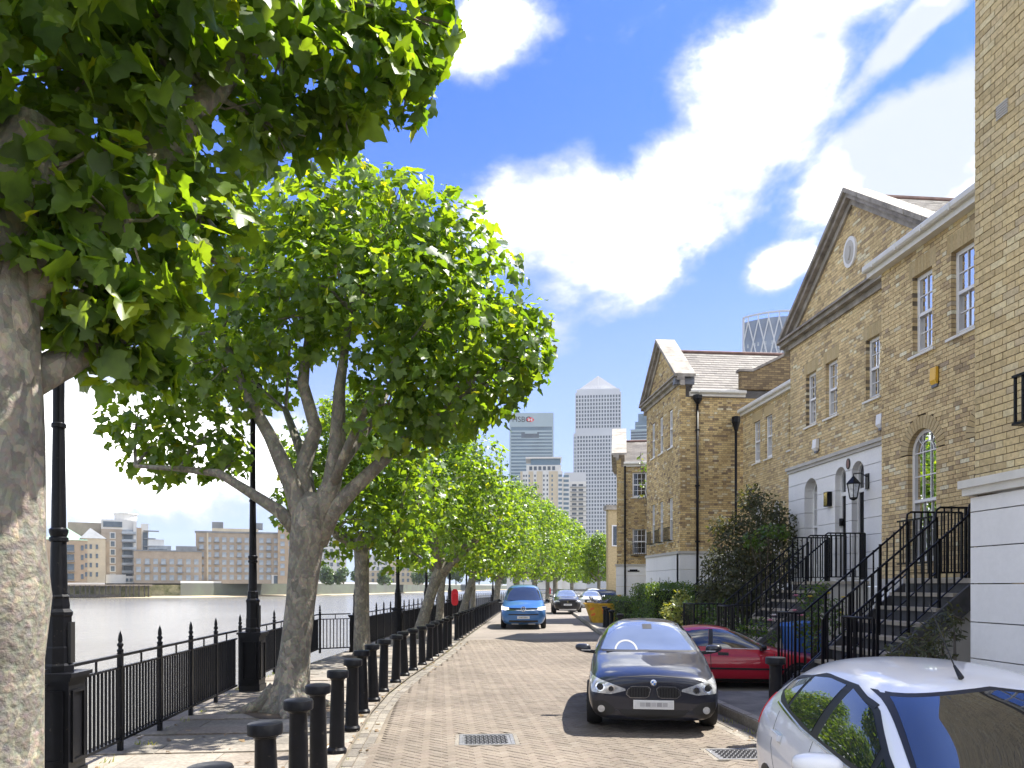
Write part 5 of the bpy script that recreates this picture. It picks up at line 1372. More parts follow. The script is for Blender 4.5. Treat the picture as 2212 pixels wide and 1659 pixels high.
def tree(name, label, trunk, limbs, clumps, size, dens, solo=0, far=False, group='plane trees along the river', inner=.35, mat='leaf', seg=14, twigs=True, cat='tree', tlabel=None):
    """trunk: [(point, radius)], limbs: list of the same; clumps: [(centre, radius)]"""
    base = trunk[0][0]
    t = thing(name, label, cat, tuple(base), 0, group)
    mb = MB(); mb.tube([p for p, r in trunk], [r for p, r in trunk], seg, .06)
    tr = obj('trunk', mb, M['bark'], t, smooth=True)
    for lm in limbs:
        mb = MB(); mb.tube([p for p, r in lm], [r for p, r in lm], max(6, seg - 4), .05); obj('limb', mb, M['bark'], t, smooth=True)
    if twigs:
        tw = MB(); ends = [p for lm in limbs for p, r in lm[1:]]
        for c, r in clumps:
            c = Vector(c); e = min(ends, key=lambda q: (Vector(q) - c).length) if ends else Vector(trunk[-1][0])
            e = Vector(e); mid = (e + c) / 2 + Vector((rnd.uniform(-.15, .15), rnd.uniform(-.15, .15), rnd.uniform(.0, .2)))
            tw.tube([e, mid, c], [.028, .02, .008], 5)
            for q in range(4):
                v = Vector((rnd.gauss(0, 1), rnd.gauss(0, 1), rnd.gauss(0, .7))).normalized() * (r if not hasattr(r, '__len__') else r[0]) * .9
                tw.tube([mid.lerp(c, .5), c + v * .5, c + v], [.012, .008, .004], 4)
        o = obj('twigs', tw, M['bark'], t); tag(o, kind='stuff')
    extra = []
    if not far or True:
        for c, r in clumps:
            if hasattr(r, '__len__'): continue
            for q in range(3):
                v = Vector((rnd.gauss(0, 1), rnd.gauss(0, 1), rnd.gauss(.15, .8))).normalized(); extra.append((tuple(Vector(c) + v * r * rnd.uniform(.9, 1.12)), r * rnd.uniform(.2, .36)))
    fr = leaf_frames(list(clumps) + extra, dens, size, inner)
    P = fr[0]
    pick = []
    if solo:
        cam_p = np.array([0, 0, CAM_H]); dd = np.linalg.norm(P - cam_p, axis=1)
        ok = np.array([inframe(p, -20) for p in P]); dd = np.where(ok, dd, 1e9)
        # leaves on the near face of the crown
        pick = list(np.argsort(dd)[: solo * 3]); pick = [pick[i] for i in sorted(nr.choice(len(pick), min(solo, len(pick)), replace=False))]
    keep = np.ones(len(P), bool); keep[pick] = False
    V, F = (LEAF2_V, LEAF2_F) if far else (LEAF_V, LEAF_F)
    me = leaves_mesh('crown', tuple(a[keep] for a in fr), V, F, M[mat])
    cr = link('crown', me, None, t); tag(cr, kind='stuff')
    for i in pick:
        p, T, n, s = (a[i] for a in fr); B = np.cross(T, n)
        o = bpy.data.objects.new('leaf', _leaf_me); C.objects.link(o); o.parent = cr
        mt = Matrix(((B[0], T[0], n[0]), (B[1], T[1], n[1]), (B[2], T[2], n[2]))).to_4x4() @ Matrix.Scale(float(s), 4)
        mt.translation = Vector(p); o.matrix_basis = mt
    return t
def px(lst, k=1.): return [(tuple(at(x, y, t)), r * t / FPX * k) for x, y, t, r in lst]
def V3(*a): return Vector(a)
# -- nearest tree, at the left edge, its crown over the camera
def near_tree():
    b = V3(-2.42, 4.35, .0)
    trunk = [(b, .40), (b + V3(0, 0, .25), .32), (b + V3(.0, .01, .8), .275), (b + V3(.01, .02, 1.4), .262), (b + V3(.03, .02, 1.75), .285), (b + V3(.02, .02, 2.0), .262), (b + V3(0, .03, 2.6), .262), (b + V3(-.02, .05, 3.2), .26), (b + V3(.0, .1, 3.7), .20), (b + V3(.15, .2, 4.4), .14)]
    f = b + V3(-.0, .05, 3.2)
    limbs = [[(f, .15), (f + V3(.5, .3, .8), .12), (f + V3(.9, .9, 1.9), .09), (f + V3(1.3, 1.3, 2.8), .05)],
             [(f + V3(0, 0, -.4), .11), (f + V3(.3, .4, -.0), .09), (f + V3(.55, .8, .35), .05), (f + V3(.7, 1.2, .9), .012)],
             [(f, .13), (f + V3(-.6, .1, .7), .10), (f + V3(-1.2, .0, 1.6), .05)], [(f, .12), (f + V3(.1, -.5, .8), .09), (f + V3(.2, -1.2, 1.8), .05)]]
    cl = px([(100, 150, 4.6, 170), (100, 380, 4.4, 160), (60, 540, 4.2, 120), (250, 300, 4.7, 170), (280, 500, 4.5, 140), (230, 690, 4.6, 95), (330, 735, 4.9, 70), (170, 610, 4.3, 105), (425, 455, 5, 100),
             (465, 560, 5.2, 52), (420, 250, 5.3, 150), (600, 150, 5.6, 150), (590, 275, 5.6, 75), (745, 130, 5.8, 130), (740, 250, 5.8, 65), (870, 90, 6, 95), (880, 185, 6, 65), (380, 110, 5.1, 110), (650, 0, 5.8, 130), (840, -40, 6.2, 110), (160, 0, 4.8, 130), (930, 40, 6.1, 60), (310, 620, 4.8, 90), (240, 785, 4.8, 60), (310, 800, 5, 42), (160, 700, 4.5, 70)])
    cl += [(tuple(b + V3(x, y, z)), r) for x, y, z, r in ((-.9, .2, 4.6, .7), (-1.3, -.6, 5., .8), (.2, -.8, 5.2, .8), (.3, .3, 5.8, .8), (1.0, .6, 6.1, .8), (-.4, .9, 6., .8), (-1.1, 1.2, 4.8, .7), (1.2, -.5, 5.6, .7))]
    tree('plane_tree', 'nearest plane tree, mottled trunk at the left edge and big leaves overhead', trunk, limbs, cl, .14, 640, solo=300, inner=.15)
near_tree()
# -- the big spreading tree in the middle of the picture
def big_tree():
    b = V3(-2.16, 11.25, .0)
    trunk = [(b + V3(0, 0, -.02), .46), (b + V3(.02, 0, .12), .36), (b + V3(.05, 0, .4), .25), (b + V3(.1, 0, .9), .215), (b + V3(.17, .02, 1.6), .205), (b + V3(.24, .03, 2.3), .235), (b + V3(.30, .05, 2.75), .28), (b + V3(.33, .05, 2.95), .24), (b + V3(.36, .05, 3.15), .13)]
    f = b + V3(.28, .05, 2.75)
    def L(*pts): return [(f + V3(*p[:3]), p[3]) for p in pts]
    limbs = [L((-.05, 0, -.25, .14), (-.4, -.05, .12, .095), (-.85, -.1, .42, .072), (-1.25, -.05, .66, .06), (-1.8, 0, .72, .04), (-2.4, 0, .75, .025)),
             L((-.06, 0, -.2, .20), (-.16, 0, .3, .15), (-.25, 0, .55, .13), (-.55, .1, 1.2, .10), (-.95, .2, 1.9, .075), (-1.3, .3, 2.8, .04)),
             L((-.0, .05, -.1, .18), (-.08, .1, .4, .14), (-.12, .1, .7, .12), (.08, .1, 1.35, .10), (-.1, .1, 2.0, .085), (.0, .1, 2.9, .04)),
             L((.06, .0, -.2, .20), (.22, -.05, .25, .16), (.34, -.05, .55, .135), (.42, -.1, 1.1, .12), (.45, -.1, 1.9, .08), (.6, -.1, 3., .04)),
             L((.1, .0, -.3, .18), (.32, -.03, .12, .14), (.6, -.05, .42, .11), (1.05, -.1, .85, .09), (1.6, -.1, 1.4, .06), (2.3, 0, 1.9, .03)),
             L((.05, .15, .1, .13), (.3, .6, .8, .10), (.8, 1.2, 1.7, .06), (1.2, 1.5, 2.6, .03)), L((.0, .15, .1, .12), (-.2, .8, 1., .09), (-.6, 1.4, 1.9, .05)),
             L((.35, -.1, .5, .07), (.6, -.4, 1.0, .06), (1.1, -.8, 1.9, .04))]
    cl = px([(720, 480, 11.2, 120), (850, 500, 11, 125), (960, 545, 11.3, 120), (1035, 620, 11.6, 100), (1095, 750, 11.8, 95), (1030, 760, 11.2, 110), (930, 680, 10.7, 130), (800, 640, 10.5, 130), (680, 610, 10.7, 120),
             (600, 690, 10.9, 105), (1065, 832, 12, 78), (965, 850, 11, 100), (870, 800, 10.6, 100), (830, 900, 10.7, 80), (900, 920, 11, 60), (480, 790, 10.9, 105), (380, 800, 11, 95), (300, 880, 11.3, 80), (330, 965, 11.4, 75), (430, 950, 11.2, 80), (500, 985, 11.3, 50),
             (560, 560, 11.6, 115), (480, 660, 11.6, 120), (800, 560, 13, 140), (950, 700, 13.3, 140), (650, 640, 13.2, 130), (500, 800, 13, 110), (990, 870, 13, 75), (750, 420, 12, 75), (630, 470, 12, 100), (870, 425, 11.8, 60), (1150, 730, 12, 45), (1150, 800, 12, 38)])
    tt = tree('plane_tree', 'large spreading plane tree with mottled forked trunk in the middle of the riverside row', trunk, limbs, cl, .13, 520, solo=300, inner=.13)
    for k, (dx, dy, ln) in enumerate(((-.75, -.25, 1), (.55, -.45, 1), (.1, -.75, .8), (-.5, .5, 1), (.65, .35, .9))):
        mb = MB(); mb.tube([b + V3(dx * .2, dy * .2, .34), b + V3(dx * .5, dy * .5, .12), b + V3(dx * .8, dy * .8, .05), b + V3(dx * 1.05, dy * 1.05, .02)], [.14, .11, .07, .02], 8, .1); root = obj('root', mb, M['bark'], tt, smooth=True)
big_tree()
def row_tree(x, y, label, h=2.6, lean=(0, 0), rad=.2, fork=1, cr=2.3, top=7.6, low=3.0, solo=0, dens=320, size=.15, seed=0, far=True):
    rg = random.Random(seed + 11); b = V3(x, y, -.02); ln = V3(lean[0], lean[1], 0)
    trunk = [(b, rad * 1.6), (b + ln * .06 + V3(0, 0, .18), rad * 1.2), (b + ln * .3 + V3(0, 0, h * .35), rad), (b + ln * .7 + V3(0, 0, h * .75), rad * .95), (b + ln + V3(0, 0, h), rad * 1.1), (b + ln * 1.1 + V3(0, 0, h + .3), rad * .85)]
    f = b + ln + V3(0, 0, h); cc = f + V3(ln.x * .3, 0, 0)
    limbs, cl = [], []
    for k in range(6):
        a = 2 * math.pi * (k + rg.random() * .6) / 6; r = cr * rg.uniform(.55, .75); zz = rg.uniform(low + .3, low + 1.4)
        e = V3(cc.x + r * math.cos(a), cc.y + r * math.sin(a), zz)
        m = f.lerp(e, .5) + V3(0, 0, -.1 if zz < f.z + 1 else .2)
        limbs.append([(f - V3(0, 0, .15), rad * .6), (m, rad * .42), (e, rad * .22), (e + V3(.2 * math.cos(a), .2 * math.sin(a), .9), rad * .1)])
    nC = 17
    for k in range(nC):
        a = 2 * math.pi * k * .381966; q = (k + .5) / nC
        z = low + .4 + (top - low - .9) * q; rr = cr * (math.sin(math.pi * min(1, .18 + q * .78)) ** .7) * rg.uniform(.62, .9)
        cl.append(((cc.x + rr * math.cos(a), cc.y + rr * math.sin(a), z), rg.uniform(.34, .46) * cr))
    cl += [((cc.x, cc.y, top - .55), cr * .42), ((cc.x, cc.y, (top + low) / 2), cr * .5)]
    return tree('plane_tree', label, trunk, limbs, cl, size, dens, solo=solo, far=far, seg=10)
row_tree(-1.95, 19.6, 'plane tree with a straight pale trunk, third of the row from the left', h=2.9, rad=.19, cr=2.0, top=6.6, low=2.5, solo=200, dens=430, size=.13, seed=1, far=False)
row_tree(-.75, 26.3, 'plane tree whose forked trunk leans to the right, fourth of the row', h=2.4, lean=(.75, .2), rad=.2, cr=2.35, top=7.4, low=2.7, dens=380, size=.135, seed=2)
row_tree(-.02, 32.5, 'plane tree crossing behind the leaning forked trunk', h=2.2, lean=(.1, 0), rad=.17, cr=1.9, top=6.6, low=2.6, dens=360, size=.135, seed=3)
row_tree(1.05, 39.5, 'plane tree with a slim trunk leaning right, behind the red lifebuoy cabinet', h=2.4, lean=(.7, 0), rad=.2, cr=2.5, top=7.2, low=2.8, seed=4)
row_tree(2.0, 46.5, 'slim upright plane tree right behind the slim leaning one', h=2.5, rad=.17, cr=2.3, top=7.2, low=2.9, seed=5)
row_tree(4.1, 56.5, 'plane tree with a broad low fork just left of the blue van', h=2.3, lean=(.2, 0), rad=.24, cr=3.0, top=8.6, low=2.9, seed=6)
row_tree(6.7, 67., 'plane tree whose trunk rises behind the left half of the blue van', h=2.8, rad=.28, cr=3.4, top=10.2, low=3.1, seed=7, dens=260, size=.19)
row_tree(9.2, 77., 'plane tree rising behind the right half of the blue van', h=2.8, lean=(.4, 0), rad=.24, cr=3.2, top=9.9, low=3.2, seed=8, dens=250, size=.19)
row_tree(12.4, 88., 'plane tree above the gap between the van and the black car', h=3., rad=.25, cr=3.4, top=10.3, low=3.4, seed=9, dens=220, size=.21)
row_tree(14.6, 97., 'tall plane tree behind the black car', h=3., rad=.26, cr=3.6, top=10.6, low=3.3, seed=10, dens=210, size=.22)
row_tree(19.4, 112., 'rounded plane tree ending the riverside row behind the black car', h=3., rad=.28, cr=3.6, top=10.2, low=3.4, seed=12, dens=200, size=.23)
row_tree(18.2, 87., 'small round topped tree on the house side above the parked white cars', h=2.6, rad=.2, cr=2.0, top=7.8, low=2.4, seed=13, dens=330, size=.18)
# ------------------------------------------------------------------ hedges, shrubs, roses
def box_cloud(x0_, x1_, y0_, y1_, z0_, z1_, n, jitter=.06):
    """points over the surface of a clipped hedge, with outward normals"""
    P, D = [], []
    A = [((x1_ - x0_) * (y1_ - y0_), 't'), ((x1_ - x0_) * (z1_ - z0_), 'f'), ((x1_ - x0_) * (z1_ - z0_), 'b'), ((y1_ - y0_) * (z1_ - z0_), 'l'), ((y1_ - y0_) * (z1_ - z0_), 'r')]
    tot = sum(a for a, _ in A)
    for a, s in A:
        k = int(n * a / tot); u, v = nr.random(k), nr.random(k)
        X = x0_ + u * (x1_ - x0_); Y = y0_ + u * (y1_ - y0_); Z = z0_ + v * (z1_ - z0_); Y2 = y0_ + v * (y1_ - y0_)
        o = np.ones(k)
        if s == 't': p = np.c_[X, Y2, o * z1_]; d = (0, 0, 1)
        elif s == 'f': p = np.c_[X, o * y0_, Z]; d = (0, -1, .2)
        elif s == 'b': p = np.c_[X, o * y1_, Z]; d = (0, 1, .2)
        elif s == 'l': p = np.c_[o * x0_, Y, Z]; d = (-1, 0, .2)
        else: p = np.c_[o * x1_, Y, Z]; d = (1, 0, .2)
        P.append(p); D.append(np.tile(d, (k, 1)))
    P = np.vstack(P); D = np.vstack(D).astype(float)
    wob = np.sin(P * 3.1 + 1.7).sum(axis=1, keepdims=True) * .03
    P = P + nr.normal(size=P.shape) * jitter + D * wob
    return P, D
def hedge(name, label, x0_, x1_, y0_, y1_, z1_, n, size=.07, mat='leaf_hedge', shape=(OVAL_V, OVAL_F)):
    t = thing(name, label, 'hedge', ((x0_ + x1_) / 2, y0_, .1))
    P, D = box_cloud(x0_, x1_, y0_, y1_, .1, z1_, n)
    T = nrm(D * .7 + nr.normal(size=P.shape) * .6 + np.array([0, 0, .25])); Nn = nrm(D + nr.normal(size=P.shape) * .6); T = nrm(T - Nn * np.sum(T * Nn, axis=1, keepdims=True))
    fr = (P, T, Nn, size * nr.uniform(.6, 1.4, len(P)))
    o = link('foliage', leaves_mesh('foliage', fr, *shape, M[mat]), None, t); tag(o, kind='stuff')
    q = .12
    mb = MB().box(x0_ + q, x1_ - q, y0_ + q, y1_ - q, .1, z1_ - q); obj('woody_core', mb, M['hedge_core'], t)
    return t
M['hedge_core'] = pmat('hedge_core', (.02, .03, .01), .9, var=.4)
hedge('clipped_hedge', 'tall clipped green hedge with a bright sunlit top before the white plinth', 6.75, 8.0, 24.0, 26.4, 1.78, 9000)
hedge('clipped_hedge', 'darker hedge running along the foot of the flank wall', 8.0, 10.3, 25.6, 26.6, 1.72, 6000)
hedge('clipped_hedge', 'low hedge beside the yellow skip, half in shade', 8.0, 9.0, 33.2, 37.5, 1.25, 4500)
def bush(name, label, clumps, size, dens, mat, shape=(OVAL_V, OVAL_F), stems=6, base=None, inner=.5, cat='shrub', up=.4, droop=.1, grp=None):
    c0 = clumps[0][0]; b = Vector(base or (c0[0], c0[1], .1))
    t = thing(name, label, cat, tuple(b), 0, grp)
    st = MB()
    for c, r in clumps:
        c = Vector(c); a = b + Vector((rnd.uniform(-.12, .12), rnd.uniform(-.12, .12), 0)); m = a.lerp(c, .5) + Vector((rnd.uniform(-.15, .15), rnd.uniform(-.15, .15), .15))
        st.tube([a, m, c], [.03, .02, .007], 5)
        rr = r if not hasattr(r, '__len__') else r[0]
        for k in range(5):
            v = Vector((rnd.gauss(0, 1), rnd.gauss(0, 1), rnd.gauss(.3, .8))).normalized() * rr
            st.tube([c - v * .2, c + v * .5, c + v * 1.05], [.009, .006, .003], 4)
    obj('stems', st, M['twig'], t)
    fr = leaf_frames(clumps, dens, size, inner, up=up, droop=droop)
    o = link('foliage', leaves_mesh('foliage', fr, *shape, M[mat]), None, t); tag(o, kind='stuff')
    return t
bush('dark_shrub', 'tall dark brownish shrub growing before the recessed brick wing', px([(1640, 1120, 21, 55), (1600, 1180, 21, 60), (1665, 1200, 20.5, 60), (1580, 1260, 20.5, 65), (1640, 1280, 20.5, 60), (1545, 1215, 20.5, 30), (1690, 1140, 21, 38), (1622, 1075, 21.3, 28), (1530, 1290, 20.5, 30), (1560, 1140, 21, 26)]), 0.085, 3200, 'leaf_dark', base=(8.1, 19.9, .1), stems=8, inner=.6, up=.3, droop=-.2)
bush('leafy_shrub', 'fresh green shrub low beside the dark shrub', px([(1620, 1165, 19.5, 14), (1660, 1145, 19.5, 16), (1690, 1150, 19.8, 16), (1640, 1175, 19.5, 12)]), .09, 3000, 'leaf_hedge', base=(8.3, 19.0, .1))
bush('pale_shrub', 'pale yellow leaved shrub in front of the clipped hedge', px([(1470, 1295, 22.5, 18), (1450, 1320, 22, 20), (1490, 1310, 22, 18), (1465, 1345, 22, 16)]), .10, 2600, 'leaf_pale', base=(6.9, 21.8, .1), droop=-.3)
bush('garden_shrub', 'dark green shrub between the hedge and the first railing box', px([(1520, 1330, 20, 28), (1560, 1320, 20, 26), (1500, 1310, 21, 22), (1590, 1345, 18.5, 24), (1540, 1355, 18.5, 20)]), .07, 3600, 'leaf_hedge', base=(7., 19., .1))
bush('rose_bush', 'tall green rose bush between the two flights of stairs', px([(1750, 1290, 13.4, 26), (1770, 1330, 13.4, 30), (1740, 1350, 13.6, 26), (1800, 1310, 13.2, 22), (1775, 1270, 13.6, 16), (1810, 1350, 13, 24), (1760, 1385, 13.2, 24)]), .06, 4500, 'leaf_hedge', base=(6.4, 12.7, .1))
bush('garden_shrub', 'small leafy plants at the foot of the far stairs, above the red car', px([(1610, 1370, 15.6, 20), (1640, 1355, 15.6, 20), (1670, 1375, 15.4, 16), (1580, 1378, 16, 14)]), .06, 4000, 'leaf_hedge', base=(6.4, 15.4, .1))
bush('evergreen_bush', 'dark spiky evergreen bush below the nearest stairs beside the white wall', px([(2000, 1385, 8.6, 40), (1970, 1405, 8.5, 34), (2040, 1360, 8.8, 32), (1930, 1420, 8.5, 22), (2020, 1420, 8.5, 34), (2060, 1330, 9, 22)]), .085, 3600, 'leaf_dark', (OVAL_V * np.array([.55, 1, 1], dtype=np.float32), OVAL_F), base=(4.95, 7.2, .1), droop=-.1, inner=.6)
bush('climber', 'green climber at the corner of the second gabled house', px([(1385, 1010, 33, 12), (1388, 1045, 33, 12), (1383, 985, 33, 8), (1390, 1075, 33, 8)]), .14, 260, 'leaf_hedge', base=(9.6, 31.8, .1), cat='climber')
M['pink'] = pmat('pink_petal', (.75, .30, .42), .6, var=.2, scale=20); M['petal_y'] = pmat('yellow_petal', (.72, .58, .06), .6, var=.2, scale=20); M['petal_w'] = pmat('white_petal', (.8, .78, .74), .6, var=.1)
def bloom(p, r, m, label, nm='rose'):
    t = thing(nm, label, 'flower', tuple(p), 0, 'blooms among the stairs')
    mb = MB()
    for ring, (n, ra, tilt) in enumerate(((6, 1., .25), (5, .75, .7), (4, .45, 1.1))):
        for k in range(n):
            a = 2 * math.pi * (k + ring * .4) / n; ca, sa = math.cos(a), math.sin(a); d = r * ra
            up = math.sin(tilt) * d; o = math.cos(tilt) * d
            w = d * .62
            mb.add([(p.x, p.y, p.z), (p.x + ca * o * .6 - sa * w * .6, p.y + sa * o * .6 + ca * w * .6, p.z + up * .6), (p.x + ca * o, p.y + sa * o, p.z + up), (p.x + ca * o * .6 + sa * w * .6, p.y + sa * o * .6 - ca * w * .6, p.z + up * .6)], [(0, 1, 2, 3)])
    obj('petals', mb, m, t)
    obj('stalk', MB().tube([p - Vector((0, 0, .22)), p - Vector((.01, 0, .1)), p], .005, 5), M['twig'], t)
for (x, y, t_, m, lab) in ((1720, 1288, 13.6, 'pink', 'large pink rose highest beside the railing'), (1716, 1320, 13.7, 'pink', 'pink rose just above the railing corner'), (1731, 1331, 13.2, 'pink', 'pink rose right of the railing corner'),
                           (1664, 1341, 13.9, 'pink', 'pink rose lowest, above the windscreen of the red car'), (1672, 1330, 13.9, 'petal_w', 'pale rose beside the lowest pink one'), (1750, 1290, 13.2, 'petal_y', 'yellow bloom left of the slanting handrail'),
                           (1790, 1283, 13.0, 'petal_y', 'yellow bloom touching the slanting handrail'), (1822, 1292, 12.8, 'petal_y', 'upper yellow bloom right of the handrail'), (1818, 1325, 12.8, 'petal_y', 'lower yellow bloom right of the handrail')):
    bloom(at(x, y, t_), .075, M[m], lab)
# ------------------------------------------------------------------ vehicles
def loft(name, stations, m, t, lev=2):
    """car body: stations (y, zb, wb, zw, ww, zbelt, wbelt, zsh, wsh, ztop); front at small y"""
    bm = bmesh.new(); rings = []
    for (y, zb, wb, zw, ww, zc, wc, zs, ws, zt) in stations:
        half = [(0, zb), (wb * .7, zb), (wb, zb + .03), (ww, zw), (wc, zc), (ws, zs), (ws * .55, zt - (zt - zs) * .18), (0, zt)]
        ring = [bm.verts.new((x, y, z)) for x, z in half] + [bm.verts.new((-x, y, z)) for x, z in reversed(half[1:-1])]
        rings.append(ring)
    n = len(rings[0])
    for a, b in zip(rings[:-1], rings[1:]):
        for k in range(n): bm.faces.new((a[k], a[(k + 1) % n], b[(k + 1) % n], b[k]))
    for ring, flip in ((rings[0], True), (rings[-1], False)):
        for k in range(7):
            i, j = k, k + 1; i2, j2 = (n - k) % n, (n - k - 1) % n
            q = []
            for v in (ring[i], ring[j], ring[j2], ring[i2]):
                if v not in q: q.append(v)
            if len(q) > 2: bm.faces.new(q if flip else list(reversed(q)))
    bmesh.ops.recalc_face_normals(bm, faces=bm.faces)
    me = bpy.data.meshes.new('body'); bm.to_mesh(me); bm.free()
    o = bpy.data.objects.new('body_cage', me); C.objects.link(o)
    md = o.modifiers.new('s', 'SUBSURF'); md.levels = lev; md.render_levels = lev
    dg = bpy.context.evaluated_depsgraph_get(); ev = o.evaluated_get(dg); me2 = bpy.data.meshes.new_from_object(ev)
    bpy.data.objects.remove(o); bpy.data.meshes.remove(me)
    me2.name = 'body'; me2.polygons.foreach_set('use_smooth', [True] * len(me2.polygons)); me2.materials.clear(); me2.materials.append(m)
    body = link('body', me2, None, t, False)
    bm = bmesh.new(); bm.from_mesh(me2); bv = BVHTree.FromBMesh(bm); bm.free()
    return body, bv
def resample(pl, n):
    pl = [Vector((a, b)) for a, b in pl]
    ds = [0]
    for a, b in zip(pl[:-1], pl[1:]): ds.append(ds[-1] + (b - a).length)
    out = []
    for k in range(n + 1):
        d = ds[-1] * k / n; i = max(0, min(bisect.bisect_right(ds, d) - 1, len(pl) - 2))
        f = (d - ds[i]) / max(1e-9, ds[i + 1] - ds[i]); out.append(pl[i].lerp(pl[i + 1], f))
    return out
def patch(name, bv, view, lo, hi, m, parent, off=.006, n=14, k=6, mirror=False, thick=.012):
    """piece of trim or glass laid on the body: lo and hi are its lower and upper edge drawn in front ('f': x,z), back ('b'), side ('s': y,z) or top ('t': x,y) view"""
    out = []
    for sg in ((1, -1) if mirror else (1,)):
        A, B = resample(lo, n), resample(hi, n); G = []
        for j in range(k + 1):
            row = []
            for i in range(n + 1):
                q = A[i].lerp(B[i], j / k)
                if view == 'f': o_, d_ = Vector((q.x * sg, -20, q.y)), Vector((0, 1, 0))
                elif view == 'b': o_, d_ = Vector((q.x * sg, 20, q.y)), Vector((0, -1, 0))
                elif view == 's': o_, d_ = Vector((20 * sg, q.x, q.y)), Vector((-sg, 0, 0))
                else: o_, d_ = Vector((q.x * sg, q.y, 20)), Vector((0, 0, -1))
                h = bv.ray_cast(o_, d_)
                row.append((h[0] + h[1] * off, h[1]) if h[0] is not None else None)
            G.append(row)
        mb = MB(); idx = {}
        for j in range(k + 1):
            for i in range(n + 1):
                if G[j][i]: idx[(j, i)] = len(mb.v); mb.v.append(tuple(G[j][i][0]))
        base = len(mb.v); low = {}
        for (j, i), a in list(idx.items()):
            low[(j, i)] = len(mb.v); mb.v.append(tuple(G[j][i][0] - G[j][i][1] * thick))
        for j in range(k):
            for i in range(n):
                c4 = [(j, i), (j, i + 1), (j + 1, i + 1), (j + 1, i)]
                if all(c in idx for c in c4): mb.f.append(tuple(idx[c] for c in c4))
        def edge(c1, c2):
            if c1 in idx and c2 in idx: mb.f.append((idx[c1], idx[c2], low[c2], low[c1]))
        for i in range(n): edge((0, i), (0, i + 1)); edge((k, i), (k, i + 1))
        for j in range(k): edge((j, 0), (j + 1, 0)); edge((j, n), (j + 1, n))
        if not mb.f: continue
        o = obj(name, mb, m, parent, False, smooth=False); autosmooth(o, 40); out.append(o)
    return out
def wheel(t, x, y, r, w, spokes=5, side=1):
    ty = MB(); prof = [(r * .62, -w / 2), (r * .93, -w / 2), (r, -w * .3), (r, w * .3), (r * .93, w / 2), (r * .62, w / 2), (r * .62, -w / 2)]
    n = 28
    for rr, d in prof:
        for k in range(n):
            a = 2 * math.pi * k / n; ty.v.append((x + d, y + rr * math.cos(a), r + rr * math.sin(a)))
    for i in range(len(prof) - 1):
        for k in range(n):
            k2 = (k + 1) % n; ty.f.append((i * n + k, i * n + k2, (i + 1) * n + k2, (i + 1) * n + k))
    o = autosmooth(obj('wheel', ty, M['rubber'], t, False))
    rm = MB(); s = side
    dd = x + s * (w / 2 - .015)
    poly = [(y + r * .63 * math.cos(2 * math.pi * k / n), r + r * .63 * math.sin(2 * math.pi * k / n)) for k in range(n)]
    inn = [(y + r * .55 * math.cos(2 * math.pi * k / n), r + r * .55 * math.sin(2 * math.pi * k / n)) for k in range(n)]
    for k in range(n):
        k2 = (k + 1) % n; rm.prism([poly[k], poly[k2], inn[k2], inn[k]], lambda u, z, d: (d, u, z), dd, dd - s * .1)
    for k in range(spokes):
        a = 2 * math.pi * k / spokes + .3
        for da in (-.13, .13):
            c1, s1 = math.cos(a + da * .5), math.sin(a + da * .5); c2, s2 = math.cos(a + da * 1.6), math.sin(a + da * 1.6)
            rm.bar((dd - s * .02, y + r * .1 * c1, r + r * .1 * s1), (dd - s * .01, y + r * .58 * c2, r + r * .58 * s2), .03, .025, (1, 0, 0))
    rm.prism([(y + r * .14 * math.cos(2 * math.pi * k / 12), r + r * .14 * math.sin(2 * math.pi * k / 12)) for k in range(12)], lambda u, z, d: (d, u, z), dd - s * .03, dd)
    obj('rim', rm, M['alloy'], o, False)
    bk = MB(); bk.prism([(y + r * .6 * math.cos(2 * math.pi * k / n), r + r * .6 * math.sin(2 * math.pi * k / n)) for k in range(n)], lambda u, z, d: (d, u, z), dd - s * .12, dd - s * .1); obj('brake_disc', bk, M['black_matt'], o, False)
def disc(r, n=24, cx=0, cz=0): return [(cx + r * math.cos(2 * math.pi * k / n), cz + r * math.sin(2 * math.pi * k / n)) for k in range(n)]
def plate_(t, y, z, w=.52, h=.112, x=0, tilt=0):
    p = obj('number_plate', MB().box(x - w / 2, x + w / 2, y - .012, y + .01, z - h / 2, z + h / 2), M['plate_rim'], t, False)
    obj('plate_face', MB().box(x - w / 2 + .012, x + w / 2 - .012, y - .0145, y - .012, z - h / 2 + .012, z + h / 2 - .012), M['plate'], p, False)
    for k, g in enumerate(('smudge_a', 'smudge_b', 'smudge_c', 'smudge_b', 'smudge_a')):
        a = x - w * .34 + k * w * .14; obj('blurred_character', MB().box(a, a + w * .125, y - .0165, y - .0145, z - h * .22, z + h * .25), M[g], p, False)
M['plate_rim'] = pmat('plate_rim', (.75, .76, .76), .35, var=.03)
for _n, _v in (('smudge_a', .42), ('smudge_b', .33), ('smudge_c', .48)): M[_n] = pmat(_n, (_v, _v, _v * 1.02), .5, var=.05)
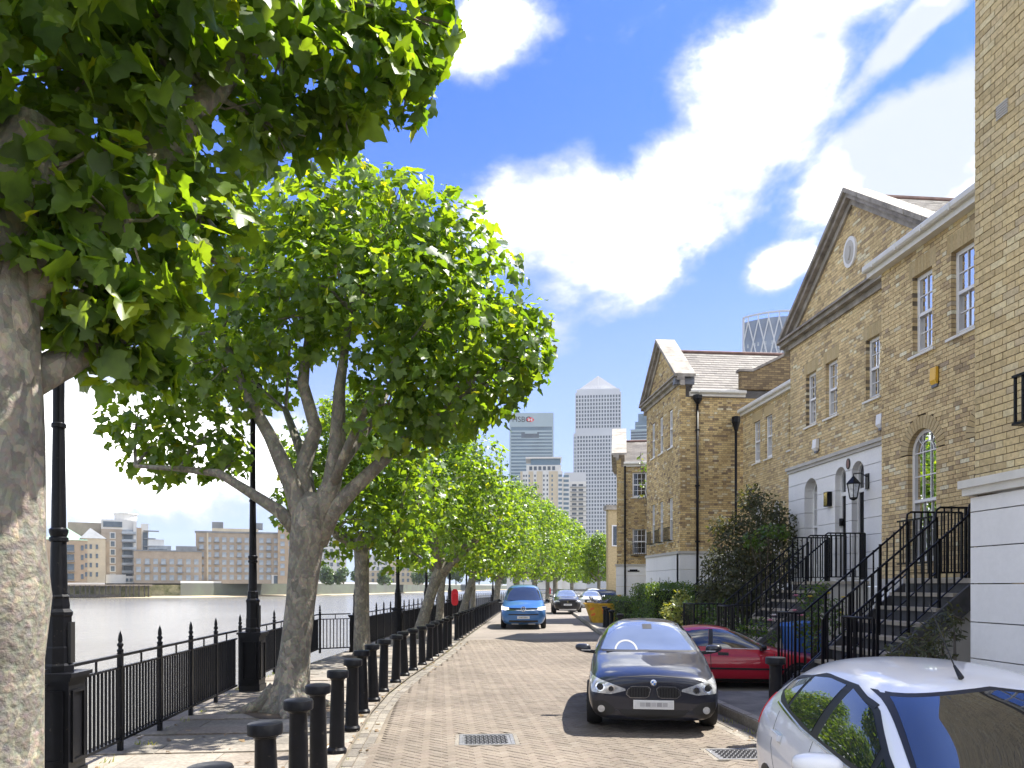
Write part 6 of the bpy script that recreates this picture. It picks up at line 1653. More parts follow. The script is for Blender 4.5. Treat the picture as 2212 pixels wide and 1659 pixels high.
def mirror_(t, x, y, z, m, s=1, w=.24, h=.15, d=.13):
    bm = bmesh.new(); bmesh.ops.create_icosphere(bm, subdivisions=3, radius=1)
    for v in bm.verts:
        c = v.co; q = Vector((math.copysign(abs(c.x) ** .75, c.x), math.copysign(abs(c.y) ** .8, c.y), math.copysign(abs(c.z) ** .75, c.z)))
        tp = 1 - .28 * (q.x * s + 1) / 2
        v.co = Vector((x + s * w * .5 + q.x * w / 2, y + q.y * d / 2, z + q.z * h / 2 * tp + .012 * q.x * s))
    me = bpy.data.meshes.new('door_mirror'); bm.to_mesh(me); bm.free(); me.polygons.foreach_set('use_smooth', [True] * len(me.polygons))
    o = link('door_mirror', me, m, t, False)
    obj('mirror_stalk', MB().bar((x - s * .06, y + .02, z - h * .42), (x + s * .1, y, z - h * .3), .07, .05), M['black_matt'], o, False)
    obj('mirror_indicator', MB().box(x + s * w * .3 - .07, x + s * w * .3 + .07, y - d * .5 - .0, y - d * .42, z - h * .26, z - h * .14), M['lamp_off'], o, False)
    return o
def arch_discs(bv, t, ys, r, mat='black_matt'):
    for y in ys:
        rr = r * 1.13
        lo = [(y + rr * math.cos(a), r + rr * math.sin(a)) for a in np.linspace(math.pi, math.pi * .5, 8)] + [(y + rr * math.cos(a), r + rr * math.sin(a)) for a in np.linspace(math.pi * .5, 0, 8)][1:]
        hi = [(y - rr + 2 * rr * k / 14, max(.17, .17)) for k in range(15)]
        patch('wheel_arch', bv, 's', hi, lo, M[mat], t, .004, 16, 5, mirror=True)
def seam(bv, t, view, pts, m='black_matt', w=.006, mirror=True, name='panel_gap'):
    lo = [(a, b) for a, b in pts]; hi = [(a + w, b + w * .4) for a, b in pts]
    patch(name, bv, view, lo, hi, M[m], t, .0015, 18, 1, mirror=mirror, thick=.004)
def person_free(): pass
# ---- dark blue-black hatchback facing the camera
def hatch_dark(loc, rz):
    t = thing('parked_car', 'dark blue black hatchback with double kidney grille, parked facing the camera', 'car', loc, rz)
    st = [(-2.12, .26, .64, .44, .72, .60, .67, .66, .56, .70), (-2.09, .18, .74, .44, .83, .64, .77, .72, .63, .77), (-1.96, .16, .79, .46, .875, .68, .825, .765, .68, .82), (-1.7, .17, .78, .52, .875, .74, .835, .83, .70, .875), (-1.35, .18, .79, .54, .88, .80, .845, .885, .72, .925), (-.95, .18, .79, .55, .88, .86, .85, .94, .74, .975),
          (-.72, .18, .79, .55, .88, .905, .85, .985, .74, 1.02), (-.25, .18, .79, .55, .88, .935, .84, 1.22, .64, 1.30), (.12, .18, .79, .55, .88, .945, .84, 1.335, .575, 1.40), (.6, .18, .79, .55, .88, .955, .84, 1.355, .57, 1.425), (1.2, .18, .79, .56, .88, .965, .84, 1.325, .56, 1.40), (1.65, .19, .78, .58, .87, .97, .82, 1.20, .54, 1.29), (1.98, .26, .72, .6, .82, .92, .76, 1.02, .52, 1.08), (2.10, .34, .6, .62, .72, .86, .66, .92, .5, .95)]
    body, bv = loft('body', st, M['p_black'], t)
    G = M['cglass_sky']
    patch('windscreen_surround', bv, 'f', [(-.745, .975), (0, .985), (.745, .975)], [(-.565, 1.385), (0, 1.425), (.565, 1.385)], M['black_matt'], t, .003, 18, 8)
    patch('windscreen', bv, 'f', [(-.70, .995), (0, 1.0), (.70, .995)], [(-.545, 1.345), (0, 1.375), (.545, 1.345)], G, t, .008, 20, 10)
    patch('side_window', bv, 's', [(-.42, 1.0), (1.25, 1.02)], [(.02, 1.31), (.5, 1.345), (1.15, 1.30)], M['cglass'], t, .006, 14, 6, True)
    for s in (-1, 1):
        pass
    # headlamps
    lo = [(.36, .57), (.56, .52), (.80, .545)]; hi = [(.365, .595), (.56, .665), (.835, .745)]
    hl = patch('headlamp', bv, 'f', lo, hi, M['lamp_off'], t, .006, 16, 6, True)
    for o, s in zip(hl, (1, -1)):
        for cx, cz, r in ((.55, .592, .048), (.69, .612, .058)):
            for rr, mm in ((r, M['chrome']), (r * .72, M['black_matt'])):
                ring = disc(rr, 18, cx, cz); half = 9
                patch('lamp_ring' if rr == r else 'lamp_lens', bv, 'f', [ring[k] for k in range(9, 19 - 1)] , [ring[k % 18] for k in range(9, -1, -1)], mm, o, .012 if rr == r else .016, 9, 3, False) if s > 0 else \
                    patch('lamp_ring' if rr == r else 'lamp_lens', bv, 'f', [(-a, b) for a, b in [ring[k] for k in range(9, 18)]], [(-a, b) for a, b in [ring[k % 18] for k in range(9, -1, -1)]], mm, o, .012 if rr == r else .016, 9, 3, False)
    # kidney grilles
    for s in (-1, 1):
        lo = [(s * .055, .50), (s * .10, .475), (s * .30, .475), (s * .355, .52)]; hi = [(s * .03, .60), (s * .07, .635), (s * .28, .635), (s * .345, .585)]
        g = patch('kidney_grille', bv, 'f', lo, hi, M['chrome_dark'], t, .010, 14, 6, False)[0]
        lo = [(s * .066, .505), (s * .105, .485), (s * .295, .485), (s * .342, .523)]; hi = [(s * .045, .595), (s * .078, .624), (s * .275, .624), (s * .333, .58)]
        patch('grille_mesh', bv, 'f', lo, hi, M['black_matt'], g, .014, 14, 6, False)
        for k in range(7):
            x = s * (.085 + .036 * k); patch('grille_bar', bv, 'f', [(x - .005, .49), (x + .005, .49)], [(x - .005, .618), (x + .005, .618)], M['black'], g, .022, 2, 6, False)
    # badge
    b = patch('badge', bv, 'f', [disc(.042, 20, 0, .675)[k] for k in range(10, 20)], [disc(.042, 20, 0, .675)[k % 20] for k in range(10, -1, -1)], M['chrome'], t, .012, 10, 4)[0]
    for q, mm in ((0, M['white']), (1, M['badge_blue']), (2, M['white']), (3, M['badge_blue'])):
        a0 = math.pi / 2 * q; pts = [(.026 * math.cos(a0 + math.pi / 2 * k / 6), .675 + .026 * math.sin(a0 + math.pi / 2 * k / 6)) for k in range(7)]
        patch('badge_quarter', bv, 'f', [(0, .675)] * 2 + [(0, .6751)], pts, mm, b, .016, 6, 2)
    plate_(t, -2.135, .395, .52, .115)
    # bumper intakes
    patch('lower_intake', bv, 'f', [(-.36, .225), (0, .205), (.36, .225)], [(-.45, .325), (0, .325), (.45, .325)], M['black_matt'], t, .006, 16, 5)
    patch('intake_lip', bv, 'f', [(-.50, .31), (-.36, .21), (0, .185), (.36, .21), (.50, .31)], [(-.47, .32), (-.345, .228), (0, .203), (.345, .228), (.47, .32)], M['p_black'], t, .012, 20, 2)
    for s in (-1, 1):
        lo = [(s * .52, .27), (s * .66, .215), (s * .79, .245)]; hi = [(s * .50, .335), (s * .62, .43), (s * .79, .44)]
        p = patch('side_intake', bv, 'f', lo, hi, M['black_matt'], t, .005, 12, 6, False)[0]
        c_ = disc(.046, 18, s * .675, .33)
        patch('fog_lamp', bv, 'f', [c_[k] for k in range(9, 18)], [c_[k % 18] for k in range(9, -1, -1)], M['lamp_off'], p, .014, 9, 4)
    mirror_(t, .86, -.42, .995, M['p_black'], 1); mirror_(t, -.86, -.42, .995, M['p_black'], -1)
    for x in (-.78, .78):
        for y in (-1.33, 1.32): wheel(t, x, y, .315, .21, 5, 1 if x > 0 else -1)
    arch_discs(bv, t, (-1.33, 1.32), .315)
    w = MB(); w.bar((-.62, -.86, .972), (.0, -.80, .99), .02, .015); w.bar((-.05, -.86, .975), (.58, -.80, .985), .02, .015); obj('wiper', w, M['black_matt'], t, False)
    # inside mirror, seen through the glass
    patch('inside_mirror', bv, 'f', [(-.07, 1.275), (.07, 1.275)], [(-.07, 1.34), (.07, 1.34)], M['black_matt'], t, .010, 6, 3)
    seam(bv, t, 't', [(.80, -1.75), (.76, -1.2), (.745, -.75)], w=.008)
    ring = [(-.33 + .17 * math.cos(a), .985 + .14 * math.sin(a)) for a in np.linspace(math.pi * .97, math.pi * .03, 12)]; inr = [(-.33 + .145 * math.cos(a), .985 + .118 * math.sin(a)) for a in np.linspace(math.pi * .97, math.pi * .03, 12)]
    patch('steering_wheel', bv, 'f', inr, ring, M['smudge_b'], t, .010, 16, 1)
    patch('bonnet_gap', bv, 'f', [(-.46, .735), (0, .765), (.46, .735)], [(-.46, .743), (0, .773), (.46, .743)], M['black_matt'], t, .003, 20, 1)
    seam(bv, t, 's', [(-.55, .25), (-.55, .95)]); seam(bv, t, 's', [(.62, .25), (.62, .98)])
    return t
M['chrome_dark'] = pmat('black_chrome', (.30, .31, .33), .15, metal=.9, var=.1); M['badge_blue'] = pmat('badge_blue', (.05, .2, .6), .3, var=.05)
hatch_dark((3.02, 11.05, 0), R(-12.8)).scale = (.93,) * 3
# ---- blue van
def van_blue(loc, rz):
    t = thing('parked_van', 'metallic blue van with lit headlamps facing the camera in the road', 'van', loc, rz)
    st = [(-2.46, .34, .60, .55, .72, .70, .70, .78, .60, .84), (-2.42, .22, .76, .55, .90, .74, .86, .86, .74, .93), (-2.25, .18, .85, .58, .965, .82, .92, .96, .80, 1.02), (-1.95, .18, .88, .6, .97, .92, .935, 1.06, .83, 1.11), (-1.62, .18, .88, .62, .97, 1.05, .935, 1.18, .83, 1.22), (-1.0, .18, .88, .62, .97, 1.10, .935, 1.62, .74, 1.70), (-.62, .18, .88, .62, .97, 1.12, .935, 1.79, .715, 1.86), (.2, .18, .88, .62, .97, 1.14, .935, 1.82, .72, 1.90), (1.6, .18, .88, .62, .97, 1.14, .935, 1.82, .72, 1.90), (2.2, .2, .87, .62, .96, 1.14, .92, 1.78, .70, 1.87), (2.44, .28, .8, .65, .9, 1.1, .86, 1.6, .66, 1.70), (2.5, .4, .7, .7, .8, 1.1, .76, 1.45, .6, 1.52)]
    body, bv = loft('body', st, M['p_blue'], t)
    patch('windscreen', bv, 'f', [(-.83, 1.20), (0, 1.215), (.83, 1.20)], [(-.70, 1.72), (0, 1.77), (.70, 1.72)], M['cglass'], t, .008, 18, 8)
    patch('side_window', bv, 's', [(-1.2, 1.2), (2.2, 1.2)], [(-.75, 1.68), (0, 1.72), (2.1, 1.7)], M['cglass'], t, .006, 16, 5, True)
    patch('grille_band', bv, 'f', [(-.84, .80), (0, .775), (.84, .80)], [(-.84, .90), (0, .885), (.84, .90)], M['black'], t, .008, 18, 3)
    patch('grille_trim', bv, 'f', [(-.70, .80), (0, .782), (.70, .80)], [(-.70, .828), (0, .81), (.70, .828)], M['chrome'], t, .014, 18, 2)
    patch('headlamp', bv, 'f', [(.60, .815), (.78, .80), (.93, .83)], [(.62, .90), (.78, .925), (.93, .945)], M['lamp_on'], t, .014, 10, 4, True)
    c_ = disc(.105, 22, 0, .845); b = patch('badge', bv, 'f', [c_[k] for k in range(11, 22)], [c_[k % 22] for k in range(11, -1, -1)], M['black'], t, .018, 11, 4)[0]
    ro, ri = disc(.105, 22, 0, .845), disc(.092, 22, 0, .845)
    patch('badge_ring', bv, 'f', ri[:] + [ri[0]], ro[:] + [ro[0]], M['chrome'], b, .026, 22, 1)
    for pts in (((-.04, .935), (0, .865)), ((.04, .935), (0, .865)), ((-.085, .89), (-.04, .765)), ((-.04, .765), (0, .845)), ((0, .845), (.04, .765)), ((.04, .765), (.085, .89))):
        (a, z1_), (c, z2_) = pts; patch('badge_stroke', bv, 'f', [(a - .008, z1_), (c - .008, z2_)], [(a + .008, z1_), (c + .008, z2_)], M['chrome'], b, .027, 3, 1)
    plate_(t, -2.475, .50, .52, .112)
    patch('lower_grille', bv, 'f', [(-.62, .30), (0, .28), (.62, .30)], [(-.60, .38), (0, .38), (.60, .38)], M['black_matt'], t, .006, 14, 3)
    patch('upper_grille', bv, 'f', [(-.66, .60), (0, .585), (.66, .60)], [(-.60, .645), (0, .64), (.60, .645)], M['black_matt'], t, .006, 14, 3)
    patch('skid_bar', bv, 'f', [(-.5, .205), (-.2, .2)], [(-.5, .235), (-.2, .235)], M['white'], t, .014, 6, 2, True)
    mirror_(t, .95, -1.25, 1.16, M['black'], 1, .2, .22, .14); mirror_(t, -.95, -1.25, 1.16, M['black'], -1, .2, .22, .14)
    for x in (-.86, .86):
        for y in (-1.52, 1.6): wheel(t, x, y, .35, .22, 5, 1 if x > 0 else -1)
    arch_discs(bv, t, (-1.52, 1.6), .35)
    obj('aerial', MB().tube([(0, -.35, 1.86), (.0, -.2, 2.02)], .008, 5), M['black_matt'], t, False)
    w = MB(); w.bar((-.75, -1.75, 1.19), (.0, -1.66, 1.205), .025, .015); obj('wiper', w, M['black_matt'], t, False)
    return t
van_blue((3.78, 34.6, 0), R(-6.5))
# ---- black crossover behind the van, and the cars beyond
def suv(loc, rz, label, pm, k=1., chrome=True, group=None, lamp='lamp_off', wscr='cglass_sky', estate=False):
    t = thing('parked_car', label, 'car', loc, rz, group)
    top = 1.62 if not estate else 1.47
    s = top / 1.62
    st = [(-2.2, .36, .56, .6, .66, .78 * s, .62, .86 * s, .52, .90 * s), (-2.15, .24, .72, .6, .84, .84 * s, .80, .93 * s, .66, .97 * s), (-1.95, .22, .80, .6, .91, .88 * s, .87, .98 * s, .72, 1.03 * s), (-1.4, .22, .82, .62, .92, .94 * s, .885, 1.04 * s, .75, 1.09 * s), (-.9, .22, .82, .62, .92, 1.0 * s, .885, 1.10 * s, .76, 1.15 * s), (-.35, .22, .82, .62, .92, 1.04 * s, .88, 1.40 * s, .66, 1.48 * s), (.05, .22, .82, .62, .92, 1.05 * s, .88, 1.53 * s, .62, 1.60 * s), (.8, .22, .82, .62, .92, 1.06 * s, .88, 1.54 * s, .61, top), (1.6, .22, .82, .62, .92, 1.07 * s, .87, 1.48 * s, .60, 1.57 * s), (2.0, .28, .78, .64, .88, 1.04 * s, .82, 1.3 * s, .58, 1.40 * s), (2.2, .4, .66, .66, .76, .98 * s, .7, 1.08 * s, .54, 1.12 * s)]
    st = [(a[0],) + tuple(v for v in a[1:]) for a in st]
    body, bv = loft('body', st, pm, t)
    patch('windscreen', bv, 'f', [(-.76, 1.13 * s), (0, 1.145 * s), (.76, 1.13 * s)], [(-.60, 1.50 * s), (0, 1.545 * s), (.60, 1.50 * s)], M[wscr], t, .008, 16, 8)
    patch('side_window', bv, 's', [(-.5, 1.11 * s), (1.8, 1.13 * s)], [(0, 1.46 * s), (.8, 1.5 * s), (1.6, 1.45 * s)], M['cglass'], t, .006, 14, 5, True)
    patch('headlamp', bv, 'f', [(.5, .80 * s), (.86, .78 * s)], [(.58, .88 * s), (.86, .92 * s)], M[lamp], t, .008, 10, 4, True)
    patch('grille', bv, 'f', [(-.42, .52), (0, .5), (.42, .52)], [(-.46, .82 * s), (0, .84 * s), (.46, .82 * s)], M['black_matt'], t, .006, 14, 5)
    c_ = disc(.07, 18, 0, .80 * s); patch('badge', bv, 'f', [c_[q] for q in range(9, 18)], [c_[q % 18] for q in range(9, -1, -1)], M['chrome'], t, .014, 9, 3)
    plate_(t, -2.22, .62, .52, .112)
    if chrome: patch('skid_bar', bv, 'f', [(-.55, .27), (.55, .27)], [(-.55, .33), (.55, .33)], M['white'], t, .014, 12, 2)
    mirror_(t, .90, -.55, 1.14 * s, pm, 1); mirror_(t, -.90, -.55, 1.14 * s, pm, -1)
    for x in (-.82, .82):
        for y in (-1.35, 1.38): wheel(t, x, y, .34, .22, 5, 1 if x > 0 else -1)
    arch_discs(bv, t, (-1.35, 1.38), .34)
    return t
suv((8.5, 51.5, 0), R(-6), 'black crossover with a pale lower bar, parked behind the blue van', M['p_black2'])
suv((12.3, 62., 0), R(-12), 'small white car just behind the black crossover', M['p_silver'], chrome=False, estate=True)
suv((14.3, 71., 0), R(-14), 'white car with a pale windscreen, higher behind the small white one', M['p_white'], chrome=False)
suv((14.4, 63., .1), R(80), 'black car standing side on behind the yellow skip', M['p_black2'], chrome=False, estate=True, wscr='cglass')
# ---- red coupe side on
def coupe_red(loc, rz):
    t = thing('parked_car', 'red wedge shaped coupe parked side on with its nose behind the stair railing', 'car', loc, rz)
    st = [(-2.02, .36, .55, .45, .66, .50, .62, .54, .52, .56), (-1.97, .24, .72, .45, .80, .54, .76, .60, .66, .63), (-1.75, .19, .76, .46, .84, .60, .80, .66, .70, .69), (-1.2, .18, .77, .48, .845, .70, .81, .755, .72, .785), (-.78, .18, .77, .5, .845, .78, .815, .83, .72, .86), (-.62, .18, .77, .5, .845, .80, .815, .90, .70, .93), (-.1, .18, .77, .5, .845, .825, .80, 1.16, .58, 1.21), (.3, .18, .77, .5, .845, .835, .80, 1.245, .55, 1.30), (.75, .18, .77, .5, .845, .845, .80, 1.24, .55, 1.30), (1.3, .18, .77, .52, .845, .86, .80, 1.13, .54, 1.19), (1.75, .2, .76, .54, .83, .86, .78, .98, .56, 1.03), (1.93, .28, .7, .56, .79, .82, .74, .88, .56, .91), (1.98, .38, .58, .58, .68, .76, .64, .80, .5, .82)]
    body, bv = loft('body', st, M['p_red'], t)
    G = M['cglass']
    patch('side_window', bv, 's', [(-.62, .865), (.42, .885)], [(-.10, 1.13), (.18, 1.21), (.38, 1.225)], G, t, .006, 14, 6, True)
    patch('quarter_window', bv, 's', [(.50, .90), (1.2, .93)], [(.46, 1.225), (.8, 1.2), (1.1, 1.08)], G, t, .006, 10, 5, True)
    patch('door_pillar', bv, 's', [(.42, .885), (.50, .895)], [(.375, 1.225), (.455, 1.225)], M['black_matt'], t, .005, 3, 6, True)
    patch('windscreen', bv, 'f', [(-.70, .90), (0, .91), (.70, .90)], [(-.55, 1.19), (0, 1.24), (.55, 1.19)], G, t, .007, 14, 6)
    patch('rear_window', bv, 'b', [(-.58, 1.02), (0, 1.05), (.58, 1.02)], [(-.52, 1.18), (0, 1.22), (.52, 1.18)], G, t, .007, 12, 5)
    patch('rub_strip', bv, 's', [(-1.85, .455), (1.85, .475)], [(-1.85, .49), (1.85, .51)], M['black_matt'], t, .012, 24, 2, True)
    patch('sill_skirt', bv, 's', [(-1.0, .185), (1.0, .185)], [(-1.0, .285), (1.0, .285)], M['black_matt'], t, .006, 16, 3, True)
    patch('door_handle', bv, 's', [(.12, .735), (.32, .74)], [(.12, .79), (.32, .795)], M['black_matt'], t, .012, 4, 2, True)
    patch('waist_trim', bv, 's', [(-.66, .845), (.45, .868)], [(-.66, .855), (.45, .88)], M['plate_rim'], t, .010, 12, 1, True)
    seam(bv, t, 's', [(.44, .29), (.46, .86)], w=.012); seam(bv, t, 's', [(-.74, .29), (-.74, .80)], w=.012)
    mirror_(t, .82, -.52, .90, M['black_matt'], 1, .18, .12, .1); mirror_(t, -.82, -.52, .90, M['black_matt'], -1, .18, .12, .1)
    for x in (-.76, .76):
        for y in (-1.2, 1.18): wheel(t, x, y, .29, .19, 8, 1 if x > 0 else -1)
    arch_discs(bv, t, (-1.2, 1.18), .29)
    patch('tail_lamp', bv, 'b', [(.35, .62), (.68, .62)], [(.35, .74), (.68, .74)], M['red'], t, .008, 8, 3, True)
    patch('headlamp', bv, 'f', [(.38, .47), (.70, .46)], [(.38, .54), (.70, .53)], M['lamp_off'], t, .008, 8, 3, True)
    return t
coupe_red((5.37, 13.93, -.10), R(78)).scale = (.92,) * 3
# ---- white hatchback at the bottom right corner
def hatch_white(loc, rz):
    t = thing('parked_car', 'white five door hatchback cut off by the bottom right corner, aerial on its roof', 'car', loc, rz)
    st = [(-1.97, .32, .5, .5, .6, .66, .56, .72, .48, .76), (-1.93, .2, .66, .5, .76, .70, .70, .78, .58, .83), (-1.75, .17, .74, .52, .84, .76, .79, .86, .66, .91), (-1.35, .17, .76, .55, .86, .84, .81, .94, .68, .985), (-1.0, .17, .77, .56, .86, .89, .82, .99, .70, 1.03), (-.70, .17, .77, .56, .86, .92, .82, 1.12, .67, 1.18), (-.25, .17, .77, .56, .86, .945, .82, 1.335, .58, 1.40), (.1, .17, .77, .56, .86, .96, .82, 1.40, .555, 1.465), (.7, .17, .77, .56, .86, .985, .82, 1.41, .55, 1.485), (1.25, .17, .77, .57, .86, 1.02, .82, 1.375, .54, 1.455), (1.62, .19, .76, .6, .85, 1.05, .80, 1.28, .52, 1.37), (1.85, .26, .72, .62, .82, 1.02, .76, 1.12, .50, 1.19), (1.96, .36, .6, .64, .72, .94, .68, 1.0, .46, 1.04)]
    body, bv = loft('body', st, M['p_white'], t, 3)
    G = M['cglass']
    patch('windscreen_surround', bv, 'f', [(-.675, 1.0), (0, 1.02), (.675, 1.0)], [(-.525, 1.355), (0, 1.405), (.525, 1.355)], M['black_matt'], t, .003, 24, 12)
    patch('windscreen', bv, 'f', [(-.65, 1.015), (0, 1.035), (.65, 1.015)], [(-.505, 1.34), (0, 1.39), (.505, 1.34)], G, t, .006, 28, 14)
    # black window surround with three panes
    patch('window_surround', bv, 's', [(-.90, .985), (-.3, .985), (.6, 1.025), (1.32, 1.10), (1.45, 1.16)], [(-.56, 1.115), (-.18, 1.285), (.25, 1.355), (.85, 1.36), (1.40, 1.255)], M['black_matt'], t, .003, 26, 7, True)
    patch('front_quarter_light', bv, 's', [(-.84, .998), (-.58, .998)], [(-.62, 1.065), (-.56, 1.09)], G, t, .007, 4, 3, True)
    patch('side_window', bv, 's', [(-.53, 1.005), (.28, 1.025)], [(-.48, 1.125), (-.15, 1.265), (.25, 1.33)], G, t, .007, 14, 8, True)
    patch('rear_side_window', bv, 's', [(.42, 1.035), (1.02, 1.09)], [(.38, 1.335), (.7, 1.34), (.98, 1.315)], G, t, .007, 12, 8, True)
    patch('rear_quarter_light', bv, 's', [(1.08, 1.105), (1.36, 1.16)], [(1.04, 1.305), (1.36, 1.235)], G, t, .007, 8, 5, True)
    patch('waist_trim', bv, 's', [(-1.0, .966), (-.3, .968), (.6, 1.006), (1.34, 1.08)], [(-.98, .98), (-.3, .98), (.6, 1.018), (1.33, 1.093)], M['chrome'], t, .009, 22, 1, True)
    for x in (-.575, .575):
        lo = [(x - .012, -.15), (x - .012, .4), (x - .016, 1.4)]; hi = [(x + .012, -.15), (x + .010, .4), (x + .008, 1.4)]
        patch('roof_strip', bv, 't', lo, hi, M['black_matt'], t, .006, 18, 1)
    for y in (.12, .95):
        patch('door_handle', bv, 's', [(y, .845 + y * .02), (y + .2, .852 + y * .02)], [(y, .885 + y * .02), (y + .2, .892 + y * .02)], M['p_white'], t, .032, 8, 3, True, .036)
        patch('handle_recess', bv, 's', [(y - .02, .83 + y * .02), (y + .2, .835 + y * .02)], [(y - .02, .90 + y * .02), (y + .2, .905 + y * .02)], M['black_matt'] if False else M['p_silver'], t, .002, 8, 3, True)
    for pts in ([(-.72, .25), (-.72, .97)], [(.33, .25), (.34, 1.0)], [(1.02, .62), (1.18, .80), (1.2, 1.04)]): seam(bv, t, 's', pts, w=.005)
    mirror_(t, -.87, -.50, 1.035, M['p_white'], -1, .25, .155, .15); mirror_(t, .87, -.50, 1.035, M['p_white'], 1, .25, .155, .15)
    for x in (-.75, .75):
        for y in (-1.18, 1.27): wheel(t, x, y, .30, .195, 5, 1 if x > 0 else -1)
    arch_discs(bv, t, (-1.18, 1.27), .30)
    patch('tail_lamp', bv, 's', [(1.76, .86), (1.88, .88)], [(1.72, 1.10), (1.80, 1.10)], M['red'], t, .008, 8, 5, True)
    a = MB(); a.tube([(-.1, -.06, 1.44), (-.1, .02, 1.50)], [.016, .007], 8); a.tube([(-.1, .02, 1.50), (-.1, .34, 1.84)], [.004, .0025], 6); obj('aerial', a, M['black_matt'], t, False)
    w = MB(); w.bar((-.68, -.93, 1.035), (.05, -.88, 1.055), .022, .018); w.bar((-.1, -.96, 1.035), (.64, -.88, 1.045), .022, .018); obj('wiper', w, M['black_matt'], t, False)
    patch('air_freshener', bv, 'f', [(.045, 1.17), (.06, 1.165), (.075, 1.17)], [(.05, 1.29), (.06, 1.31), (.07, 1.29)], M['plate_rim'], t, .008, 4, 4)
    patch('cowl', bv, 'f', [(-.74, .985), (0, 1.0), (.74, .985)], [(-.74, 1.01), (0, 1.028), (.74, 1.01)], M['black_matt'], t, .004, 18, 2)
    patch('headlamp', bv, 'f', [(.4, .66), (.74, .66)], [(.45, .74), (.77, .80)], M['lamp_off'], t, .006, 10, 4, True)
    return t
hatch_white((2.76, 3.74, 0), R(-10.9)).scale = (.93, .94, .925)
# ---- skip and wheelie bin
def skip():
    t = thing('rubbish_skip', 'yellow rubbish skip with orange chevrons and rubbish on top, behind the bollards', 'skip', (7.8, 35.3, .1), R(-6))
    M['skip'] = pmat('skip_yellow', (.62, .36, .02), .55, var=.25, scale=5, bump=.2, bscale=15)
    pr = [(-.72, 0), (.62, 0), (.95, 1.0), (-1.05, 1.0)]
    mb = MB(); mb.prism(pr, lambda u, z, d: (u, d, z), -.02, .02)
    obj('front_panel', mb, M['skip'], t, False)
    mb = MB(); mb.prism(pr, lambda u, z, d: (u, d, z), 1.48, 1.52); obj('rear_panel', mb, M['skip'], t, False)
    mb = MB(); mb.add([(-.72, .02, 0), (-.72, 1.48, 0), (-1.05, 1.48, 1.0), (-1.05, .02, 1.0), (-.68, .02, 0), (-.68, 1.48, 0), (-1.01, 1.48, 1.0), (-1.01, .02, 1.0)], [(0, 1, 2, 3), (7, 6, 5, 4), (0, 4, 5, 1), (2, 6, 7, 3)]); obj('end_panel', mb, M['skip'], t, False)
    mb = MB(); mb.add([(.62, .02, 0), (.62, 1.48, 0), (.95, 1.48, 1.0), (.95, .02, 1.0), (.58, .02, 0), (.58, 1.48, 0), (.91, 1.48, 1.0), (.91, .02, 1.0)], [(3, 2, 1, 0), (4, 5, 6, 7), (0, 1, 5, 4), (2, 3, 7, 6)]); obj('end_panel', mb, M['skip'], t, False)
    mb = MB(); 
    for a, b in (((-1.1, -.04, 1.0), (1.0, -.04, 1.0)), ((-1.1, 1.54, 1.0), (1.0, 1.54, 1.0)), ((-1.07, -.04, 1.0), (-1.07, 1.54, 1.0)), ((.97, -.04, 1.0), (.97, 1.54, 1.0))): mb.bar(a, b, .07, .08)
    obj('rim', mb, M['skip'], t, False)
    mb = MB()
    for x in (-.45, .0, .4): mb.box(x - .03, x + .03, -.06, -.021, 0, .96)
    obj('rib', mb, M['skip'], t, False)
    M['orange'] = pmat('orange_chevron', (.8, .17, .03), .5, var=.1)
    for x, z in ((-.78, .72), (-.72, .42), (.55, .72), (.55, .42)):
        mb = MB(); mb.prism([(x - .1, z - .06), (x + .1, z), (x + .1, z + .12), (x - .1, z + .06)], lambda u, zz, d: (u, d, zz), -.027, -.0205); obj('chevron', mb, M['orange'], t, False)
    for z in (.5, .62, .74): obj('lettering_bar', MB().box(-.3, -.06, -.027, -.021, z, z + .06), M['orange'], t, False)
    mb = MB()
    for k in range(16):
        x, y = rnd.uniform(-.85, .75), rnd.uniform(.15, 1.35); a = rnd.uniform(0, 3); l = rnd.uniform(.15, .4); h = rnd.uniform(.05, .3)
        mb.bar((x, y, .85 + h), (x + l * math.cos(a), y + l * math.sin(a), .95 + h * rnd.uniform(.2, 1.6)), rnd.uniform(.08, .25), rnd.uniform(.05, .2))
    o = obj('rubbish', mb, M['lead'], t, False); tag(o, kind='stuff'); t.scale = (.93, .93, .88)
skip()
def bin_():
    t = thing('wheelie_bin', 'blue wheelie bin half hidden behind the railing post at the nose of the red car', 'bin', (7.15, 14.6, .11), R(-80))
    M['bin'] = pmat('bin_blue', (.03, .13, .42), .5, var=.1)
    v = []
    for z, w, d in ((.08, .20, .24), (.9, .27, .32)): v += [(-w, -d, z), (w, -d, z), (w, d, z), (-w, d, z)]
    obj('body', MB().add(v, [(3, 2, 1, 0), (4, 5, 6, 7)] + [(k, (k + 1) % 4, 4 + (k + 1) % 4, 4 + k) for k in range(4)]), M['bin'], t, False)
    mb = MB(); mb.prism([(-.34, .90), (.34, .90), (.34, .94), (.2, 1.0), (-.3, .97)], lambda u, z, d: (d, u, z), -.29, .29); obj('lid', mb, M['bin'], t, False)
    obj('handle', MB().tube([(-.22, .37, .93), (.22, .37, .93)], .02, 8), M['bin'], t, False)
    for s in (-1, 1):
        mb = MB(); mb.prism(disc(.1, 16, .22, .1), lambda u, z, d: (d, u, z), s * .2, s * .26); obj('wheel', mb, M['rubber'], t, False)
bin_()
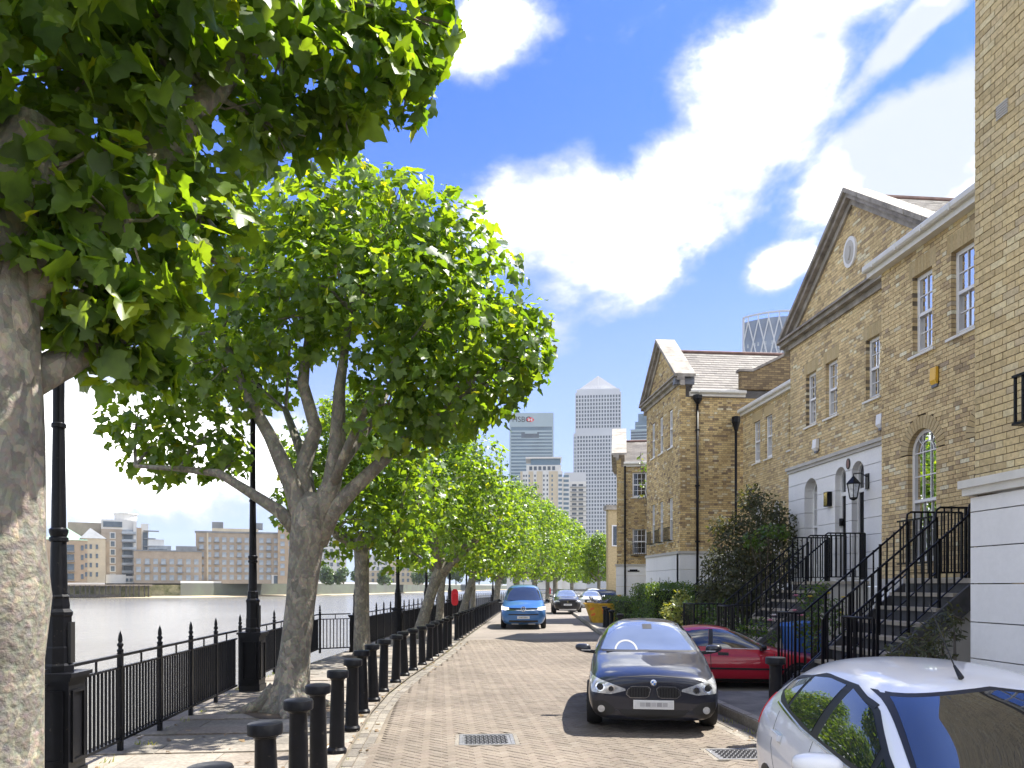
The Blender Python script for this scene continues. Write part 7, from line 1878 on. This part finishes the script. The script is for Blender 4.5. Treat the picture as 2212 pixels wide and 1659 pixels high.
# ------------------------------------------------------------------ far bank, towers
M['f_brick'] = pmat('warehouse_brick', (.34, .285, .225), .9, var=.15, scale=.3)
M['f_brick2'] = pmat('orange_brick', (.40, .31, .22), .9, var=.12, scale=.3)
M['f_cream'] = pmat('cream_brick', (.52, .45, .33), .9, var=.1, scale=.3)
M['f_white'] = pmat('white_render_far', (.58, .58, .565), .8, var=.05, scale=.3)
M['f_glass'] = pmat('far_glass', (.10, .13, .16), .15, var=.35, scale=.25)
M['f_glass2'] = pmat('far_glass_pale', (.30, .34, .38), .2, var=.3, scale=.25)
M['f_roof'] = pmat('far_roof', (.20, .21, .22), .7, var=.2, scale=.3)
M['f_green'] = pmat('copper_roof', (.28, .42, .32), .7, var=.15, scale=.3)
M['f_timber'] = pmat('jetty_timber', (.055, .05, .045), .9, var=.4, scale=.6)
M['f_weed'] = pmat('weedy_wall', (.16, .20, .05), .9, var=.5, scale=.4, hue=(.28, .26, .17))
M['f_wall'] = pmat('river_wall', (.13, .13, .12), .9, var=.3, scale=.12, hue=(.09, .11, .08))
M['sand'] = pmat('foreshore', (.40, .33, .22), .95, var=.2, scale=.1)
M['steel'] = pmat('tower_steel', (.47, .49, .52), .5, metal=.2, var=.06, scale=.05)
M['t_glass'] = pmat('tower_window', (.06, .08, .10), .12, var=.5, scale=.06)
M['t_glass_b'] = pmat('tower_glass_blue', (.10, .16, .21), .12, var=.25, scale=.04)
M['t_band'] = pmat('tower_band', (.28, .36, .40), .3, var=.08, scale=.05)
M['t_roof'] = pmat('tower_roof', (.17, .185, .215), .6, var=.08, scale=.05)
class Bld:
    """box building turned to face the camera: local x to the right, y away, z up, placed by picture position and distance"""
    def __init__(s, name, label, x_px, t, base_z=0., cat='building', rz=None, group=None):
        p = at(x_px, CYP, t); s.loc = Vector((p.x, p.y, base_z))
        s.rz = -(YAW + math.atan((x_px - CXP) / FPX)) if rz is None else rz
        s.t = thing(name, label, cat, s.loc, s.rz, group); s.k = t / FPX
    def box(s, nm, m, x0_, x1_, y0_, y1_, z0_, z1_, parent=None):
        return obj(nm, MB().box(x0_, x1_, y0_, y1_, z0_, z1_), M[m], parent or s.t, False)
    def grid(s, nm, m, xs, zs, w, h, y=0., proud=.25, depth=.3, limit=300, parent=None):
        """windows, one object each, set against the front plane at y"""
        me = MB().box(-w / 2, w / 2, -proud, depth, -h / 2, h / 2).mesh(nm); me.materials.append(M[m]); rest = MB(); n = 0
        for z in zs:
            for x in xs:
                if n < limit:
                    o = bpy.data.objects.new(nm, me); C.objects.link(o); o.parent = parent or s.t; o.location = (x, y, z)
                else: rest.box(x - w / 2, x + w / 2, y - proud, y + depth, z - h / 2, z + h / 2)
                n += 1
        if rest.v: tag(obj(nm + 's', rest, M[m], s.t, False), kind='stuff')
def bank():
    pts = [(-900, 320), (-200, 325), (90, 335), (300, 340), (390, 345), (687, 420), (800, 483), (912, 640), (1010, 860), (1120, 1250)]
    W = [at(x, CYP, t) for x, t in pts]
    def wall(nm, i0, i1, z0_, z1_, m, back=0, lab=None):
        mb = MB()
        for p in W[i0:i1]:
            d = Vector((p.x, p.y, 0)).normalized(); q = p + d * back
            mb.v += [(q.x, q.y, z0_), (q.x, q.y, z1_)]
        n = i1 - i0
        for k in range(n - 1): mb.f.append((2 * k, 2 * k + 2, 2 * k + 3, 2 * k + 1))
        b0 = len(mb.v)
        for p in W[i0:i1]:
            d = Vector((p.x, p.y, 0)).normalized(); q = p + d * (back + 1.2); mb.v += [(q.x, q.y, z0_), (q.x, q.y, z1_)]
        for k in range(n - 1): mb.f.append((b0 + 2 * k, b0 + 2 * k + 2, b0 + 2 * k + 3, b0 + 2 * k + 1)); mb.f.append((2 * k + 1, 2 * k + 3, b0 + 2 * k + 3, b0 + 2 * k + 1))
        o = obj(nm, mb, M[m]); return o
    tag(wall('river_wall', 4, 10, -4, 3.4, 'f_wall'), 'long dark river wall on the far bank under the brick warehouses', 'wall')
    tag(wall('river_parapet', 4, 10, 3.4, 4.3, 'f_white', .2), 'pale parapet on top of the far river wall', 'wall')
    tag(wall('weedy_wall', 2, 5, -4, 2.6, 'f_weed', 2), 'green weedy river wall behind the timber jetty', 'wall')
    # land behind and the strip of foreshore
    mb = MB()
    for p in W:
        d = Vector((p.x, p.y, 0)).normalized(); a = p + d * 1.0; b = p + d * 900; mb.v += [(a.x, a.y, 3.2), (b.x, b.y, 3.2)]
    for k in range(len(W) - 1): mb.f.append((2 * k, 2 * k + 2, 2 * k + 3, 2 * k + 1))
    tag(obj('far_bank', mb, M['land']), kind='structure')
    mb = MB()
    for i, p in enumerate(W):
        d = Vector((p.x, p.y, 0)).normalized(); w = 22 if i < 6 else 10; a = p - d * w; b = p + d * 2; mb.v += [(a.x, a.y, -3.15), (b.x, b.y, -2.3)]
    for k in range(len(W) - 1): mb.f.append((2 * k, 2 * k + 2, 2 * k + 3, 2 * k + 1))
    tag(obj('foreshore', mb, M['sand']), kind='structure')
    # timber jetty
    b = Bld('timber_jetty', 'weathered timber jetty on dark piles along the far bank at left', 180, 322, -3., 'jetty')
    b.box('deck', 'f_brick', -22, 26, -2, 6, 5.0, 5.7); b.box('fender', 'f_timber', -22, 14, -2.6, -2.1, .3, 1.5)
    b.box('wall', 'f_weed', -22, 26, 1.5, 2, 0, 5.0)
    me = MB().box(-.28, .28, -2.7, -2.1, 0, 5.2).mesh('pile'); me.materials.append(M['f_timber'])
    for k in range(26):
        o = bpy.data.objects.new('pile', me); C.objects.link(o); o.parent = b.t; o.location = (-21.5 + k * 1.85 + rnd.uniform(-.4, .4), rnd.uniform(0, .3), 0)
    b.box('parapet', 'f_white', -22, 8, 0, .4, 5.7, 6.4)
bank()
def far_left():
    b = Bld('apartment_block', 'brick balcony block with a green copper roof at the far left bank', 163, 338, 3.2); k = b.k
    b.box('wall', 'f_brick2', -12, 4.5, 0, 12, 0, 19)
    q = MB(); q.add([(-12.4, -.4, 19), (4.9, -.4, 19), (4.9, 12.4, 19), (-12.4, 12.4, 19), (-3.7, 6, 25)], [(0, 1, 4), (1, 2, 4), (2, 3, 4), (3, 0, 4)]); obj('roof', q, M['f_green'], b.t, False)
    b.grid('window', 'f_glass', [-6.5, -2.2], [3 + i * 4.2 for i in range(4)], 3.4, 2.6, -.02)
    b.grid('window', 'f_glass', [2.6], [3 + i * 4.2 for i in range(4)], 1.0, 2.2, -.02)
    for i in range(4): b.box('balcony', 'f_roof', -8.6, -.2, -1.8, 0, 1.0 + i * 4.2, 1.4 + i * 4.2)
    b = Bld('apartment_block', 'narrow cream block with a grey roof beside the copper roofed one', 195, 341, 3.2)
    b.box('wall', 'f_cream', -3.5, 6, 0, 12, 0, 20); q = MB(); q.add([(-4, -.4, 20), (6.4, -.4, 20), (6.4, 12.4, 20), (-4, 12.4, 20), (0, 6, 25)], [(0, 1, 4), (1, 2, 4), (2, 3, 4), (3, 0, 4)]); obj('roof', q, M['f_roof'], b.t, False)
    b.grid('window', 'f_glass', [-1.6, .2, 2.6], [4 + i * 4.1 for i in range(4)], .9, 2., -.02)
    b = Bld('apartment_tower', 'tall tan riverside tower with stacked balconies and white round penthouse', 245, 353, 3.2)
    b.box('rear_wall', 'f_brick', -18.5, 0, 6, 20, 0, 28); b.box('wall', 'f_brick', -5, 3.6, 0, 12, 0, 25)
    b.box('white_tier', 'f_white', -5, 9, 2, 14, 25, 29.5); b.box('penthouse_glass', 'f_glass', -4.2, 3.6, 1.6, 6, 26, 28.6)
    q = MB().lathe([(4.6, 29.5), (4.9, 32.4), (5.3, 32.5), (5.3, 33.1), (1, 33.4)], 5.2, 9, 18); obj('round_penthouse', q, M['f_white'], b.t, False)
    b.box('bay_wall', 'f_glass2', 3.6, 9.4, 1, 12, 0, 25); b.box('pier', 'f_white', 8.2, 9.6, .2, 3, 0, 29); b.box('pier', 'f_brick2', 9.6, 11.6, 0, 10, 0, 26); b.box('right_bay', 'f_white', 11.6, 14.6, 1, 10, 0, 28); b.box('stair_glass', 'f_glass', 12.2, 14.2, .8, 1, 2, 24)
    for i in range(6):
        b.box('balcony', 'f_roof', 3.4, 9.2, -1.4, 1, 4.6 + i * 3.6, 5.0 + i * 3.6); b.box('balcony_rail', 'f_glass2', 3.4, 9.2, -1.45, -1.35, 5.0 + i * 3.6, 6.0 + i * 3.6); b.box('balcony', 'f_roof', 12.5, 17.6 if i < 5 else 19, -1.2, 2, 6.4 + i * 3.6, 6.8 + i * 3.6)
        b.box('bay_window', 'f_glass', 4.2, 7.6, .9, 1.1, 2.2 + i * 3.6, 4.5 + i * 3.6)
    b.grid('window', 'f_glass', [-.3], [3 + i * 3.8 for i in range(6)], 1.6, 2.3, -.02); b.grid('window_surround', 'f_white', [-.3], [3 + i * 3.8 for i in range(6)], 2.4, 3.0, .1, .15)
    b.grid('round_window', 'f_white', [8.9], [3.2 + i * 3.6 for i in range(6)], 1.2, 2.4, .1, .15)
    b.box('ground_pavilion', 'f_white', 4, 15, -6, 0, 0, 3.4); b.box('white_shed', 'f_white', -7, -3.5, -6, -2, 0, 4.4); b.box('ground_pavilion', 'f_white', -3, 5, -6.5, -1, 0, 4.)
    b.grid('pavilion_window', 'f_glass', [5.4, 7.2, 10., 12.4], [1.6], 1.3, 1.4, -6.02)
    b = Bld('office_block', 'pale blue flat roofed block behind the low brick warehouse', 335, 420, 3.2)
    b.box('wall', 'f_glass2', -12, 8, 0, 12, 0, 21); b.box('upper_wall', 'f_white', -7, 4.5, 2, 12, 21, 24.5); b.box('window_band', 'f_glass', -10, 6, -.2, .1, 16, 19)
    b = Bld('brick_warehouse', 'long low brick warehouse range between the tower and the tall warehouse', 365, 352, 3.2)
    b.box('wall', 'f_brick', -14.5, 14, 0, 14, 0, 14.6); b.box('roof', 'f_roof', -14.8, 14, -.3, 14, 14.6, 15.2); b.box('attic', 'f_roof', 3, 12, 3, 12, 15.2, 17.4)
    b.grid('window', 'f_glass2', [-12.5, -9, -5.5, -2.3, 1.2, 4.6, 8.2, 11.6], [2.6, 6.3, 10.], 1.9, 2.4, -.02)
    for x in (-9, -2.3, 4.6): b.box('balcony', 'f_roof', x - 1.6, x + 1.6, -1.2, 0, 4.8, 5.1); b.box('balcony', 'f_roof', x - 1.6, x + 1.6, -1.2, 0, 8.4, 8.7)
    b = Bld('brick_warehouse', 'tall brick warehouse with six rows of windows behind the second lamp post', 530, 368, 3.2)
    b.box('wall', 'f_brick', -22, 22, 0, 16, 0, 24); b.box('roof', 'f_roof', -22.4, 22.4, -.4, 16, 24, 24.8); b.box('attic', 'f_cream', -15, 6, 3, 14, 24.8, 26.4)
    b.box('lift_house', 'f_roof', -15, -10, 3, 9, 26.4, 29.4); b.box('lift_house', 'f_roof', 4, 8, 3, 9, 26.4, 29.4)
    xs = [-19.5 + i * 3.35 for i in range(13)]
    b.grid('window', 'f_glass2', xs, [3 + i * 3.55 for i in range(6)], 1.9, 2.3, -.02)
    for x in (xs[0], xs[2], xs[5], xs[9]):
        for i in range(5): b.box('balcony', 'f_roof', x - 1.4, x + 1.4, -1.2, 0, 5.3 + i * 3.55, 5.6 + i * 3.55)
    b.box('pier', 'f_cream', -17.2, -16.5, -.35, .1, 0, 24); b.box('arcade', 'f_white', 12, 21, -.5, 0, 0, 4.2); b.box('arcade_opening', 'f_glass', 13, 15.6, -.6, -.4, 0, 3.8); b.box('arcade_opening', 'f_glass', 16.6, 19.2, -.6, -.4, 0, 3.8)
    b = Bld('brick_warehouse', 'orange brick warehouse end right of the second lamp post', 600, 372, 3.2)
    b.box('wall', 'f_brick2', 0, 14, -1.5, 14, 0, 29); b.box('roof', 'f_roof', -.3, 14.4, -1.9, 14, 29, 29.8)
    b.grid('window', 'f_glass2', [2.2, 6, 9.8], [5 + i * 3.55 for i in range(7)], 2.0, 2.2, -1.52)
    b = Bld('terrace_block', 'pale brick river terrace seen under the third tree', 855, 560, 3.2)
    b.box('wall', 'f_cream', -22, 20, 0, 12, 0, 17); b.box('roof', 'f_roof', -22.4, 20.4, -.4, 12, 17, 18); b.box('upper_wall', 'f_white', -22, -5, -.6, 8, 10, 22)
    b.grid('window', 'f_glass', [-20 + i * 3.6 for i in range(11)], [3.2, 7.4, 11.6], 1.7, 2.4, -.65); b.grid('window', 'f_glass', [-19, -15, -11, -7], [15.5, 19.4], 1.8, 2.2, -.65)
    b = Bld('terrace_block', 'white river house among far trees above the blue van', 1150, 420, 3.2)
    b.box('wall', 'f_white', -14, 13, 0, 10, -3, 12); b.grid('window', 'f_glass', [-10, -5, 0, 5, 9], [2., 6.5], 1.4, 2., -.02); b.box('roof', 'f_roof', -14.3, 13.3, -.3, 10, 12, 12.6)
    b = Bld('terrace_block', 'white rendered block between the big trunk and the straight trunk', 720, 480, 3.2)
    b.box('wall', 'f_white', -12, 8, 0, 12, 0, 28); b.grid('window', 'f_glass', [-9, -5, -1, 3, 6], [4 + i * 4.2 for i in range(6)], 1.7, 2.4, -.02); b.box('roof', 'f_roof', -12.3, 8.3, -.3, 12, 28, 29)
far_left()
def far_trees():
    spots = [(712, 415, 5.2, 6.5, 'round far tree on the bank between the two nearest lit trunks'), (742, 418, 4.6, 6, 'second far tree beside the round one'), (775, 430, 4.2, 5.5, 'small far tree left of the straight trunk'), (830, 470, 4, 5, 'small far tree below the pale terrace'),
             (905, 520, 5.5, 7, 'dark far tree before the leaning forked trunk'), (940, 560, 6, 8, 'far tree behind the leaning forked trunk'), (985, 520, 6, 8, 'far tree between the slim trunks'), (1035, 500, 6, 8, 'far tree left of the blue van'), (1085, 480, 6, 8, 'far tree behind the left corner of the van'),
             (1200, 380, 5, 8, 'dark far tree behind the black car'), (1235, 380, 5.5, 8, 'dark far tree right of the black car'), (1270, 400, 5, 7, 'dark far tree above the white cars'), (1180, 420, 5, 8, 'far tree right of the white river house')]
    for x, t, r, h, lab in spots:
        p = at(x, CYP, t); b = V3(p.x, p.y, 3.0)
        tr = [(b, .5), (b + V3(0, 0, h * .5), .35), (b + V3(0, 0, h), .2)]
        cl = [((b.x + rnd.uniform(-.55, .55) * r, b.y + rnd.uniform(-.5, .5) * r, b.z + h * .75 + rnd.uniform(-.45, .6) * r), r * rnd.uniform(.4, .6)) for _ in range(9)]
        tree('far_tree', lab, tr, [], cl, .95, 22, far=True, group='trees on the far bank', mat='leaf_far', seg=7, twigs=False)
far_trees()
def towers():
    # square tower with a pyramid roof
    D = 872.; k = D / FPX
    b = Bld('office_tower', 'silver square skyscraper topped by a pyramid roof', 1292, D, 0, 'skyscraper'); y = lambda p: (CYP - p) * k + CAM_H
    b.box('wall', 'steel', -28, 28, 0, 56, 0, y(935)); b.box('corner_wall', 'steel', -24.4, 24.4, -1.6, 0, 0, y(935)); b.box('upper_wall', 'steel', -26, 26, 2, 54, y(935), y(846)); b.box('crown_band', 'steel', -24.5, 24.5, 4, 52, y(846), y(838))
    q = MB(); z0_, z1_ = y(838), y(797); q.add([(-22.5, 5.5, z0_), (22.5, 5.5, z0_), (22.5, 50.5, z0_), (-22.5, 50.5, z0_), (0, 28, z1_)], [(0, 1, 4), (1, 2, 4), (2, 3, 4), (3, 0, 4)]); rf = obj('pyramid_roof', q, M['t_roof'], b.t, False)
    me = MB()
    for s in range(-10, 11):
        f = 1 - abs(s) / 11.; me.bar((s * 2.05, 5.5, z0_), (s * .1, 27.2 - 1, z0_ + (z1_ - z0_) * .96 if s == 0 else z0_ + (z1_ - z0_) * .9), .18)
    obj('roof_ribs', me, M['steel'], rf, False)
    n = 15; xs = [-22.4 + i * (44.8 / (n - 1)) for i in range(n)]; pitch = 14.15 * k
    zs = [y(942) - 2.4 - i * pitch * .553 * .55 for i in range(0)]
    st = (y(940) - y(1250)) / 38.; zs = [y(943) - st * (i + .2) for i in range(37)]
    b.grid('window', 't_glass', xs, zs, 1.95, 2.75, -1.62, .04, .3, 300)
    zs2 = [y(852) - st * (i + .4) for i in range(9)]
    b.grid('window', 't_glass', [-24 + i * 48 / 15. for i in range(16)], zs2, 1.9, 2.9, 1.98, .04, .3, 144)
    b.grid('corner_window', 't_glass_b', [-27, -25.4, 25.4, 27], zs, .8, 2.4, -.02, .04, .3, 60)
    # banded glass tower with the sign
    b = Bld('office_tower', 'blue green glass bank tower with a red hexagon sign at its top', 1149, 872., 0, 'skyscraper')
    b.box('wall', 't_glass_b', -24.5, 24, 0, 50, 0, y(893)); b.box('top_band', 't_band', -25.5, 24.6, -.6, 20, y(922), y(892)); b.box('edge_fin', 't_band', -25.5, -23.6, -.6, 2, 0, y(922)); b.box('edge_fin', 't_band', 22.8, 24.6, -.6, 2, 0, y(922))
    for i in range(26):
        z = y(930) - i * 3.82; b.box('floor_band', 't_band', -23.5, 22.7, -.5, .1, z - 1.7, z)
    b.box('terrace_notch', 't_glass', -12, 8, -.62, .1, y(946), y(934)); b.box('terrace_canopy', 't_band', -8, 6, -.9, -.4, y(937), y(932))
    fc = bpy.data.curves.new('sign_text', 'FONT'); fc.body = 'HSBC'; fc.size = 8.6; fc.extrude = .15; fc.align_x = 'LEFT'
    fo = bpy.data.objects.new('sign_letters', fc); C.objects.link(fo); bpy.context.view_layer.update()
    me = bpy.data.meshes.new_from_object(fo.evaluated_get(bpy.context.evaluated_depsgraph_get())); bpy.data.objects.remove(fo)
    o = link('sign_letters', me, M['black_matt'], b.t, False); o.rotation_euler = (R(90), 0, 0); o.location = (-22.5, -.85, y(911.5)); me.materials.clear(); me.materials.append(M['black_matt'])
    sx, sz, hw, hh = -1.8, y(907), 4.6, 2.6; fn = lambda u, z, d: (sx + u, d, sz + z)
    q = MB().prism([(-hw * .5, -hh), (hw * .5, -hh), (hw * .5, hh), (-hw * .5, hh)], fn, -.75, -.6); obj('sign_field', q, M['f_white'], b.t, False)
    for poly in ([(-hw, 0), (-hw * .5, -hh), (-hw * .5, hh)], [(hw, 0), (hw * .5, hh), (hw * .5, -hh)], [(-hw * .5, hh), (0, 0), (hw * .5, hh)], [(-hw * .5, -hh), (hw * .5, -hh), (0, 0)]):
        obj('sign_triangle', MB().prism(poly, fn, -.9, -.76), M['red'], b.t, False)
    # apartment tower in front of it
    D2 = 520.; k2 = D2 / FPX; y2 = lambda p: (CYP - p) * k2 + CAM_H
    b = Bld('apartment_tower', 'cream and white stepped apartment tower below the bank tower', 1172, D2, 0, 'tower block')
    b.box('wall', 'f_cream', -15, 13.5, 0, 24, 0, y2(1018)); b.box('penthouse', 'f_white', -11, 12.6, 1, 22, y2(1018), y2(1004)); b.box('roof_glass', 't_glass_b', -8, 12, 2, 20, y2(1004), y2(990)); b.box('roof', 'f_white', -11.5, 13, .5, 22, y2(990), y2(986.5))
    fl = (y2(1022) - y2(1190)) / 17.
    zs = [y2(1024) - fl * (i + .4) for i in range(19)]
    for x0_, x1_ in ((-13.5, -9.5), (-6.2, -4.), (0., 4.2), (10.4, 13.4)): b.box('white_bay', 'f_white', x0_, x1_, -.5, 0, 0, y2(1018))
    b.grid('window', 't_glass', [-12.6, -11, -5.1, .9, 3.2], zs, .95, 1.5, -.52, .04, .3); b.grid('bay_window', 't_glass_b', [11.9], zs, 2.4, 1.6, -.52, .04, .3); b.grid('bay_window', 't_glass_b', [-9., 6.5], zs, 1.0, 1.7, -.02, .04, .3)
    b.box('side_wing', 'f_white', 13.5, 18.5, 2, 20, 0, y2(1030)); b.grid('wing_window', 't_glass_b', [16], zs, 3.6, 1.7, 1.98, .04, .3)
    b.grid('penthouse_window', 't_glass', [-8 + i * 3.1 for i in range(6)], [y2(1011)], 2., 2.6, .98, .04, .3)
    b = Bld('apartment_block', 'grey white balcony block between the cream tower and the skyscraper', 1244, 560., 0, 'tower block'); k3 = 560. / FPX; y3 = lambda p: (CYP - p) * k3 + CAM_H
    b.box('wall', 'f_white', -8.5, 7.5, 0, 20, 0, y3(1040)); b.box('attic', 'steel', -8.5, 7.5, .5, 18, y3(1040), y3(1020))
    zs = [y3(1048) - i * 3.45 for i in range(17)]
    b.grid('window', 't_glass', [-6, -1.2, 3.6], zs, 3.3, 1.6, -.02, .04, .3)
    for z in zs: b.box('balcony', 'f_roof', -8.5, 7.5, -1.2, 0, z - 1.7, z - 1.3)
    b.box('low_wing', 'steel', -9, 7, -14, 0, 0, y3(1140)); b.grid('wing_window', 't_glass', [-6, -2, 2, 5], [y3(1146) - i * 4 for i in range(8)], 2.4, 2., -14.02, .04, .3)
    # dark stepped tower peeping over the third house
    b = Bld('office_tower', 'dark glass stepped tower top just left of the second gable', 1385, 900., 0, 'skyscraper'); k4 = 900. / FPX; y4 = lambda p: (CYP - p) * k4 + CAM_H
    b.box('wall', 't_glass', -12, 22, 0, 30, 0, y4(928)); b.box('upper_wall', 't_glass_b', -7, 20, 2, 28, y4(928), y4(910)); b.box('top_wall', 't_glass_b', -3.5, 18, 4, 26, y4(910), y4(892))
    for i in range(6): b.box('floor_band', 't_band', -12.3, 22, -.4, .1, y4(932 + i * 6), y4(930.5 + i * 6))
    b.box('floor_band', 't_band', -7.3, 20, 1.6, 2, y4(920), y4(918)); b.box('floor_band', 't_band', -12.4, 22, -.5, .5, y4(930), y4(927))
    # diagrid tower over the roofs
    D5 = 620.; k5 = D5 / FPX; y5 = lambda p: (CYP - p) * k5 + CAM_H
    b = Bld('residential_tower', 'blue grey diagrid glass tower rising over the slate roof', 1672, D5, 0, 'skyscraper')
    W = 23.8; zt = y5(680); n = 26
    def fx(s): return (W * s, -7.0 * (1 - s * s) - 0.)      # gently bowed front
    q = MB()
    ss = [-1 + 2 * i / n for i in range(n + 1)]
    for s in ss: x, yy = fx(s); q.v += [(x, yy, 0), (x, yy, zt - 4)]
    for i in range(n): q.f.append((2 * i, 2 * i + 2, 2 * i + 3, 2 * i + 1))
    obj('glass_wall', q, M['t_glass_n'], b.t, False)
    b.box('core', 't_glass_n', -W, W, .3, 30, 0, zt - 5); b.box('edge_column', 'steel', -W - .8, -W + 1.2, -.6, 4, 0, zt); b.box('edge_column', 'steel', W - 1.2, W + .8, -.6, 4, 0, zt)
    q = MB()
    for i in range(n): 
        (a, ya), (c, yc) = fx(ss[i]), fx(ss[i + 1]); q.bar((a, ya - .3, zt), (c, yc - .3, zt), 1.2, 1.4)
    obj('crown_ring', q, M['steel'], b.t, False)
    hz = 17.6; wx = 2 / 6.
    lv = 0; z = zt
    for lv in range(6):
        z0_ = zt - 4 - hz * (lv + 1) + (4 if lv == 0 else 0) * 0; z1_ = z0_ + hz
        for j in range(-1, 7):
            for sg in (1, -1):
                s0 = -1 + wx * (j + .5 + .5 * (lv % 2)); s1 = s0 + sg * wx / 2
                if min(s0, s1) < -1.001 or max(s0, s1) > 1.001: continue
                (a, ya), (c, yc) = fx(s0), fx(s1)
                bm_ = MB(); bm_.bar((a, ya - .4, z1_), (c, yc - .4, z0_), .95, .95, (0, 1, 0)); obj('brace', bm_, M['steel'], b.t, False)
    for s in (-.83, -.5, -.17, .17, .5, .83):
        x, yy = fx(s); b.box('crown_post', 'steel', x - .5, x + .5, yy - .8, yy, zt - 5, zt)
    rest = []
    for lv in range(14):
        for i in range(18):
            s = -1 + (i + .5) / 9.; x, yy = fx(s)
            if rnd.random() < .55: rest.append((x, yy, zt - 24 - lv * 3.6))
    me = MB().box(-.9, .9, -.15, .2, -1.5, 1.5).mesh('window'); me.materials.append(M['f_glass2'])
    for p in rest[:140]:
        o = bpy.data.objects.new('window', me); C.objects.link(o); o.parent = b.t; o.location = p
M['t_glass_n'] = pmat('tower_glass_grey', (.13, .17, .24), .15, var=.25, scale=.08)
towers()
# ------------------------------------------------------------------ weeds and fallen leaves along the edges
def weeds():
    P, T, Nn, S = [], [], [], []
    def tuft(x, y, z, n, h):
        for _ in range(n):
            P.append((x + rnd.gauss(0, .03), y + rnd.gauss(0, .03), z)); T.append((rnd.gauss(0, .45), rnd.gauss(0, .45), 1)); Nn.append((rnd.gauss(0, 1), rnd.gauss(0, 1), .1)); S.append(h * rnd.uniform(.5, 1.3))
    for _ in range(60):
        y = rnd.uniform(6.5, 26); x = x0(y) + ROAD_W - .14 + rnd.uniform(-.05, .08); tuft(x, y, -.004, rnd.randint(5, 16), .06)
    for _ in range(45):
        y = rnd.uniform(4, 24); tuft(x0(y) + .1 + rnd.uniform(-.03, .03), y, .0, rnd.randint(3, 8), .035)
    for _ in range(30):
        y = rnd.uniform(4, 20); tuft(-3.35 + rnd.uniform(-.1, .15), y, .03, rnd.randint(4, 10), .07)
    P_, T_, N_, S_ = np.array(P), nrm(np.array(T)), nrm(np.array(Nn)), np.array(S); T_ = nrm(T_); N_ = nrm(N_ - T_ * np.sum(N_ * T_, axis=1, keepdims=True))
    o = link('weeds', leaves_mesh('weeds', (P_, T_, N_, S_), NEED_V * np.array([1.2, 1, 1], dtype=np.float32), NEED_F, M['leaf_pale'])); tag(o, 'thin weeds growing along the kerb and paving edges', 'weeds', kind='stuff')
    P, T, Nn, S = [], [], [], []
    for _ in range(230):
        y = rnd.uniform(4.2, 26)
        r = rnd.random()
        x = x0(y) + (ROAD_W - .2 + rnd.gauss(0, .12) if r < .4 else (.15 + rnd.gauss(0, .12) if r < .7 else rnd.uniform(-2.5, 0)))
        z = .008 if x > x0(y) + .12 else .043
        P.append((x, y, z)); T.append((rnd.gauss(0, 1), rnd.gauss(0, 1), .05)); Nn.append((rnd.gauss(0, .15), rnd.gauss(0, .15), 1)); S.append(rnd.uniform(.03, .09))
    P_, T_, N_, S_ = np.array(P), nrm(np.array(T)), nrm(np.array(Nn)), np.array(S); T_ = nrm(T_ - N_ * np.sum(T_ * N_, axis=1, keepdims=True))
    o = link('fallen_leaves', leaves_mesh('fallen_leaves', (P_, T_, N_, S_), LEAF2_V, LEAF2_F, M['leaf_dry'])); tag(o, 'dry fallen leaves scattered on the paving', 'leaves', kind='stuff')
M['leaf_dry'] = leaf_mat('dry_leaf', (.12, .08, .04), (.24, .17, .09), (.2, .15, .08), (.3, .25, .1), .15)
weeds()
def tree_pits():
    for x, y, w, lab in ((-2.42, 4.35, .62, 'earth tree pit at the foot of the nearest plane tree'), (-2.16, 11.25, .72, 'earth tree pit round the roots of the big plane tree'), (-1.95, 19.6, .5, 'earth tree pit at the foot of the straight trunk')):
        mb = MB(); n = 22; vs = [(x, y, .052)]
        for k in range(n):
            a = 2 * math.pi * k / n; r = w * (1 + .12 * math.sin(3 * a) + rnd.uniform(-.05, .05)); vs.append((x + r * math.cos(a), y + r * math.sin(a), .0415))
        mb.add(vs, [(0, 1 + k, 1 + (k + 1) % n) for k in range(n)])
        o = obj('tree_pit', mb, M['earth']); tag(o, lab, 'tree pit')
tree_pits()
# ------------------------------------------------------------------ summer haze
m = bpy.data.materials.new('haze'); m.use_nodes = True; nt = m.node_tree; nt.nodes.remove(nt.nodes['Principled BSDF'])
pv = N(nt, 'ShaderNodeVolumePrincipled'); pv.inputs['Color'].default_value = (.86, .92, 1.0, 1); pv.inputs['Density'].default_value = .00008; pv.inputs['Anisotropy'].default_value = .25
nt.links.new(pv.outputs[0], nt.nodes['Material Output'].inputs['Volume'])
tag(obj('haze', MB().box(-2700, 2700, -400, 4200, -6.5, 275), m), 'pale summer haze over river and towers', 'haze', kind='stuff')
